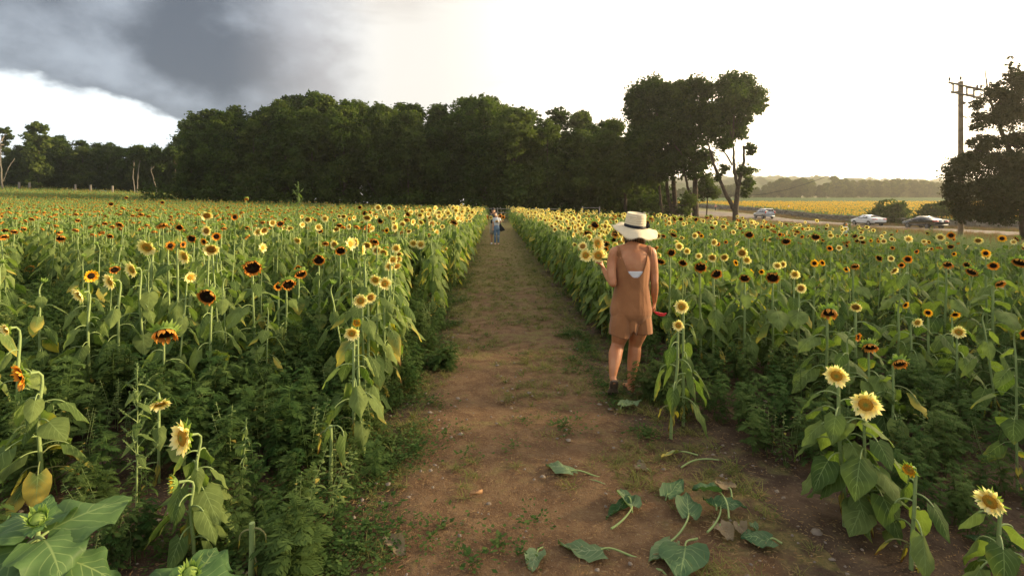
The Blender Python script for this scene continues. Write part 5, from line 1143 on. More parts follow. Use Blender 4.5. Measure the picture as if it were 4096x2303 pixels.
def chain(mb, pts, rad, side=(1, 0, 0), sides=14, sub=3):
    """closed loft: pts (n,3), rad list of (half width along side, half depth)"""
    pts = np.asarray(pts, float); rad = np.asarray([r if np.ndim(r) else (r, r) for r in rad], float); n = len(pts)
    t = np.arange(n); tt = np.linspace(0, n-1, (n-1)*sub+1)
    def cr(A):   # catmull-rom
        A = np.vstack([2*A[0]-A[1], A, 2*A[-1]-A[-2]]); out = []
        for x in tt:
            i = min(int(x), n-2); u = x-i; a, b, c, d = A[i], A[i+1], A[i+2], A[i+3]
            out.append(.5*((2*b)+(c-a)*u+(2*a-5*b+4*c-d)*u*u+(3*b-a-3*c+d)*u**3))
        return np.array(out)
    p = cr(pts); r = np.maximum(cr(rad), .003); T = np.gradient(p, axis=0); T /= np.linalg.norm(T, axis=1)[:, None]+1e-9
    S = np.asarray(side, float); X_ = S-(T@S)[:, None]*T; X_ /= np.linalg.norm(X_, axis=1)[:, None]+1e-9; Y_ = np.cross(T, X_)
    # rounded ends
    e0 = [(.35, .78), (.72, .45)]; P_, R_, XX, YY = list(p), list(r), list(X_), list(Y_)
    for q, w_ in ((.55, .80), (.92, .35)):
        P_.insert(0, p[0]-T[0]*r[0].mean()*q); R_.insert(0, r[0]*w_); XX.insert(0, X_[0]); YY.insert(0, Y_[0])
        P_.append(p[-1]+T[-1]*r[-1].mean()*q); R_.append(r[-1]*w_); XX.append(X_[-1]); YY.append(Y_[-1])
    P_, R_, XX, YY = map(np.array, (P_, R_, XX, YY)); a = np.linspace(0, 2*np.pi, sides, endpoint=False)
    V = P_[:, None]+R_[:, 0][:, None, None]*np.cos(a)[None, :, None]*XX[:, None]+R_[:, 1][:, None, None]*np.sin(a)[None, :, None]*YY[:, None]
    b = mb.n; m_ = len(P_); mb.add(V, gridF(m_, sides, True))
    for e in (0, m_-1): mb.add(np.vstack([V[e], V[e].mean(0)]), [[i, (i+1) % sides, sides] if e else [(i+1) % sides, i, sides] for i in range(sides)])
def ball(mb, c, r, seg=12):
    th = np.linspace(0.02, math.pi-.02, seg); ph = np.linspace(0, 2*math.pi, seg*2, endpoint=False)
    V = np.stack([np.outer(np.sin(th), np.cos(ph)), np.outer(np.sin(th), np.sin(ph)), np.outer(np.cos(th), np.ones(seg*2))], -1)*np.asarray(r)+np.asarray(c)
    mb.add(V, gridF(seg, seg*2, True)); 
    for e in (0, seg-1): mb.add(np.vstack([V[e], V[e].mean(0)]), [[i, (i+1) % (seg*2), seg*2] for i in range(seg*2)])
def fuse(mb, name, mats, voxel, smooth=4, parent=None, cut=None, thick=0.0, origin=(0, 0, 0), **tags):
    """melt overlapping closed lofts into one continuous surface"""
    me = mb.mesh('tmp', mats); o = bpy.data.objects.new('tmp', me); sc.collection.objects.link(o)
    rm = o.modifiers.new('r', 'REMESH'); rm.mode = 'VOXEL'; rm.voxel_size = voxel; rm.use_smooth_shade = True
    if smooth: sm = o.modifiers.new('s', 'SMOOTH'); sm.factor = .5; sm.iterations = smooth
    dg = bpy.context.evaluated_depsgraph_get(); ev = o.evaluated_get(dg); m2 = bpy.data.meshes.new_from_object(ev, depsgraph=dg)
    bpy.data.objects.remove(o)
    n = len(m2.vertices); V = np.zeros(n*3); m2.vertices.foreach_get('co', V); V = V.reshape(-1, 3)
    nl = len(m2.loops); li = np.zeros(nl, int); m2.loops.foreach_get('vertex_index', li); npoly = len(m2.polygons)
    lt = np.zeros(npoly, int); m2.polygons.foreach_get('loop_total', lt); F = li.reshape(-1, 4) if (lt == 4).all() else None
    out = MB()
    if F is None:
        ls = np.zeros(npoly, int); m2.polygons.foreach_get('loop_start', ls); F = np.array([[li[s_+k] if k < t_ else li[s_] for k in range(4)] for s_, t_ in zip(ls, lt)])
    if cut is not None:
        keep_ = ~cut(V); F = F[keep_[F].all(1)]
    V = V-np.asarray(origin); used = np.unique(F); mp_ = np.full(n, -1); mp_[used] = np.arange(len(used)); out.add(V[used], mp_[F])
    ob = out.obj(name, mats, parent, **tags)
    if thick: so_ = ob.modifiers.new('thickness', 'SOLIDIFY'); so_.thickness = thick; so_.offset = 1
    return ob
def hand(mb, wrist, dirv, palm_n, L_=.175, curl=.5, curls=None, mirror=1, thumb_curl=.3, fr=.0085):
    """palm and five separate tapering fingers; palm_n points out of the palm"""
    d = nrm(dirv); pn = nrm(np.asarray(palm_n)-np.dot(palm_n, d)*d); s_ = np.cross(d, pn)*mirror; w_ = np.asarray(wrist, float)
    pl = L_*.50
    chain(mb, [w_-d*.02, w_+d*pl*.35, w_+d*pl*.75, w_+d*pl], [(.022, .019), (.030, .016), (.037, .015), (.034, .013)], side=s_, sub=2)
    lens = [.40, .45, .42, .33]; curls = curls or [curl*.9, curl, curl*1.05, curl*1.15]
    for i in range(4):
        b = w_+d*pl*.93+s_*(.027-.018*i); ln = L_*lens[i]; p = [b]; ang = 0; cu = curls[i]
        for k, seg in enumerate((.45, .32, .23)):
            ang += cu*(.9, 1.15, .8)[k]; dd = math.cos(ang)*d+math.sin(ang)*pn; p.append(p[-1]+dd*ln*seg)
        chain(mb, p, [fr*1.05, fr, fr*.92, fr*.75], side=s_, sub=2, sides=8)
    tb_ = w_+d*pl*.28+s_*.022+pn*.006; td = nrm(d*.65+s_*.75+pn*.25); t1 = tb_+td*L_*.20; t2 = t1+nrm(td+pn*thumb_curl*1.5+d*.4)*L_*.17; t3 = t2+nrm(d*.8+pn*thumb_curl*2.2)*L_*.12
    chain(mb, [tb_-td*.012, t1, t2, t3], [.013, .011, .0095, .0078], side=pn, sub=2, sides=8)

# ---- the woman walking down the path
def W_(zx, zy, d): return P(2250+zx/1.704, 800+zy/1.704, d)
WD = 4.88
M_skin = skin_mat('skin_tan', (.52, .235, .115)); M_romper = cloth_mat('brown_linen', (.345, .150, .062), (.28, .118, .048), wr=4.5, wrs=.42)
M_white = cloth_mat('white_cotton', (.80, .79, .80), wrs=.25); M_hair = solid('hair_dark', (.035, .018, .010), .5, spec=.4, scale=60, col2=(.09, .045, .02))
M_black = solid('black_ribbon', (.012, .012, .016), .6, spec=.3); M_sole = solid('sandal_sole', (.085, .058, .038), .8, scale=60, col2=(.15, .105, .07), bump=.4)
M_toe = solid('sandal_strap', (.03, .022, .018), .6)
wo_ = W_(470, 1341, WD); wo_[2] = 0
wom = empty('person', tuple(wo_), 0, label='woman in a sleeveless brown romper and wide straw hat walking away along the path', category='person')
ORG = np.array(wo_)
b = MB()
# torso
def ww(zx, zy, dd=0): return W_(zx, zy, WD+dd)
chain(b, [ww(468, 868), ww(468, 840), ww(466, 780), ww(470, 690), ww(474, 610), ww(478, 520), ww(480, 430), ww(480, 365), ww(480, 330)],
      [(.075, .065), (.150, .098), (.176, .115), (.160, .105), (.135, .095), (.142, .100), (.160, .108), (.158, .088), (.095, .06)], sides=20)
chain(b, [ww(480, 345, .01), ww(480, 305, .02), ww(484, 262, .045), ww(486, 230, .06)], [(.075, .055), (.052, .052), (.050, .052), (.052, .055)])
# shoulder blades / shoulders
chain(b, [ww(352, 356), ww(415, 337), ww(480, 328), ww(545, 337), ww(604, 356)], [(.050, .050), (.050, .050), (.050, .058), (.050, .050), (.050, .050)], side=(0, 1, 0))
for sx_ in (-1, 1): chain(b, [ww(480+sx_*62, 395, -.052), ww(480+sx_*55, 445, -.068)], [(.045, .028), (.035, .022)])
# head: skull, jaw, nose, ears
hc = ww(488, 190, .075)
ball(b, hc, (.074, .094, .108)); ball(b, hc+np.array([0, .045, -.062]), (.052, .050, .050)); chain(b, [hc+np.array([0, .088, .0]), hc+np.array([0, .112, -.03])], [.009, .012], side=(1, 0, 0), sides=8)
for s_ in (-1, 1): ball(b, hc+np.array([s_*.075, .0, -.02]), (.010, .018, .030), 8); ball(b, hc+np.array([s_*.036, .062, -.028]), (.022, .018, .020), 8)
ball(b, hc+np.array([0, .090, -.062]), (.024, .010, .009), 8); ball(b, hc+np.array([0, .084, -.092]), (.020, .018, .016), 8)
# arms
SL, EL, WL = ww(352, 362), W_(343, 568, 4.80), W_(278, 468, 4.98)
chain(b, [SL, ww(340, 420), W_(334, 490, 4.84), EL], [(.050, .052), (.050, .052), (.045, .046), (.037, .038)])
fw = EL+(WL-EL)*.45; chain(b, [EL, fw, WL], [(.037, .038), (.036, .036), (.022, .020)])
SR, ER, WR = ww(606, 362), W_(627, 560, 4.86), W_(627, 690, 4.95)
chain(b, [SR, ww(614, 430), ww(622, 500), ER], [(.050, .052), (.049, .052), (.044, .045), (.036, .037)])
chain(b, [ER, ER+(WR-ER)*.4, WR], [(.036, .037), (.037, .036), (.023, .021)])
HLd = nrm(np.array([-.25, .25, .9])); hand(b, WL, HLd, nrm(np.array([-.75, .1, -.3])), .175, curl=.95, mirror=1, thumb_curl=.6)
HRd = nrm(np.array([.05, .35, -.95])); hand(b, WR, HRd, nrm(np.array([-.9, .2, 0])), .172, curl=1.05, mirror=-1, thumb_curl=.8)
# legs
KL, AL = W_(378, 985, 4.93), W_(343, 1196, 4.74)
chain(b, [ww(412, 840), ww(398, 900), W_(386, 945, 4.92), KL], [(.098, .10), (.090, .092), (.074, .078), (.062, .064)])
chain(b, [KL, W_(362, 1040, 4.86), W_(356, 1090, 4.81), W_(348, 1150, 4.76), AL], [(.062, .064), (.064, .064), (.059, .059), (.044, .046), (.035, .040)])
toeL = np.array([P(2250+350/1.704, 1600, 4.78)[0], 4.80, .035]); heelL = AL+np.array([.0, -.045, -.035])
chain(b, [AL+np.array([0, .0, -.01]), heelL], [.034, .030]); chain(b, [heelL+np.array([0, .02, -.01]), (heelL*.5+toeL*.5)+np.array([0, .03, .0]), toeL+np.array([0, .02, .045])], [(.030, .032), (.036, .026), (.042, .020)], side=(1, 0, 0))
for i in range(5):
    tb_ = toeL+np.array([-.034+.017*i, .025, .035]); chain(b, [tb_, tb_+np.array([0, .025, -.02]), tb_+np.array([0, .05, -.024])], [.0095, .009, .008], sides=8, sub=2)
KR, AR = W_(494, 985, 5.0), W_(466, 1272, 4.96)
chain(b, [ww(522, 840, .02), ww(512, 900, .05), W_(502, 945, 4.98), KR], [(.098, .10), (.088, .092), (.072, .078), (.061, .064)])
chain(b, [KR, W_(490, 1045, 4.99), W_(482, 1110, 4.98), W_(470, 1200, 4.96), AR], [(.060, .062), (.064, .066), (.058, .060), (.040, .044), (.032, .040)])
hR = np.array([AR[0]-.003, AR[1]-.04, .045]); chain(b, [AR, np.array([AR[0], AR[1]-.01, .055])], [.033, .036])
chain(b, [hR, np.array([AR[0]-.002, AR[1]+.06, .045]), np.array([AR[0]-.006, AR[1]+.15, .032])], [(.031, .032), (.036, .030), (.044, .018)])
for i in range(5):
    tb_ = np.array([AR[0]-.040+.017*i, AR[1]+.155-abs(i-3.4)*.006, .03]); chain(b, [tb_, tb_+np.array([0, .03, 0])], [.0095, .0085], sides=8, sub=2)
fuse(b, 'body', [M_skin], .0062, 3, wom, origin=ORG)
# romper
r_ = MB()
chain(r_, [ww(464, 846), ww(466, 815), ww(466, 765), ww(468, 690), ww(473, 610), ww(477, 520), ww(479, 430), ww(480, 372), ww(480, 345)],
      [(.085, .070), (.160, .118), (.196, .142), (.182, .128), (.164, .118), (.160, .118), (.166, .122), (.152, .104), (.142, .082)], sides=24)
chain(r_, [ww(370, 352), ww(420, 342), ww(480, 336), ww(540, 342), ww(590, 352)], [(.062, .055)]*5, side=(0, 1, 0))
chain(r_, [ww(465, 780), ww(463, 830), ww(461, 880)], [(.075, .130), (.072, .128), (.062, .118)])
chain(r_, [ww(408, 775), ww(394, 860, -.01), ww(387, 955, -.02)], [(.100, .128), (.101, .124), (.098, .118)])
chain(r_, [ww(528, 775, .02), ww(538, 860, .03), ww(545, 945, .03)], [(.098, .125), (.098, .120), (.096, .116)])
zc = lambda zy: CAMZ-((800+zy/1.704)-835)/2050*WD
xcn = float(ww(479, 500)[0]); WL_x, WR_x = float(ww(357, 400)[0]), float(ww(603, 400)[0])
def romper_cut(V):
    x, y, z = V[:, 0]-ORG[0]*0, V[:, 1], V[:, 2]
    t = np.clip((z-zc(516))/(zc(318)-zc(516)), 0, None); half = .133*np.clip(t, 0, 1.3)**.42
    neck = (z > zc(516)) & (np.abs(x-xcn) < half)
    fr_neck = (y > WD+.02) & (z > zc(400)) & (np.abs(x-xcn) < .11)
    arm = (z > zc(445)) & ((x < WL_x+.010*np.clip((z-zc(445))/.15, 0, 1)) | (x > WR_x-.008)) 
    k = (x-float(ww(330, 0)[0]))/(float(ww(600, 0)[0])-float(ww(330, 0)[0])); hem = zc(905)+(zc(925)-zc(905))*np.clip(1.2-np.abs(k-.33)*3.2, 0, 1)+.06*np.exp(-((k-.50)/.040)**2)
    return (neck & (y < WD+.04)) | fr_neck | arm | (z < hem) 
rom = fuse(r_, 'romper', [M_romper], .0058, 5, wom, cut=romper_cut, thick=.004, origin=ORG)
t_ = MB(); chain(t_, [ww(478, 520), ww(479, 495), ww(480, 474)], [(.147, .105), (.152, .108), (.156, .110)], sides=28)
fuse(t_, 'bandeau', [M_white], .006, 2, wom, cut=lambda V: (V[:, 2] > zc(474)) | (V[:, 2] < zc(530)), thick=.002, origin=ORG)
# hair: short dark bob at the nape with lighter ends
h_ = MB(); ball(h_, hc+np.array([0, -.012, .004]), (.084, .098, .112), 14)
random.seed(4)
hb = MB(); V_ = np.concatenate(h_.V)
for i in range(420):
    a = random.uniform(math.pi*.98, math.pi*2.02); r0 = hc+np.array([math.cos(a)*.080, math.sin(a)*.098, -.005]); ln = random.uniform(.11, .175)
    e = r0+np.array([math.cos(a)*.004+random.gauss(0, .012), math.sin(a)*-.012+random.gauss(0, .008), -ln]); m1 = (r0+e)/2+np.array([math.cos(a)*.012, math.sin(a)*.01, 0])
    tube(hb, bez(r0+np.array([0, 0, .03]), m1, m1, e, 5), [.0035, .004, .003, .002, .0008], 4, 1 if random.random() < .16 else 0)
hb.merge(h_); M_hairl = solid('hair_light', (.42, .24, .10), .5)
hb_o = MB(); hb_o.merge(hb, t=-ORG)
def cut_cap(mbx):   # keep the cap off the face
    V = mbx.V[-1]; return mbx
hb_o.obj('hair', [M_hair, M_hairl], wom)
# eyes
ey = MB()
for s_ in (-1, 1): ball(ey, hc+np.array([s_*.031, .079, -.004])-ORG, (.012, .010, .009), 8)
ey.obj('eyes', [M_white], wom)
# soles and straps
so_ = MB()
def sole(mb, heel, toe, up, L_=.265, w0=.032, w1=.046, th=.016):
    d = nrm(toe-heel); u = nrm(np.asarray(up, float)-np.dot(up, d)*d); s_ = np.cross(d, u); t = np.linspace(0, 1, 13); wv = np.interp(t, [0, .06, .3, .5, .75, .93, 1], [.45, .85, .95, .82, 1.25, .95, .35])*w0*1.02
    C = heel+np.outer(t*L_, d); ring = []
    for a_, b_ in ((1, 0), (1, 1), (-1, 1), (-1, 0)): ring.append(C+s_*(wv*a_)[:, None]+u*(b_*th))
    V = np.stack(ring, 1); mb.add(V, gridF(13, 4, True)); mb.add(V[0], [[0, 1, 2, 3]]); mb.add(V[-1], [[3, 2, 1, 0]])
hl = heelL+np.array([0, -.040, .01]); tl = np.array([toeL[0]-.004, toeL[1]+.03, .004]); dn_ = nrm(tl-hl)
sole(so_, hl-ORG, tl-ORG, np.array([0, .8, .6]), .262, .040)
so_.obj('sandal', [M_sole], wom)
so2 = MB(); sole(so2, np.array([AR[0]-.004, AR[1]-.075, -.002])-ORG, np.array([AR[0]-.006, AR[1]+.2, -.002])-ORG, (0, 0, 1), .268, .039); 
pa = np.linspace(0, math.pi, 9); cst = np.array([AR[0]-.004, AR[1]+.09, .012])-ORG
tube(so2, np.stack([cst[0]+.043*np.cos(pa), np.full(9, cst[1]), cst[2]+.048*np.sin(pa)], -1), .011, 6, 0, flat=.35, side=(0, 1, 0))
so2.obj('sandal', [M_sole], wom)
# hat, a thing of its own on her head
def hatmat():
    m, nt = new_mat('woven_straw'); u, v, r, y = attr(nt); t = nt.nodes.new('ShaderNodeTexCoord')
    s_ = math_node(nt, 'SINE', math_node(nt, 'MULTIPLY', v, 2*math.pi)); n = NN(nt, 'ShaderNodeTexNoise', inp={'Scale': 120.0, 'Detail': 3.0}); L(nt, t.outputs['Object'], n.inputs[0])
    c = mixc(nt, maprange(nt, s_, .4, 1.0, 0, .28), (.90, .77, .54), (.62, .46, .27)); c = mixc(nt, maprange(nt, n.outputs[0], .4, .7, 0, .35), c, (.74, .60, .38))
    p = NN(nt, 'ShaderNodeBsdfPrincipled', inp={'Roughness': .75, 'Specular IOR Level': .25}); L(nt, c, p.inputs['Base Color'])
    b1 = NN(nt, 'ShaderNodeBump', inp={'Strength': .6, 'Distance': .003}); L(nt, math_node(nt, 'ADD', s_, n.outputs[0]), b1.inputs['Height']); L(nt, b1.outputs[0], p.inputs['Normal'])
    tr = nt.nodes.new('ShaderNodeBsdfTranslucent'); L(nt, c, tr.inputs[0]); x = nt.nodes.new('ShaderNodeMixShader'); x.inputs[0].default_value = .18; L(nt, p.outputs[0], x.inputs[1]); L(nt, tr.outputs[0], x.inputs[2])
    o = nt.nodes.new('ShaderNodeOutputMaterial'); L(nt, x.outputs[0], o.inputs[0]); return m
M_hat = hatmat()
hatc = ww(493, 185, .06)       # where crown meets brim
hat = empty('straw_hat', tuple(hatc), 0, label='cream straw hat with frayed wavy brim and black bow, on the woman\'s head', category='hat')
tl_y = RAD(5.5); tl_x = RAD(-8)     # lower to the right, tipped back towards the camera
Rh = np.array(Matrix.Rotation(tl_y, 3, 'Y') @ Matrix.Rotation(-tl_x, 3, 'X'))
A = np.linspace(0, 2*np.pi, 72, endpoint=False)
ks = [(.002, .119, 0), (.030, .118, .5), (.055, .121, 1.2), (.072, .129, 2), (.083, .137, 2.8), (.089, .135, 3.2), (.092, .126, 4), (.094, .10, 5.2), (.097, .070, 7), (.100, .038, 8.6), (.1015, .0, 10.4)]
V = np.array([[(r*np.cos(a), r*1.13*np.sin(a), z) for a in A] for r, z, v in ks]); K = np.zeros((len(ks), 72, 4)); K[..., 1] = np.array([k[2] for k in ks])[:, None]
hm = MB(); hm.add(V@Rh.T, gridF(len(ks), 72, True), 0, K.reshape(-1, 4)); hm.obj('hat_crown', [M_hat], hat)
t = np.linspace(0, 1, 12); Rb = .118
def brim(a, t):   # a: 0 right, -90 towards camera
    ln = Rb*(1+.05*np.sin(3*a+1)); back = np.clip(-np.sin(a), 0, 1)
    dr = -(.010+.064*back+.030*np.clip(np.cos(a), 0, 1)+.004*np.clip(-np.cos(a), 0, 1))*t**1.35+.010*np.sin(4*a+.6)*t**1.5+.008*np.sin(7*a)*t**2
    r = .101+ln*t*(1-.10*back); return r, dr
V = np.zeros((12, 72, 3)); K = np.zeros((12, 72, 4))
for i, tt_ in enumerate(t):
    r, dz = brim(A, tt_); V[i] = np.stack([r*np.cos(A), (r*1.06)*np.sin(A), dz], -1); K[i, :, 1] = tt_*11
V = V@Rh.T; hm = MB(); hm.add(V, gridF(12, 72, True), 0, K.reshape(-1, 4))
bo = hm.obj('brim', [M_hat], hat); so3 = bo.modifiers.new('thickness', 'SOLIDIFY'); so3.thickness = .0025
fr_ = MB(); random.seed(6)
for i in range(900):
    a = random.uniform(0, 2*math.pi); r, dz = brim(np.array([a]), 1.0); p0 = np.array([(r[0]-.004)*math.cos(a), (r[0]-.004)*1.06*math.sin(a), dz[0]]); d = np.array([math.cos(a+random.gauss(0, .5)), math.sin(a+random.gauss(0, .5)), random.gauss(-.15, .5)]); l_ = random.uniform(.006, .018)
    q = np.array([-math.sin(a), math.cos(a), 0])*.0009; T3 = np.array([p0-q, p0+q, p0+d*l_])@Rh.T; fr_.add(T3, [[0, 1, 2]], 0, np.array([0, .2, 0, 0]))
fr_.obj('frayed_edge', [M_hat], bo)
bd = MB(); V = np.array([[(r*np.cos(a), r*1.13*np.sin(a), z) for a in A] for r, z in ((.1030, .003), (.1035, .012), (.1025, .030), (.1005, .030))]); bd.add(V@Rh.T, gridF(4, 72, True)); bdo = bd.obj('hat_band', [M_black], hat)
bw = MB()
for (dx, dz, ay) in ((.020, .040, .3), (.035, .012, -.2), (.026, -.002, .5)):
    c0 = np.array([.098, -.02, .018]); tip = c0+np.array([dx, -.012, dz]); w_ = nrm(np.cross(tip-c0, (0, 1, 0)))*.014
    s3 = np.linspace(0, 1, 5); C_ = c0+np.outer(s3, tip-c0); wd = np.interp(s3, [0, .4, 1], [.45, 1.1, .9]); V = np.stack([C_-w_*wd[:, None]+np.array([0, .006, 0]), C_+np.array([0, -.008, 0]), C_+w_*wd[:, None]+np.array([0, .006, 0])], 1)
    bw.add((V.reshape(-1, 3)@Rh.T), gridF(5, 3))
ball(bw, np.array([.101, -.018, .018])@Rh.T, (.010, .012, .012), 8); bwo = bw.obj('bow', [M_black], bdo); bwo.modifiers.new('t', 'SOLIDIFY').thickness = .002
# pruners with red handles in her right hand
hp = WR+HRd*.075; pr_ = empty('pruning_shears', tuple(hp), 0, label='pruning shears with red handles held low in the woman\'s right hand', category='pruning shears')
M_red = solid('red_handle', (.62, .02, .025), .4); M_steel = solid('steel', (.25, .25, .26), .35, metal=1)
for k, (e_, nm) in enumerate(((np.array([.115, -.02, -.045]), 'handle'), (np.array([.105, -.02, -.062]), 'handle'))):
    m_ = MB(); a_ = np.array([.0, 0, -.035+.0*k]); tube(m_, bez(a_, a_+e_*.35+np.array([0, 0, .008-.02*k]), a_+e_*.7, e_, 8), [.005, .0065, .0075, .008, .008, .0075, .007, .005], 8, cap=True, side=(0, 1, 0)); m_.obj(nm, [M_red], pr_)
m_ = MB(); tube(m_, [(-.0, 0, -.035), (-.03, .01, -.028), (-.07, .02, -.02)], [.006, .008, .001], 6, flat=.4); m_.obj('blade', [M_steel], pr_)
# flowers in her left hand
random.seed(15); np.random.seed(15)
grip = WL+HLd*.08
for (zx, zy, zr, kd, f, dd, lab) in [
  (240, 300, 50, 'cream', (.55, -.75, .25), 5.03, 'uppermost cut cream sunflower in her hand, turned right to show its side'),
  (243, 378, 46, 'cream', (.05, -1, .05), 4.96, 'lowest cut cream sunflower in her hand, facing the camera squarely'),
  (158, 377, 40, 'cream', (-.2, -1, .05), 5.0, 'cut cream sunflower on the left of the bunch, with tan-orange disc'),
  (138, 316, 28, 'cream_tan', (-.3, -.8, .5), 5.04, 'smaller cut cream sunflower behind the left side of the bunch')]:
    C = W_(zx, zy, dd); f = nrm(f); R_ = zr/1.704/2050*dd
    p = {k: MB() for k in ('stem', 'foliage', 'petals', 'disc', 'calyx')}; head(p, C-grip, f, kd, R_*1.28); E = C-grip-f*R_*.3
    tube(p['stem'], bez(E, E-f*.05, np.array([0, 0, .03]), np.array([random.uniform(-.008, .008), 0, -.12]), 10), .006, 7, 0, (.5, .5, .5, 0))
    if zx == 243: leaf(p['foliage'], (.0, -.01, .03), RAD(-50), .13, .10, .02, .2, .1, -.5, .25, .0, 8, 5)
    else: leaf(p['foliage'], (0, 0, .05), RAD(200), .06, .04, .01, .2, .0, -.5, .25, .0, 5, 3)
    p0 = plant_parts('cut_sunflower', p, kd, tuple(grip), 0, label=lab, category='cut sunflower', group='sunflowers in the woman\'s hand')

# ---- simple clothed figure built on a skeleton; heights in metres above its base
def figure(name, x, y, h, yaw, label, top, bottom, shoes, hair, skin, armL, armR, shorts=0.0, sleeve=.5, hairlen=.1, crop=0.0, headtilt=0.0, legs=None, voxel=.011, build=1.0, zoff=0.0, bareleg=False, female=True):
    z0 = ground_z(x, y)+zoff; r = empty(name, (x, y, z0), yaw, label=label, category='person'); H_ = h/1.72; W2 = (.165 if female else .195)*H_*build
    b = MB(); hipw = .085*H_
    c = lambda x_, y_, z_: np.array([x_*H_, y_*H_, z_*H_])
    chain(b, [c(0, 0, .86), c(0, 0, .98), c(0, -.01, 1.12), c(0, -.01, 1.27), c(0, .0, 1.37), c(0, 0, 1.43)], [(.13, .10), (.150, .11), (.120, .090), (.140, .105), (.135, .09), (.07, .05)])
    chain(b, [c(-.145, 0, 1.385), c(0, 0, 1.42), c(.145, 0, 1.385)], [(.045, .045)]*3, side=(0, 1, 0))
    chain(b, [c(0, 0, 1.40), c(.0, -.01, 1.50)], [.052, .050])
    ht = c(headtilt*.10, -.02, 1.60); ball(b, ht, (.072*H_, .09*H_, .105*H_)); ball(b, ht+c(0, -.04, -.055), (.05*H_, .05*H_, .05*H_), 8); ball(b, ht+c(0, -.095, -.015), (.012, .018, .022), 8)
    for s_ in (-1, 1): ball(b, ht+c(s_*.072, 0, -.01), (.012, .02, .028), 8)
    legs = legs or [((-.085, 0, .88), (-.085, -.01, .47), (-.085, .02, .08)), ((.085, 0, .88), (.085, -.01, .47), (.085, .02, .08))]
    for hp_, kn, an in legs:
        hp_, kn, an = c(*hp_), c(*kn), c(*an); chain(b, [hp_, (hp_+kn)/2, kn], [.085*H_, .072*H_, .052*H_]); chain(b, [kn, kn+(an-kn)*.35, an], [.052*H_, .052*H_, .034*H_]); chain(b, [an+c(0, .03, -.03), an+c(0, -.06, -.045), an+c(0, -.15, -.055)], [(.030, .030), (.038, .026), (.04, .018)])
    for s_, (el_, wr_) in ((-1, armL), (1, armR)):
        sh = c(s_*.165, 0, 1.375); el_, wr_ = c(*el_), c(*wr_); chain(b, [sh, (sh+el_)/2, el_], [.046*H_, .042*H_, .034*H_]); chain(b, [el_, el_+(wr_-el_)*.4, wr_], [.034*H_, .034*H_, .022*H_])
        hand(b, wr_, wr_-el_, (0, -1, .05) if abs((wr_-el_)[2]) > .1 else (0, 0, 1), .165*H_, curl=.6, mirror=-s_)
    fuse(b, 'body', [skin], voxel, 2, r)
    tm = MB(); zt0 = (.97 if not crop else 1.10)
    chain(tm, [c(0, 0, zt0-.04), c(0, -.005, 1.12), c(0, -.01, 1.27), c(0, 0, 1.38), c(0, 0, 1.41)], [(.150, .118), (.138, .108), (.155, .122), (.145, .10), (.085, .07)])
    for s_, (el_, wr_) in ((-1, armL), (1, armR)):
        sh = c(s_*.15, 0, 1.375); el_ = c(*el_); e2_ = sh+(el_-sh)*sleeve; chain(tm, [c(s_*.09, 0, 1.38), sh, e2_], [.055*H_, .060*H_, .055*H_])
    fuse(tm, 'top', [top], voxel, 3, r)
    if bottom is not None:
        bm_ = MB(); chain(bm_, [c(0, 0, .84), c(0, 0, .93), c(0, 0, 1.03)], [(.135, .115), (.155, .122), (.136, .108)])
        for hp_, kn, an in legs:
            hp_, kn, an = c(*hp_), c(*kn), c(*an)
            if shorts: e2_ = hp_+(kn-hp_)*shorts; chain(bm_, [hp_, e2_], [.10*H_, .10*H_])
            else: chain(bm_, [hp_, (hp_+kn)/2, kn], [.095*H_, .082*H_, .062*H_]); chain(bm_, [kn, kn+(an-kn)*.4, an+c(0, 0, .05)], [.062*H_, .060*H_, .046*H_])
        fuse(bm_, 'trousers' if not shorts else 'shorts', [bottom], voxel, 2, r)
    if shoes is not None:
        for hp_, kn, an in legs:
            an = c(*an); sm_ = MB(); chain(sm_, [an+c(0, .035, -.035), an+c(0, -.06, -.045), an+c(0, -.16, -.055)], [(.040, .040), (.046, .034), (.044, .024)]); sm_.obj('shoe', [shoes], r)
    hm_ = MB(); ball(hm_, ht+c(0, .014, .024), (.080*H_, .092*H_, .100*H_)); 
    if hairlen > .12:
        for s_ in (-1, 1): chain(hm_, [ht+c(s_*.065, .03, .0), ht+c(s_*.08, .03, -.10), ht+c(s_*.085, .0, -hairlen)], [(.03, .04), (.032, .035), (.02, .02)])
    chain(hm_, [ht+c(0, .05, .02), ht+c(0, .065, -.08), ht+c(0, .06, -hairlen)], [(.06, .04), (.065, .03), (.05, .02)]); hm_.obj('hair', [hair], r)
    return r, ht, H_
M_skin2 = skin_mat('skin_fair', (.62, .37, .24)); M_grey = cloth_mat('charcoal_cotton', (.045, .045, .05)); M_khaki = cloth_mat('pale_khaki', (.42, .38, .30)); M_denim = cloth_mat('blue_denim', (.10, .17, .27), (.17, .25, .36))
M_tee = cloth_mat('white_tee', (.66, .68, .72), wrs=.3); M_sock = solid('white_shoe', (.7, .7, .7), .7); M_brownhair = solid('hair_brown', (.07, .035, .018), .6); M_pink = cloth_mat('pink_cotton', (.55, .25, .22))
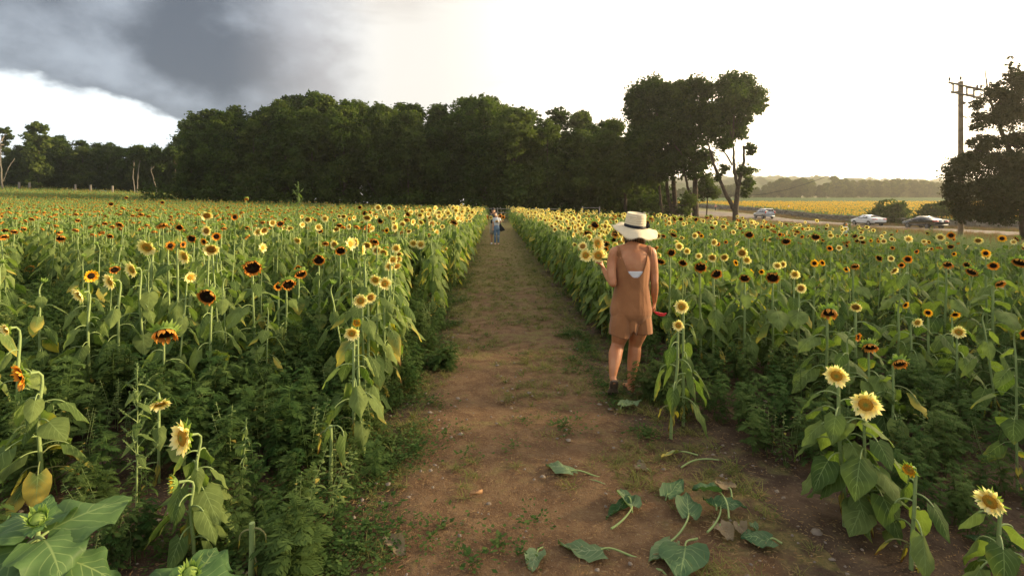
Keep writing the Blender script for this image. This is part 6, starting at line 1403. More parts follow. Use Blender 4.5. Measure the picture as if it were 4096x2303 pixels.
# couple on the path
cg = P(1880+700/6.296, 780+1285/6.296, 25.0)
gx_, gy_ = cg[0]-.05, 25.0; gb = ground_z(gx_, gy_); S2 = (CAMZ-gb)
gz_off = 0
figure_girl, htg, Hg = figure('person', gx_, gy_, 1.60, 0.06, 'smiling woman in a white cropped tee with a sunflower print and ripped jeans', M_tee, M_denim, None, M_brownhair, M_skin2,
   ((-.20, .0, 1.10), (-.20, -.04, .86)), ((.22, -.05, 1.16), (.27, -.22, 1.22)), crop=1, headtilt=-.75, sleeve=.45, hairlen=.12, voxel=.010)
pm = MB(); M_print = solid('print_yellow', (.80, .45, .02), .8); M_printd = solid('print_dark', (.03, .02, .02), .8)
for i in range(13):     # sunflower print: half a bloom
    a = math.pi*i/12; d_ = np.array([math.cos(a), 0, math.sin(a)]); q = np.array([-math.sin(a), 0, math.cos(a)])*.011; c0 = np.array([.0, -.158, 1.20])*Hg; yb = np.array([0, .002*abs(i-6), 0])
    pm.add([c0+d_*.035+yb, c0+d_*.06+q+yb, c0+d_*.092+yb*3, c0+d_*.06-q+yb], [[0, 1, 2, 3]])
fv = [c0+np.array([.038*math.cos(math.pi*i/8), -.003, .038*math.sin(math.pi*i/8)]) for i in range(9)]+[c0+np.array([0, -.003, 0])]; pm.add(fv, [[i, i+1, 9] for i in range(8)], 1)
fv = [c0+np.array([x_, -.002, z_]) for x_, z_ in ((-.085, -.012), (.085, -.012), (.085, -.018), (-.085, -.018), (-.05, -.026), (.06, -.026), (.06, -.031), (-.05, -.031))]; pm.add(fv, [[0, 1, 2, 3], [4, 5, 6, 7]], 1)
pm.obj('shirt_print', [M_print, M_printd], figure_girl)
rp_ = MB(); M_rip = solid('frayed_denim', (.62, .62, .60), .9)
for s_ in (-1, 1):
    for dz_ in (.475, .445): box(rp_, np.array([s_*.085, -.068, dz_])*Hg, (.085, .006, .010))
rp_.obj('ripped_knee', [M_rip], figure_girl)
figure_man, htm, Hm = figure('person', P(1880+590/6.296, 900, 25.45)[0], 25.45, 1.80, 0.0, 'long-haired man in black cap, round sunglasses, dark tee and pale shorts behind her', M_grey, M_khaki, M_sock, M_brownhair, M_skin2,
   ((-.24, -.02, 1.16), (-.30, -.20, 1.32)), ((.24, .0, 1.14), (.20, -.16, 1.10)), shorts=.85, sleeve=.6, hairlen=.22, female=False, voxel=.011)
cp = MB(); ball(cp, htm+np.array([0, .01, .045]), (.088, .10, .075)); chain(cp, [htm+np.array([0, .10, .035]), htm+np.array([0, .16, .025])], [(.06, .012), (.05, .008)]); cpo = cp.obj('cap', [M_black], figure_man)
gl = MB()
for s_ in (-1, 1): ball(gl, htm+np.array([s_*.032, -.088, .004]), (.024, .008, .022), 8)
tube(gl, [htm+np.array([-.07, -.03, .006]), htm+np.array([-.055, -.085, .008]), htm+np.array([.055, -.085, .008]), htm+np.array([.07, -.03, .006])], .004, 5); gl.obj('sunglasses', [M_black], figure_man)
# black tote bag on her shoulder, flowers they hold
tb_ = empty('tote_bag', (gx_+.17, gy_-.02, gb+.72), 0, label='black tote bag hanging from the shoulder of the woman in ripped jeans', category='bag')
m_ = MB(); G_ = [(-.02, .32), (-.06, .0), (.03, -.10), (.16, -.06), (.24, -.04), (.17, .10), (.08, .20), (.03, .32)]; V = np.array([[(x_*1.0, y_, z_*.9+.02) for x_, z_ in G_] for y_ in (-.03, .03)]); m_.add(V, gridF(2, 8, True)); m_.add(np.vstack([V[0], V[0].mean(0)]), [[i, (i+1) % 8, 8] for i in range(8)]); m_.add(np.vstack([V[1], V[1].mean(0)]), [[i, (i+1) % 8, 8] for i in range(8)]); m_.obj('bag_body', [M_black], tb_)
m_ = MB(); tube(m_, bez((.01, -.05, .30), (-.02, -.15, .45), (-.09, -.14, .60), (-.115, .0, .67), 8), .016, 6, flat=.4); m_.obj('strap', [M_black], tb_)
def held(px_, py_, d, kd, f, R_, gp, lab, grp=None):
    C = P(1880+px_/6.296, 780+py_/6.296, d); p = {k: MB() for k in ('stem', 'foliage', 'petals', 'disc', 'calyx')}; head(p, C-gp, nrm(f), kd, R_); tube(p['stem'], bez(C-gp-nrm(f)*.04, C-gp-nrm(f)*.1, (0, 0, .1), (0, 0, -.12), 8), .008, 5, 0, (.5, .5, .5, 0)); leaf(p['foliage'], (0, 0, .1), 1, .1, .08, .03, .3, .0, -.6, .2, 0, 5, 3)
    plant_parts('cut_sunflower', p, kd, tuple(gp), 0, label=lab, category='cut sunflower', group='sunflowers held by the couple')
gpR = P(1880+800/6.296, 780+690/6.296, 24.70); gpL = P(1880+500/6.296, 780+640/6.296, 25.1)
held(762, 530, 24.7, 'orange', (0, -1, .0), .105, gpR, 'left one of two cut orange sunflowers held up by the woman in ripped jeans')
held(838, 562, 24.72, 'orange', (0, -1, .0), .10, gpR, 'right one of two cut orange sunflowers held up by the woman in ripped jeans')
held(524, 570, 25.0, 'cream', (-.1, -1, .0), .115, gpL, 'cut cream sunflower held out by the man in the cap')
held(452, 560, 25.0, 'orange', (-.9, -.4, .0), .11, gpL, 'cut orange sunflower turned edge-on in the hand of the man in the cap')
# distant people
fp = P(2862, 835, 125); figure('person', fp[0], 125, 1.75, .3, 'tiny person in a pink top and dark trousers standing by the stone wall', M_pink, M_grey, None, M_brownhair, M_skin2, ((-.24, 0, 1.14), (-.20, -.1, .95)), ((.26, -.05, 1.2), (.32, -.2, 1.28)), voxel=.02, hairlen=.1)
fp = P(3156, 835, 120); figure('person', fp[0], 120, 1.68, -.2, 'tiny person in white standing waist-deep at the edge of the golden field', M_tee, M_tee, None, M_brownhair, M_skin2, ((-.22, 0, 1.12), (-.2, -.05, .9)), ((.24, -.1, 1.3), (.15, -.1, 1.5)), shorts=.7, voxel=.02)
fp = P(3380, 905, 25); figure('person', fp[0], 25, 1.13, 2.6, 'person with dark brown hair, only the head showing above the weeds', M_tee, M_denim, None, M_brownhair, M_skin2, ((-.22, 0, 1.12), (-.2, -.05, .9)), ((.22, 0, 1.12), (.2, -.05, .9)), voxel=.015, hairlen=.25)
fp = P(3738, 900, 60.5); figure('person', fp[0], 60.5, 1.15, .5, 'small figure in a reddish top standing behind the boot of the black sedan', M_pink, M_khaki, None, M_brownhair, M_skin2, ((-.22, 0, 1.12), (-.2, -.05, .9)), ((.22, 0, 1.12), (.2, -.05, .9)), voxel=.02, hairlen=.1)
# ------------------------------------------------------------------ cars
M_tyre = solid('tyre_rubber', (.018, .018, .018), .85); M_glass = solid('car_glass', (.022, .026, .030), .08, spec=.8); M_rim = solid('alloy', (.45, .45, .46), .3, metal=.9)
M_lamp = solid('tail_lamp_red', (.50, .02, .015), .2, coat=.6); M_plate = solid('number_plate', (.70, .72, .74), .5); M_trim = solid('dark_trim', (.03, .03, .032), .5); M_chrome = solid('chrome', (.6, .6, .6), .15, metal=1)
def carbody(mb, st):
    """st: list of (y, zlow, zbelt, zroof, wlow, wbelt, wroof); body pillars and roof as one shell"""
    rings = []
    for y, zl, zb, zr, wl, wb, wr in st:
        rings.append([(-wl*.94, y, zl), (-wl, y, zl+.10), (-wb*1.01, y, (zl+zb)/2+.05), (-wb, y, zb), (-(wb+wr)/2, y, (zb+zr)/2), (-wr, y, zr-.03), (-wr*.7, y, zr), (0, y, zr+.012),
                      (wr*.7, y, zr), (wr, y, zr-.03), ((wb+wr)/2, y, (zb+zr)/2), (wb, y, zb), (wb*1.01, y, (zl+zb)/2+.05), (wl, y, zl+.10), (wl*.94, y, zl)])
    V = np.array(rings); mb.add(V, gridF(len(st), 15, True))
    for e in (0, -1): c = V[e].mean(0); mb.add(np.vstack([V[e], c]), [[i, (i+1) % 15, 15] for i in range(15)])
    return V
def lerp(a, b, t): return np.asarray(a)*(1-t)+np.asarray(b)*t
def panel(mb, A, B, C, D, off, inset=.06):
    """window laid 6 mm proud of the shell between four corners"""
    A, B, C, D = (np.asarray(q, float) for q in (A, B, C, D)); n = nrm(np.cross(B-A, D-A)); n = n*off; m = (A+B+C+D)/4
    q = [lerp(v, m, inset)+n for v in (A, B, C, D)]; V = np.array(q+[v-n*3 for v in q]); mb.add(V, [[0, 1, 2, 3], [0, 1, 5, 4], [1, 2, 6, 5], [2, 3, 7, 6], [3, 0, 4, 7]])
def car(name, label, x, y, yaw, paint, kind, cat):
    """car heads along +y; its tail faces -y"""
    z0 = ground_z(x, y)+.065; r = empty(name, (x, y, z0), yaw, label=label, category=cat)
    if kind == 'suv':
        st = [(-2.38, .48, .80, .86, .80, .84, .80), (-2.36, .45, 1.05, 1.10, .86, .90, .86), (-2.30, .42, 1.10, 1.25, .88, .92, .85), (-2.12, .38, 1.12, 1.72, .90, .93, .70), (-1.7, .34, 1.12, 1.80, .91, .94, .70), (-.6, .32, 1.10, 1.82, .92, .95, .71),
              (.25, .32, 1.08, 1.78, .92, .95, .70), (.62, .32, 1.07, 1.66, .92, .95, .69), (1.15, .33, 1.05, 1.16, .92, .94, .80), (1.3, .34, 1.03, 1.09, .92, .93, .84), (2.1, .38, .96, 1.02, .90, .90, .80), (2.36, .42, .86, .92, .84, .84, .72), (2.44, .50, .68, .72, .74, .74, .66)]
        wr, ax, gw = .38, (-1.42, 1.40), [(-2.05, -1.30), (-1.22, -.38), (-.30, .60)]; rear = (-2.31, 1.12, -2.14, 1.66)
    else:
        st = [(-2.44, .42, .70, .76, .76, .78, .72), (-2.42, .34, .92, .97, .84, .85, .78), (-2.30, .30, 1.00, 1.05, .88, .88, .78), (-1.85, .27, 1.02, 1.08, .90, .90, .76), (-1.55, .25, 1.00, 1.18, .91, .91, .70), (-.95, .24, .97, 1.40, .92, .92, .60), (-.3, .23, .95, 1.455, .92, .92, .61),
              (.30, .23, .94, 1.43, .92, .92, .61), (.62, .23, .93, 1.32, .92, .92, .62), (1.12, .24, .92, 1.05, .92, .91, .72), (1.35, .25, .90, .97, .92, .90, .78), (2.0, .28, .80, .86, .89, .87, .74), (2.32, .32, .70, .75, .82, .80, .66), (2.44, .38, .56, .60, .70, .68, .56)]
        wr, ax, gw = .335, (-1.42, 1.40), [(-1.20, -.42), (-.34, .62)]; rear = (-1.82, 1.06, -1.05, 1.36)
    b = MB(); V = carbody(b, st); ob = b.obj('car_body', [paint], r); bv = ob.modifiers.new('smooth', 'SUBSURF'); bv.levels = 1; bv.render_levels = 1
    def at(y, k): return np.array([np.interp(y, V[:, k, 1], V[:, k, q]) for q in range(3)])
    for s_, ks in ((-1, (3, 5)), (1, (11, 9))):
        for gi, (ya, yb) in enumerate(gw):
            m = MB(); lo, hi = ks; A, B = at(ya, lo)+[0, 0, .03], at(yb, lo)+[0, 0, .03]; ya2 = ya+(.10 if gi == 0 and kind != 'suv' else .03); yb2 = yb-(.10 if gi == len(gw)-1 else .0); C_, D_ = at(yb2, hi)-[0, 0, .02], at(ya2, hi)-[0, 0, .02]
            n_ = 1 if s_ < 0 else -1; panel(m, A, B, C_, D_, .012*(-1 if s_ < 0 else 1)*(-1), .05); wd = m.obj('side_window', [M_glass], r)
    m = MB(); ya, za, yb, zb = rear; w0, w1 = (.80, .62) if kind == 'suv' else (.70, .54)
    panel(m, (-w0, ya-.01, za+.03), (w0, ya-.01, za+.03), (w1, yb-.01, zb+.02), (-w1, yb-.01, zb+.02), .012, .05); m.obj('rear_window', [M_glass], r)
    m = MB(); yf, zf = (1.12, 1.12) if kind != 'suv' else (1.15, 1.20); yg, zg = (.64, 1.36) if kind != 'suv' else (.62, 1.70); panel(m, (.78, yf+.03, zf-.02), (-.78, yf+.03, zf-.02), (-.58, yg+.03, zg), (.58, yg+.03, zg), .012, .05); m.obj('windscreen', [M_glass], r)
    for s_ in (-1, 1):
        for ya in ax:
            a = np.linspace(0, 2*np.pi, 28, endpoint=False); c = np.array([s_*.86, ya, wr-.065])
            def rg(rr, xo): return np.stack([np.full(28, c[0]+s_*xo), c[1]+rr*np.cos(a), c[2]+rr*np.sin(a)], -1)
            m = MB(); m.add(np.stack([rg(wr*.64, -.10), rg(wr*.96, -.11), rg(wr, -.08), rg(wr, .05), rg(wr*.95, .085), rg(wr*.66, .08)]), gridF(6, 28, True)); tyre = m.obj('wheel', [M_tyre], r)
            m = MB(); m.add(np.stack([rg(wr*.68, .06), rg(wr*.64, .082), rg(wr*.60, .05)]), gridF(3, 28, True)); m.add(np.stack([rg(wr*.18, .075), rg(.001, .08)]), gridF(2, 28, True))
            for k in range(5 if kind != 'suv' else 6):
                an = k*2*np.pi/(5 if kind != 'suv' else 6)+.3
                for da in (-.13, .13):
                    p0 = c+np.array([s_*.07, math.cos(an)*wr*.12, math.sin(an)*wr*.12]); p1 = c+np.array([s_*.066, math.cos(an+da)*wr*.63, math.sin(an+da)*wr*.63]); tube(m, [p0, p1], .018, 4)
            m.obj('rim', [M_rim], tyre)
            m = MB(); m.add(np.stack([rg(wr*.66, .0), rg(.001, .0)]), gridF(2, 28, True)); aa = np.linspace(-.1, math.pi+.1, 15)
            arch = lambda rr, xo: np.stack([np.full(15, c[0]+s_*xo), c[1]+rr*np.cos(aa), c[2]+rr*np.sin(aa)], -1)
            m.add(np.stack([arch(wr*1.16, .068), arch(wr*1.02, .062), arch(wr*1.02, -.25)]), gridF(3, 15)); m.obj('wheel_arch', [M_trim], r)
    for s_ in (-1, 1):
        m = MB()
        if kind == 'suv': box(m, (s_*.82, -2.33, 1.16), (.17, .14, .40))
        else: box(m, (s_*.62, -2.415, .865), (.44, .10, .13)); box(m, (s_*.86, -2.27, .88), (.09, .26, .12))
        m.obj('tail_lamp', [M_lamp], r)
        m = MB(); ball(m, (s_*1.02, .66 if kind != 'suv' else .72, 1.0 if kind != 'suv' else 1.16), (.10, .06, .075), 8); box(m, (s_*.94, .66 if kind != 'suv' else .72, .96 if kind != 'suv' else 1.12), (.10, .04, .04)); m.obj('wing_mirror', [paint if kind != 'suv' else M_trim], r)
        m = MB(); box(m, (s_*.70, 2.30 if kind != 'suv' else 2.28, .66 if kind != 'suv' else .82), (.22, .14, .12)); m.obj('headlight', [M_rim], r)
        for yy in (([-.9, .1] if kind != 'suv' else [-.9, .2])): m = MB(); box(m, (s_*.935, yy-.22, .86 if kind != 'suv' else .98), (.03, .16, .03)); m.obj('door_handle', [M_chrome], r)
        m = MB(); box(m, (s_*.925, -.1, .40 if kind != 'suv' else .45), (.03, 2.2, .10)); m.obj('side_sill', [M_trim if kind == 'suv' else paint], r)
    m = MB(); box(m, (0, -2.455 if kind != 'suv' else -2.375, .84 if kind != 'suv' else .98), (.34, .02, .15)); m.obj('number_plate', [M_plate], r)
    m = MB(); box(m, (0, -2.44, .42), (1.5, .10, .16)); m.obj('rear_bumper_trim', [M_trim if kind != 'suv' else paint], r)
    if kind == 'suv':
        for s_ in (-1, 1): m = MB(); tube(m, [(s_*.62, -1.9, 1.83), (s_*.62, -1.8, 1.90), (s_*.62, .1, 1.91), (s_*.62, .25, 1.83)], .022, 6); m.obj('roof_rail', [M_trim], r)
        m = MB(); box(m, (0, -2.20, 1.80), (1.2, .16, .04)); m.obj('rear_spoiler', [paint], r)
    return r
P_sil = solid('silver_paint', (.36, .37, .39), .28, metal=.5, coat=.8); P_wh = solid('white_paint', (.78, .78, .77), .25, coat=.8); P_bk = solid('black_paint', (.010, .010, .012), .15, coat=1.0)
car('parked_car', 'silver off-road car with roof rails, farthest of the three by the stone wall', 46.9, 95.5, 0.0, P_sil, 'suv', 'car')
car('parked_car', 'white sedan parked on the road in front of the stone wall end', 49.6, 71.5, .02, P_wh, 'sedan', 'car')
car('parked_car', 'black sedan parked in front of the bushes, nearest to the cedar', 50.1, 62.3, .05, P_bk, 'sedan', 'car')

# ------------------------------------------------------------------ dry stone wall: stones laid in courses
M_stone = None
def stonemat():
    m, nt = new_mat('field_stone'); u, v, r_, y = attr(nt); t = nt.nodes.new('ShaderNodeTexCoord'); n = NN(nt, 'ShaderNodeTexNoise', inp={'Scale': 3.0, 'Detail': 5.0}); L(nt, t.outputs['Object'], n.inputs[0])
    c = mixc(nt, r_, (.085, .072, .058), (.26, .23, .19)); c = mixc(nt, maprange(nt, n.outputs[0], .5, .7, 0, .6), c, (.10, .11, .06))
    p = NN(nt, 'ShaderNodeBsdfPrincipled', inp={'Roughness': .9}); L(nt, c, p.inputs['Base Color']); o = nt.nodes.new('ShaderNodeOutputMaterial'); L(nt, p.outputs[0], o.inputs[0]); return m
M_stone = stonemat(); G = np.random.default_rng(5)
def stonewall(name, label, pts, h, seed):
    G = np.random.default_rng(seed); pts = np.asarray(pts, float); sl_ = np.r_[0, np.cumsum(np.linalg.norm(np.diff(pts, axis=0), axis=1))]; m = MB(); S_ = sl_[-1]
    for c in range(5):
        s = 0
        while s < S_:
            l_ = G.uniform(.3, .8); x, y = np.interp(s+l_/2, sl_, pts[:, 0]), np.interp(s+l_/2, sl_, pts[:, 1]); x2, y2 = np.interp(s+l_/2+.1, sl_, pts[:, 0]), np.interp(s+l_/2+.1, sl_, pts[:, 1]); an = math.atan2(y2-y, x2-x) if (x2, y2) != (x, y) else math.pi/2
            hh = h/5*G.uniform(.85, 1.3); z = ground_z(x, y)+c*h/5+hh/2-.03
            th = np.array([[-1, -1, -1], [-1, -1, 1], [-1, 1, -1], [-1, 1, 1], [1, -1, -1], [1, -1, 1], [1, 1, -1], [1, 1, 1]])*np.array([l_/2, .3*G.uniform(.8, 1.1), hh/2])*(1+G.uniform(-.18, .12, (8, 3)))
            R_ = rotz(an+G.normal()*.06); m.add(th@R_.T+np.array([x, y, z]), [[0, 1, 3, 2], [4, 6, 7, 5], [0, 4, 5, 1], [2, 3, 7, 6], [0, 2, 6, 4], [1, 5, 7, 3]], 0, np.array([0, 0, G.random(), 0])); s += l_*.96
    return m.obj(name, [M_stone], smooth=False, label=label, category='wall')
stonewall('stone_wall', 'long low dry stone wall between the road and the golden field', [(56.0, 52), (55.5, 66), (55.0, 82), (56.0, 100), (57, 120), (55, 150), (46, 175)], 1.05, 3)
stonewall('stone_wall', 'short stretch of stone wall at the frame edge below the cedar', [(44, 38), (52, 45), (60, 52)], .9, 4)
# wire fence posts behind the wall
M_post = solid('weathered_post', (.16, .13, .10), .9, scale=6, col2=(.09, .075, .06), bump=.4)
for i, yy in enumerate(np.arange(70, 128, 6.0)):
    x = np.interp(yy, [52, 66, 82, 100, 120], [56, 55.5, 55, 56, 57])+1.2; m = MB(); G_ = ground_z(x, yy); tube(m, [(0, 0, -.2), (.02, 0, 1.45)], [.05, .045], 6, cap=True); o = m.obj('fence_post', [M_post], None, label='thin fence post standing behind the stone wall', category='fence post', group='fence posts behind the wall'); o.location = (x, yy, G_)
# mailbox-like pale box on the wall beside the forked tree
# rail fence behind the couple
def rail_fence(label, x0, x1, y, h, rails, mat, gap=2.4, name='rail_fence'):
    r = empty(name, ((x0+x1)/2, y, ground_z((x0+x1)/2, y)), 0, label=label, category='fence'); n = max(2, int(round((x1-x0)/gap))+1); xs = np.linspace(x0, x1, n)-(x0+x1)/2; zz = ground_z((x0+x1)/2, y)
    for x in xs: m = MB(); box(m, (x, 0, h/2-.1+ground_z((x0+x1)/2+x, y)-zz), (.13, .13, h+.25)); m.obj('post', [mat], r)
    for k in rails:
        m = MB()
        for a_, b_ in zip(xs[:-1], xs[1:]): za, zb = ground_z((x0+x1)/2+a_, y)-zz, ground_z((x0+x1)/2+b_, y)-zz; tube(m, [(a_-.06, -.09, za+k), ((a_+b_)/2, -.09, (za+zb)/2+k+.01), (b_+.06, -.09, zb+k)], .055, 6, flat=.7)
        m.obj('rail', [mat], r)
    return r
M_rail = solid('grey_rail', (.34, .30, .25), .85, scale=5, col2=(.22, .19, .15), bump=.3)
rail_fence('weathered rail fence closing the far end of the path behind the couple', -6.5, 5.5, 60, 1.55, (.55, 1.0, 1.45), M_rail)
p0 = P(2330, 820, 66); rail_fence('single pale rail barrier glimpsed under the trees behind the straw hat', p0[0]-.0, p0[0]+2.2, 66, 1.75, (1.6,), M_rail, gap=2.2, name='barrier')
for xp, lab in ((170, 'leftmost'), (263, 'second'), (672, 'third'), (808, 'fourth'), (1003, 'rightmost, shortest')):
    q = P(xp/2.2273, 300+1050/2.2273, 106.8); m = MB(); box(m, (0, 0, 1.2), (.28, .28, 2.9)); o = m.obj('fence_post', [M_birch], None, label='pale square post at the field\'s far edge before the low wood, %s of five' % lab, category='fence post', group='pale posts before the low wood'); o.location = (q[0], 106.8, ground_z(q[0], 106.8))
# ------------------------------------------------------------------ utility pole and its wire
M_pole = solid('pole_wood', (.30, .22, .14), .85, scale=4, col2=(.20, .145, .09), bump=.3, bscale=10); M_arm = solid('crossarm_wood', (.26, .22, .17), .85, scale=8, col2=(.17, .14, .11)); M_ins = solid('insulator', (.10, .085, .08), .3, spec=.7)
pd = 36.5; pb = P(3843, 835, pd); pz = ground_z(pb[0], pd)
def PZ(zx, zy, dd=0): q = P(2900+zx/1.931, 200+zy/1.931, pd+dd); return q-np.array([pb[0], pd, pz])
pole = empty('utility_pole', (pb[0], pd, pz), 0, label='tall brown utility pole with double crossarms beside the cedar', category='utility pole')
m = MB(); top = PZ(1824, 245); tube(m, [(0, 0, -.4), (0, 0, 3), (0, 0, 7), (0, 0, top[2])], [.175, .17, .16, .148], 14, cap=True); m.obj('pole', [M_pole], pole)
def beam(a, b, s_=.12, nm='crossarm'):
    a, b = np.asarray(a), np.asarray(b); m = MB(); tube(m, [a, b], s_*.62, 4, cap=True); return m.obj(nm, [M_arm], pole)
y_ = -.16
beam(PZ(1728, 252, y_), PZ(1975, 305, y_)); beam(PZ(1745, 325, y_), PZ(1985, 375, y_)) ; beam(PZ(1750, 262, -y_), PZ(1835, 262, .6), .11); beam(PZ(1750, 330, .2), PZ(1830, 320, .6), .11); beam(PZ(1865, 290, y_), PZ(1915, 296, 1.0), .11); beam(PZ(1860, 345, y_), PZ(1915, 348, 1.0), .11)
for zx, a_, b_ in ((1762, 258, 335), (1868, 288, 350), (1922, 300, 365)): beam(PZ(zx, a_, y_-.02), PZ(zx, b_, y_-.02), .11, 'brace')
beam(PZ(1915, 312, 1.0), PZ(1985, 308, .6), .10); beam(PZ(1915, 370, 1.0), PZ(1985, 355, .6), .10)
m = MB(); tube(m, [PZ(1975, 305, -.2), PZ(1975, 375, -.2)], .02, 5); m.obj('rod', [M_ins], pole)
for zx, zy in ((1734, 232), (1820, 225), (1948, 290), (1978, 290)):
    m = MB(); c = PZ(zx, zy, y_); prof = [(.02, -.22), (.02, -.05), (.075, -.03), (.05, .02), (.085, .05), (.05, .1), (.07, .13), (.02, .19)]; a = np.linspace(0, 2*np.pi, 11)[:-1]
    V = np.array([[(c[0]+r_*math.cos(q), c[1]+r_*math.sin(q), c[2]+h_) for q in a] for r_, h_ in prof]); m.add(V, gridF(len(prof), 10, True)); m.obj('insulator', [M_ins], pole)
m = MB(); ball(m, PZ(1846, 410, -.1), (.15, .10, .10), 8); m.obj('service_clamp', [M_ins], pole)
def wire(a, b, sag, rad, label, n=40):
    a, b = np.asarray(a, float), np.asarray(b, float); t = np.linspace(0, 1, n)[:, None]; pts = a*(1-t)+b*t; pts[:, 2] -= (sag*4*t*(1-t))[:, 0]; o = pts[0].copy(); m = MB(); tube(m, pts-o, rad, 5); w_ = m.obj('overhead_wire', [M_black], None, label=label, category='wire'); w_.location = o
pm_ = PZ(1838, 400)+np.array([pb[0], pd, pz]); wire(P(2820, 762, 76), pm_, 3.0, .022, 'thick black cable dipping from behind the forked tree up to the utility pole')
wire(P(2820, 772, 78)+[0, 0, 0], P(2560, 770, 100), .4, .02, 'black cable passing behind the forked tree under the tree group')
wire(PZ(1740, 395)+np.array([pb[0], pd, pz]), pm_, .35, .008, 'thin looping wire hanging left of the pole below its crossarms')
wire(PZ(1820, 214)+np.array([pb[0], pd, pz]), PZ(2500, 170, -4)+np.array([pb[0], pd, pz]), .3, .010, 'thin wire leaving the pole top towards the cedar')

# ------------------------------------------------------------------ leaves, stalks and plants one can single out on the ground
random.seed(31); np.random.seed(31)
M_leafu = thin('leaf_underside', leafcol((.135, .20, .085), (.19, .26, .125), vein=(.42, .46, .24)), .25, .65, .2)
M_leafd = thin('leaf_dry', leafcol((.20, .15, .085), (.27, .20, .12), vein=(.33, .26, .16)), .15, .8, .1)
M_leaft = thin('leaf_upper', leafcol((.050, .115, .040), (.075, .145, .055), vein=(.27, .36, .14)), .25, .6, .25)
def fallen(sx1, sy1, sx2, sy2, sx3, sy3, wpx, mat, label, curl=.25, cat='fallen leaf', lift=0.0, flat=.3, yel=0.0, fold=0.25):
    """petiole from (sx1,sy1) to the blade's base (sx2,sy2), tip at (sx3,sy3); source px, lying on the soil"""
    def G3(sx, sy, dz=.018): d = 2050*(CAMZ-dz)/(sy-835); return np.array([(sx-2048)/2050*d, d, 0])
    a, b, c = G3(sx1, sy1), G3(sx2, sy2), G3(sx3, sy3); z0 = .022+lift; r = empty('fallen_leaf', (b[0], b[1], ground_z(b[0], b[1])+z0), 0, label=label, category=cat, group='leaves fallen on the path')
    Ln = np.linalg.norm(c-b); d = (c-b)/Ln; B = np.array([-d[1], d[0], 0]); W = wpx/2050*b[1]; ns, nc = 12, 9; s = np.linspace(0, 1, ns); u = np.linspace(-1, 1, nc); wv = np.interp(s, WS, WP)*W/2; au = np.abs(u)
    ph = random.uniform(0, 6); V = np.zeros((ns, nc, 3)); bend = random.uniform(-.12, .12)
    V[:] = (s*Ln)[:, None, None]*d+(wv[:, None]*u[None]*(1-.22*fold*(u[None] > 0)))[..., None]*B-((au*.20*Ln)[None, :]*((1-s)**3)[:, None])[..., None]*d+(bend*Ln*s*s)[:, None, None]*B
    zz = .035*np.sin(s[:, None]*5+u[None]*2+ph)*Ln+curl*(au[None]**1.8)*wv[:, None]*np.where(u > 0, 1.0, .35)[None]+np.random.normal(0, .0045, (ns, nc))+.035*np.sin(s[:, None]*11+ph)*au[None]*Ln+.03*Ln*np.sin(s[:, None]*4+ph*2)
    zz += .05*Ln*(1-s[:, None])*(1-au[None]); V[..., 2] = np.maximum(zz-zz.min(), 0)+.006
    ea = (np.random.rand(ns)-.5)*.10; V += (ea[:, None]*(au**4)[None, :]*wv[:, None]*np.sign(u)[None])[..., None]*B
    K = np.zeros((ns, nc, 4)); K[..., 0] = u/2+.5; K[..., 1] = s[:, None]; K[..., 2] = random.random(); K[..., 3] = yel; m = MB(); m.add(V, gridF(ns, nc), 0, K.reshape(-1, 4)); m.obj('blade', [mat], r)
    if sx1 != sx2 or sy1 != sy2:
        e = a-b; e[2] = 0; st = V[0, nc//2]; m = MB(); side = np.array([-e[1], e[0], 0])*.14; tube(m, bez(st, st+e*.3+side+np.array([0, 0, .012]), e*.7+side*.6+np.array([0, 0, .004]), e+np.array([0, 0, .0]), 9), np.linspace(.0042, .0062, 9), 7, cap=True, K=(.5, .5, .8, 0)); m.obj('leaf_stalk', [M_stem], r)
    return r
Z3 = lambda zx, zy: (2000+zx/2.1467, 1700+zy/2.1467)
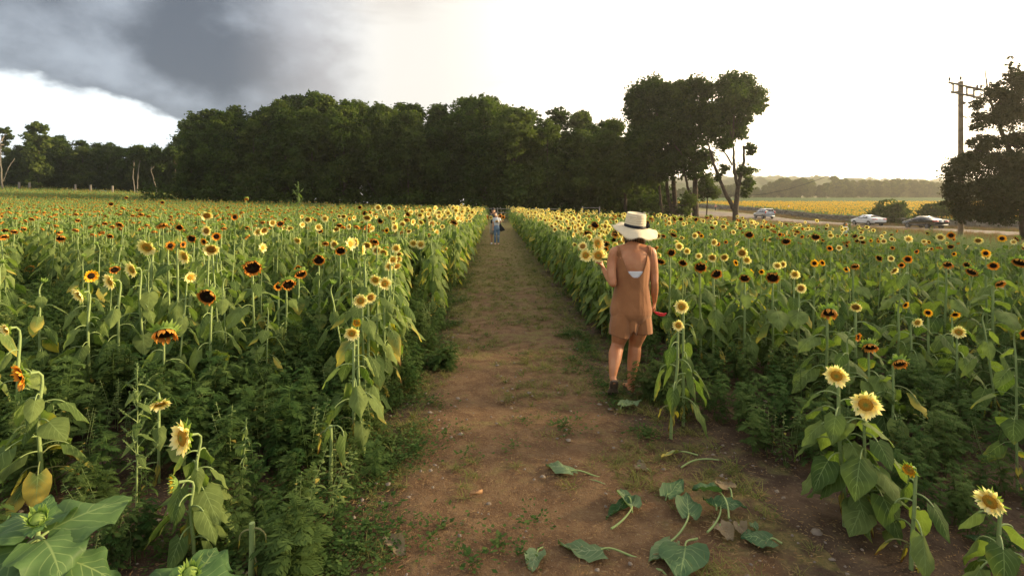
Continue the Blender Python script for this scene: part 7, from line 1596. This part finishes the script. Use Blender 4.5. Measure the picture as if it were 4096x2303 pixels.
for a, b, c, w_, mt, lab, kw in [
 ((855,452),(605,450),(380,372),78,M_leafu,'pale green fallen leaf lying farthest up the path, its stalk pointing right',dict(curl=.1)),
 ((955,925),(1135,760),(1010,610),100,M_leafu,'arched fallen leaf standing on folded edges, stalk reaching down-left',dict(curl=.9, lift=.02)),
 ((1135,760),(1100,690),(890,835),50,M_leaft,'narrow folded green leaf lying against an arched leaf on bare soil',dict(curl=.7)),
 ((1420,650),(1440,640),(1580,505),80,M_leaft,'heart-shaped fallen leaf folded along its middle, without a stalk, near the weeds',dict(curl=.45)),
 ((1465,1035),(1620,850),(1600,640),105,M_leaft,'dark green fallen leaf with a long straight stalk crossing to a paler one',dict(curl=.5, lift=.02)),
 ((1780,955),(1890,750),(2110,745),75,M_leaft,'green leaf of the tangled heap, its tip pointing right',dict(curl=.6, lift=.02)),
 ((1965,880),(1870,670),(1650,650),85,M_leaft,'crumpled top leaf of the tangled heap with an arching stalk',dict(curl=1.0, lift=.05)),
 ((1860,780),(1850,770),(1740,700),60,M_leaft,'small curled leaf in the middle of the tangled heap',dict(curl=.9, lift=.03)),
 ((1195,1150),(865,1165),(490,1065),105,M_leafu,'long pale fallen leaf seen from below with a thick stalk to the right',dict(curl=.15)),
 ((370,1055),(320,1130),(250,1285),90,M_leafu,'small pale crumpled leaf with brown centre, nearest the left side of the path',dict(curl=.5, yel=.25)),
 ((1475,1040),(1470,1045),(1300,1230),90,M_leafu,'pale leaf half hidden beneath a dark notched one at the frame bottom',dict(curl=.3)),
 ((1695,1010),(1590,1130),(1585,1420),200,M_leaft,'largest dark green fallen leaf with white veins, cut off by the frame bottom',dict(curl=.22, lift=.02)),
 ((2420,1018),(2320,1012),(2065,990),130,M_leaft,'flat green fallen leaf with its stalk pointing right, below the weeds',dict(curl=.12)),
 ((1700,262),(1520,255),(1375,300),35,M_leafu,'small yellowing fallen leaf farthest right, its stalk reaching the weeds',dict(curl=.8, yel=.6)),
 ((1990,625),(1965,575),(1850,500),90,M_leafd,'dull dry leaf with a reddish stalk lying under the weeds',dict(curl=.3)),
 ((1880,900),(1890,890),(2010,1030),75,M_leafd,'withered tan leaf, crumpled, below the tangled heap',dict(curl=.7)),
 ((2040,890),(2050,885),(2100,975),50,M_leafd,'shrivelled brown leaf touching a withered tan one',dict(curl=1.0)),
 ((2180,870),(2170,880),(2200,945),35,M_leafu,'little pale leaf standing behind a flat green one',dict(curl=.9)),
 ((1300,400),(1180,380),(1270,420),40,M_leafd,'dark brittle leaf alone in the middle of bare soil',dict(curl=1.0)),
 ]: fallen(*Z3(*a), *Z3(*b), *Z3(*c), w_, mt, lab, **kw)
fallen(1520,2160,1560,2170,1620,2240,70,M_leafd,'dry tan leaf on the left border of the path near the cut stalk', curl=.6)
fallen(4060,2220,3960,2190,3850,2150,70,M_leaft,'fallen green leaf lying in shade under the corner sunflower', curl=.3)
fallen(2480,1640,2490,1636,2560,1615,42,M_leafu,'small pale leaf lying just behind the woman\'s right heel', curl=.4)
def G3(sx, sy, dz=.02): d = 2050*(CAMZ-dz)/(sy-835); return np.array([(sx-2048)/2050*d, d, ground_z(0, d)+dz])
def stick(pts, r0, mat, label, cat, name, K=(.5, .5, .8, 0)):
    q = np.array([G3(*Z3(*p)) for p in pts]); o = q[0].copy(); q = q-o; q[1:-1, 2] += .012; t = np.linspace(0, 1, len(q)); tt = np.linspace(0, 1, 12); pp = np.stack([np.interp(tt, t, q[:, k]) for k in range(3)], -1)
    for _ in range(4): pp[1:-1] = (pp[:-2]+2*pp[1:-1]+pp[2:])/4
    m = MB(); tube(m, pp, np.linspace(r0, r0*.8, 12), 7, cap=True, K=K); ob = m.obj(name, [mat], None, label=label, category=cat); ob.location = o
stick([(1555,362),(1640,318),(1760,298),(1880,298)], .0062, M_stem, 'bare pale green leaf stalk lying in an arc beside the weeds', 'leaf stalk', 'leaf_stalk')
stick([(730,462),(830,490),(935,522)], .0042, M_stem, 'thin white stalk crossing under the farthest fallen leaf', 'leaf stalk', 'leaf_stalk')
stick([(950,370),(990,410),(1110,435)], .0045, M_straw, 'short yellow bent stalk on the soil right of the farthest leaf', 'leaf stalk', 'leaf_stalk')
stick([(1340,1235),(1390,1262),(1430,1290)], .0065, M_stem, 'short thick green stalk end at the frame bottom', 'leaf stalk', 'leaf_stalk')
M_chip = solid('wood_chip', (.42, .22, .09), .8, scale=20, col2=(.28, .14, .06))
q = P(1905, 1993, 2050*CAMZ/(1993-835)); m = MB(); box(m, (0, 0, .012), (.075, .014, .014), R=rotz(.25)@np.array(Matrix.Rotation(.1, 3, 'X'))); box(m, (.015, .008, .018), (.05, .008, .008), R=rotz(.4)); o = m.obj('wood_chip', [M_chip], None, label='orange-brown wood splinter lying on the soil in the path centre', category='wood chip'); o.location = (q[0], q[1], .024)
# stones one can count on the path
Gs = np.random.default_rng(12)
for sx_, sy_, w_, lab in ((1955,2016,20,'small pale stone right of the wood splinter'),(1860,2060,16,'round grey stone on the path left of centre'),(2563,1847,26,'brown stone beside a grass tuft at the foot of the weeds'),(2655,1880,20,'flat pinkish stone near the dry brittle leaf'),(3265,2130,42,'large flat pale stone among dark soil under the tall pair of sunflowers'),(3327,2240,20,'bright small stone in the soil at the frame bottom'),(2410,1572,18,'white stone beside the woman\'s left sole'),(2440,1638,16,'white stone just behind the woman\'s feet'),(1770,2240,18,'grey stone at the bottom of the path, left side')):
    q = G3(sx_, sy_, .01); r_ = w_/2/2050*q[1]; th = np.linspace(0, math.pi/2+.2, 5); ph = np.linspace(0, 2*math.pi, 11)[:-1]; s3 = np.array([1.2, .85, .55])*(1+Gs.uniform(-.15, .15, 3))
    V = np.stack([np.outer(np.sin(th), np.cos(ph)), np.outer(np.sin(th), np.sin(ph)), np.outer(np.cos(th), np.ones(10))], -1)*r_*s3*(1+.10*Gs.normal(size=(5, 10, 1))); m = MB(); m.add(V, gridF(5, 10, True), 0); m.add(np.vstack([V[0], V[0].mean(0)]), [[i, (i+1) % 10, 10] for i in range(10)])
    o = m.obj('stone', [M_peb], None, label=lab, category='stone'); o.location = (q[0], q[1], q[2]+.004)
# cut stalks
random.seed(41); np.random.seed(41)
def stalk(bx, by, tx, ty, label, r0, leaves, h=None):
    d = 2050*CAMZ/(by-835); base = np.array([(bx-2048)/2050*d, d, ground_z(0, d)]); top = P(tx, ty, d)-base; r = empty('cut_stalk', tuple(base), 0, label=label, category='cut stalk'); m = MB(); tube(m, [(0, 0, -.02), top*.5+np.array([.004, 0, 0]), top], [r0*1.1, r0, r0*.95], 10, cap=True, K=(.5, .5, .9, 0)); m.obj('stem', [M_stem], r); f = MB()
    for hh, phi, Ln, wd, pet, yl, e0 in leaves: leaf(f, top*hh, phi, Ln, wd, pet, e0, -1.45, -1.5, .55, yl, 9, 5)
    f.obj('foliage', [M_stem, M_leaf], r)
stalk(1322, 1950, 1322, 1700, 'cut sunflower stump with two big drooping leaves among ragweed', .012, [(.97, RAD(-160), .155, .10, .05, .1, .4), (.95, RAD(-20), .20, .11, .15, .3, 1.3), (.9, RAD(170), .10, .04, .12, 1, .6), (.6, RAD(30), .09, .03, .1, 1, .4)])
stalk(1003, 2330, 1008, 2090, 'thick pale cut stalk with two limp brown leaf stems at the frame bottom', .0135, [(.9, RAD(0), .05, .01, .10, 1, .6), (.88, RAD(180), .05, .01, .09, 1, .5), (.5, RAD(-30), .06, .02, .06, 1, .2), (.2, RAD(200), .08, .03, .04, 1, .2)])
stalk(2600+955/2.069, 900+1260/2.069, 2600+958/2.069, 900+745/2.069, 'headless pale stalk cut off flat below the widest dark sunflower', .012, [(.55, RAD(-150), .2, .17, .08, .1, .5), (.45, RAD(-30), .18, .15, .08, .1, .5)])
# seeding weeds that stand out
def seedweed(bx, by, tx, ty, label, n, mat, droopy=False, name='seeding_weed'):
    d = 2050*CAMZ/(by-835) if by > 100 else by; base = np.array([(bx-2048)/2050*d, d, ground_z((bx-2048)/2050*d, d)]); top = P(tx, ty, d)-base; r = empty(name, tuple(base), 0, label=label, category='weed'); st = bez((0, 0, -.02), top*.35, top*.7+np.array([.01, 0, 0]), top, 9); m = MB(); tube(m, st, np.linspace(.006, .002, 9), 6, K=(.5, .5, .5, 0)); H_ = top[2]
    sd_ = MB(); lf = MB()
    def spike(a, b, w_, k):
        for i in range(k):
            t_ = random.random(); c = a+(b-a)*t_; o3 = np.random.normal(size=3); o3 /= np.linalg.norm(o3); c = c+o3*w_*(1-t_*.6)*random.random(); s_ = random.uniform(.0025, .005)*(H_/.8); e1 = np.random.normal(size=3); e1 /= np.linalg.norm(e1); e2 = np.cross(e1, o3); sd_.add([c-e1*s_, c-e2*s_, c+e1*s_, c+e2*s_], [[0, 1, 2, 3]], 0, np.array([.5, .5, random.random(), 0]))
    spike(st[-1]-np.array([0, 0, H_*.22]), st[-1]+np.array([0, 0, H_*.02]), H_*.035, 240)
    for i in range(n):
        q = .35+.58*(i+.5)/n; a = np.array([np.interp(q, np.linspace(0, 1, 9), st[:, k]) for k in range(3)]); phi = i*GOLD; ln = H_*.22*(1.25-q)*random.uniform(.8, 1.3); b = a+np.array([math.cos(phi)*.7, math.sin(phi)*.7, .8 if not droopy else -.3])*ln
        tube(m, [a, (a+b)/2+np.array([0, 0, .0]), b], [.0025, .002, .001], 4, K=(.5, .5, .5, 0)); spike(a+(b-a)*.4, b, H_*.016, 60)
        leaf(lf, a, phi+1, H_*.10, H_*.045, .02, .5, -.3 if not droopy else -1.2, -1.0 if not droopy else -1.5, .3, .0, 6, 3)
    m.obj('stem', [M_stem], r); sd_.obj('seed_heads', [M_weed2], r, smooth=False); lf.obj('foliage', [M_stem, M_leaf], r)
seedweed(545, 2120, 548, 1462, 'tall pale seeding weed with branching seed spikes among the left ragweed', 15, M_weed2)
seedweed(960, 2000, 985, 1675, 'drooping grey-green pigweed with a knobbly seed head left of the cut stump', 8, M_weed2, True)
seedweed(740, 1420, 740, 1240, 'short seeding weed behind the drooping heads in the left rows', 7, M_weed2)
seedweed(1198, 19.0, 1193, 732, 'lone branching weed sapling rising high over the field skyline', 10, M_weed, name='weed_sapling')
seedweed(1270, 5.9, 1285, 1110, 'grey seeding weed standing between dark sunflowers near the path', 9, M_weed2)
seedweed(3420, 12.5, 3400, 880, 'spiky seeding weed rising before the black sedan', 7, M_weed2); seedweed(3730, 12.5, 3728, 905, 'spiky seeding weed with a forked top left of the cedar foot', 7, M_weed2)
for k, (bx, by, s_, lab) in enumerate(((1160, 2330, 1.0, 'bright green lobed weed at the frame bottom left of the path'), (2640, 1600, .95, 'dark feathery weed bush hiding the woman\'s right foot'), (1770, 1480, .7, 'small feathery weed leaning over the left path border'))):
    d = 2050*CAMZ/(by-835); m = MB(); random.seed(60+k)
    for q in range(7 if k != 1 else 12): m.merge(ragweed(random.uniform(.22, .46)*s_, 18), R=rotz(random.uniform(0, 6.28)), t=(random.gauss(0, .055+.045*(k == 1)), random.gauss(0, .06), 0))
    o = m.obj('weed', [M_weed], None, label=lab, category='weed'); o.location = ((bx-2048)/2050*d, d, ground_z(0, d)-.01)
# big leafy plant in the lower left corner: broad leaves close to the lens
random.seed(70); np.random.seed(70)
def bigplant(label, cpx, d, h_leaf, specs, budpx=None):
    c = P(cpx[0], cpx[1], d); r = empty('sunflower', (c[0], d, 0), 0, label=label, category='sunflower', group='sunflowers left of the path'); f = MB(); top = c[2]
    st = MB(); tube(st, bez((0, 0, -.02), (.01, 0, .3), (0, 0, top*.7), (0, 0, top), 9), np.linspace(.014, .007, 9), 10, K=(.5, .5, .9, 0)); st.obj('stem', [M_stem], r)
    for zf, phi, Ln, wd, pet, e0, e1, e2 in specs: leaf(f, (0, 0, top*zf), phi, Ln, wd, pet, e0, e1, e2, .12, .03, 14, 11, roll=random.gauss(0, .2), rp=.07, pr=.0045)
    f.obj('foliage', [M_stem, M_leafb], r); p = {k: MB() for k in ('petals', 'disc', 'calyx')}; head(p, np.array([.0, 0, top+.01]), nrm((.3, -.5, .8)), 'bud', .05); hd = p['calyx'].obj('flower_head', [M_sep], r); p['disc'].obj('disc', [M_sep], hd)
bigplant('leafy sunflower with a closed bud and huge broad leaves, cut by the lower left corner', (150, 2085), 1.62, .95,
  [(.93, RAD(60), .24, .26, .03, .5, .25, -.3), (.95, RAD(150), .22, .24, .03, .5, .2, -.4), (.93, RAD(250), .20, .22, .03, .3, -.3, -1.0), (.94, RAD(330), .17, .20, .05, .3, .0, -.7), (.86, RAD(15), .19, .20, .08, -.1, -.4, -.8), (.88, RAD(200), .2, .2, .05, .1, -.3, -.9), (.98, RAD(-60), .07, .05, .02, .9, .3, -.2), (.99, RAD(110), .09, .07, .02, .9, .6, .1)])
bigplant('leafy plant with broad holed leaves at the frame bottom, right of the corner one', (760, 2300), 1.72, .7,
  [(.93, RAD(165), .22, .20, .04, .4, .1, -.5), (.96, RAD(20), .17, .19, .03, .3, -.1, -.8), (.90, RAD(95), .20, .20, .03, .5, .3, -.3), (.90, RAD(270), .16, .18, .03, .2, -.4, -1.0)])
# ------------------------------------------------------------------ air
HAZE = .0004
m, nt = new_mat('haze_air'); v = nt.nodes.new('ShaderNodeVolumePrincipled'); v.inputs['Color'].default_value = (1.0, .95, .84, 1); v.inputs['Density'].default_value = HAZE; v.inputs['Anisotropy'].default_value = .72
o = nt.nodes.new('ShaderNodeOutputMaterial'); L(nt, v.outputs[0], o.inputs['Volume'])
mb = MB(); box(mb, (0, 330, 18.5), (2600, 1300, 77)); hz = mb.obj('haze', [m], smooth=False, kind='stuff'); hz['label'] = 'warm evening haze over the fields'; hz['category'] = 'haze'
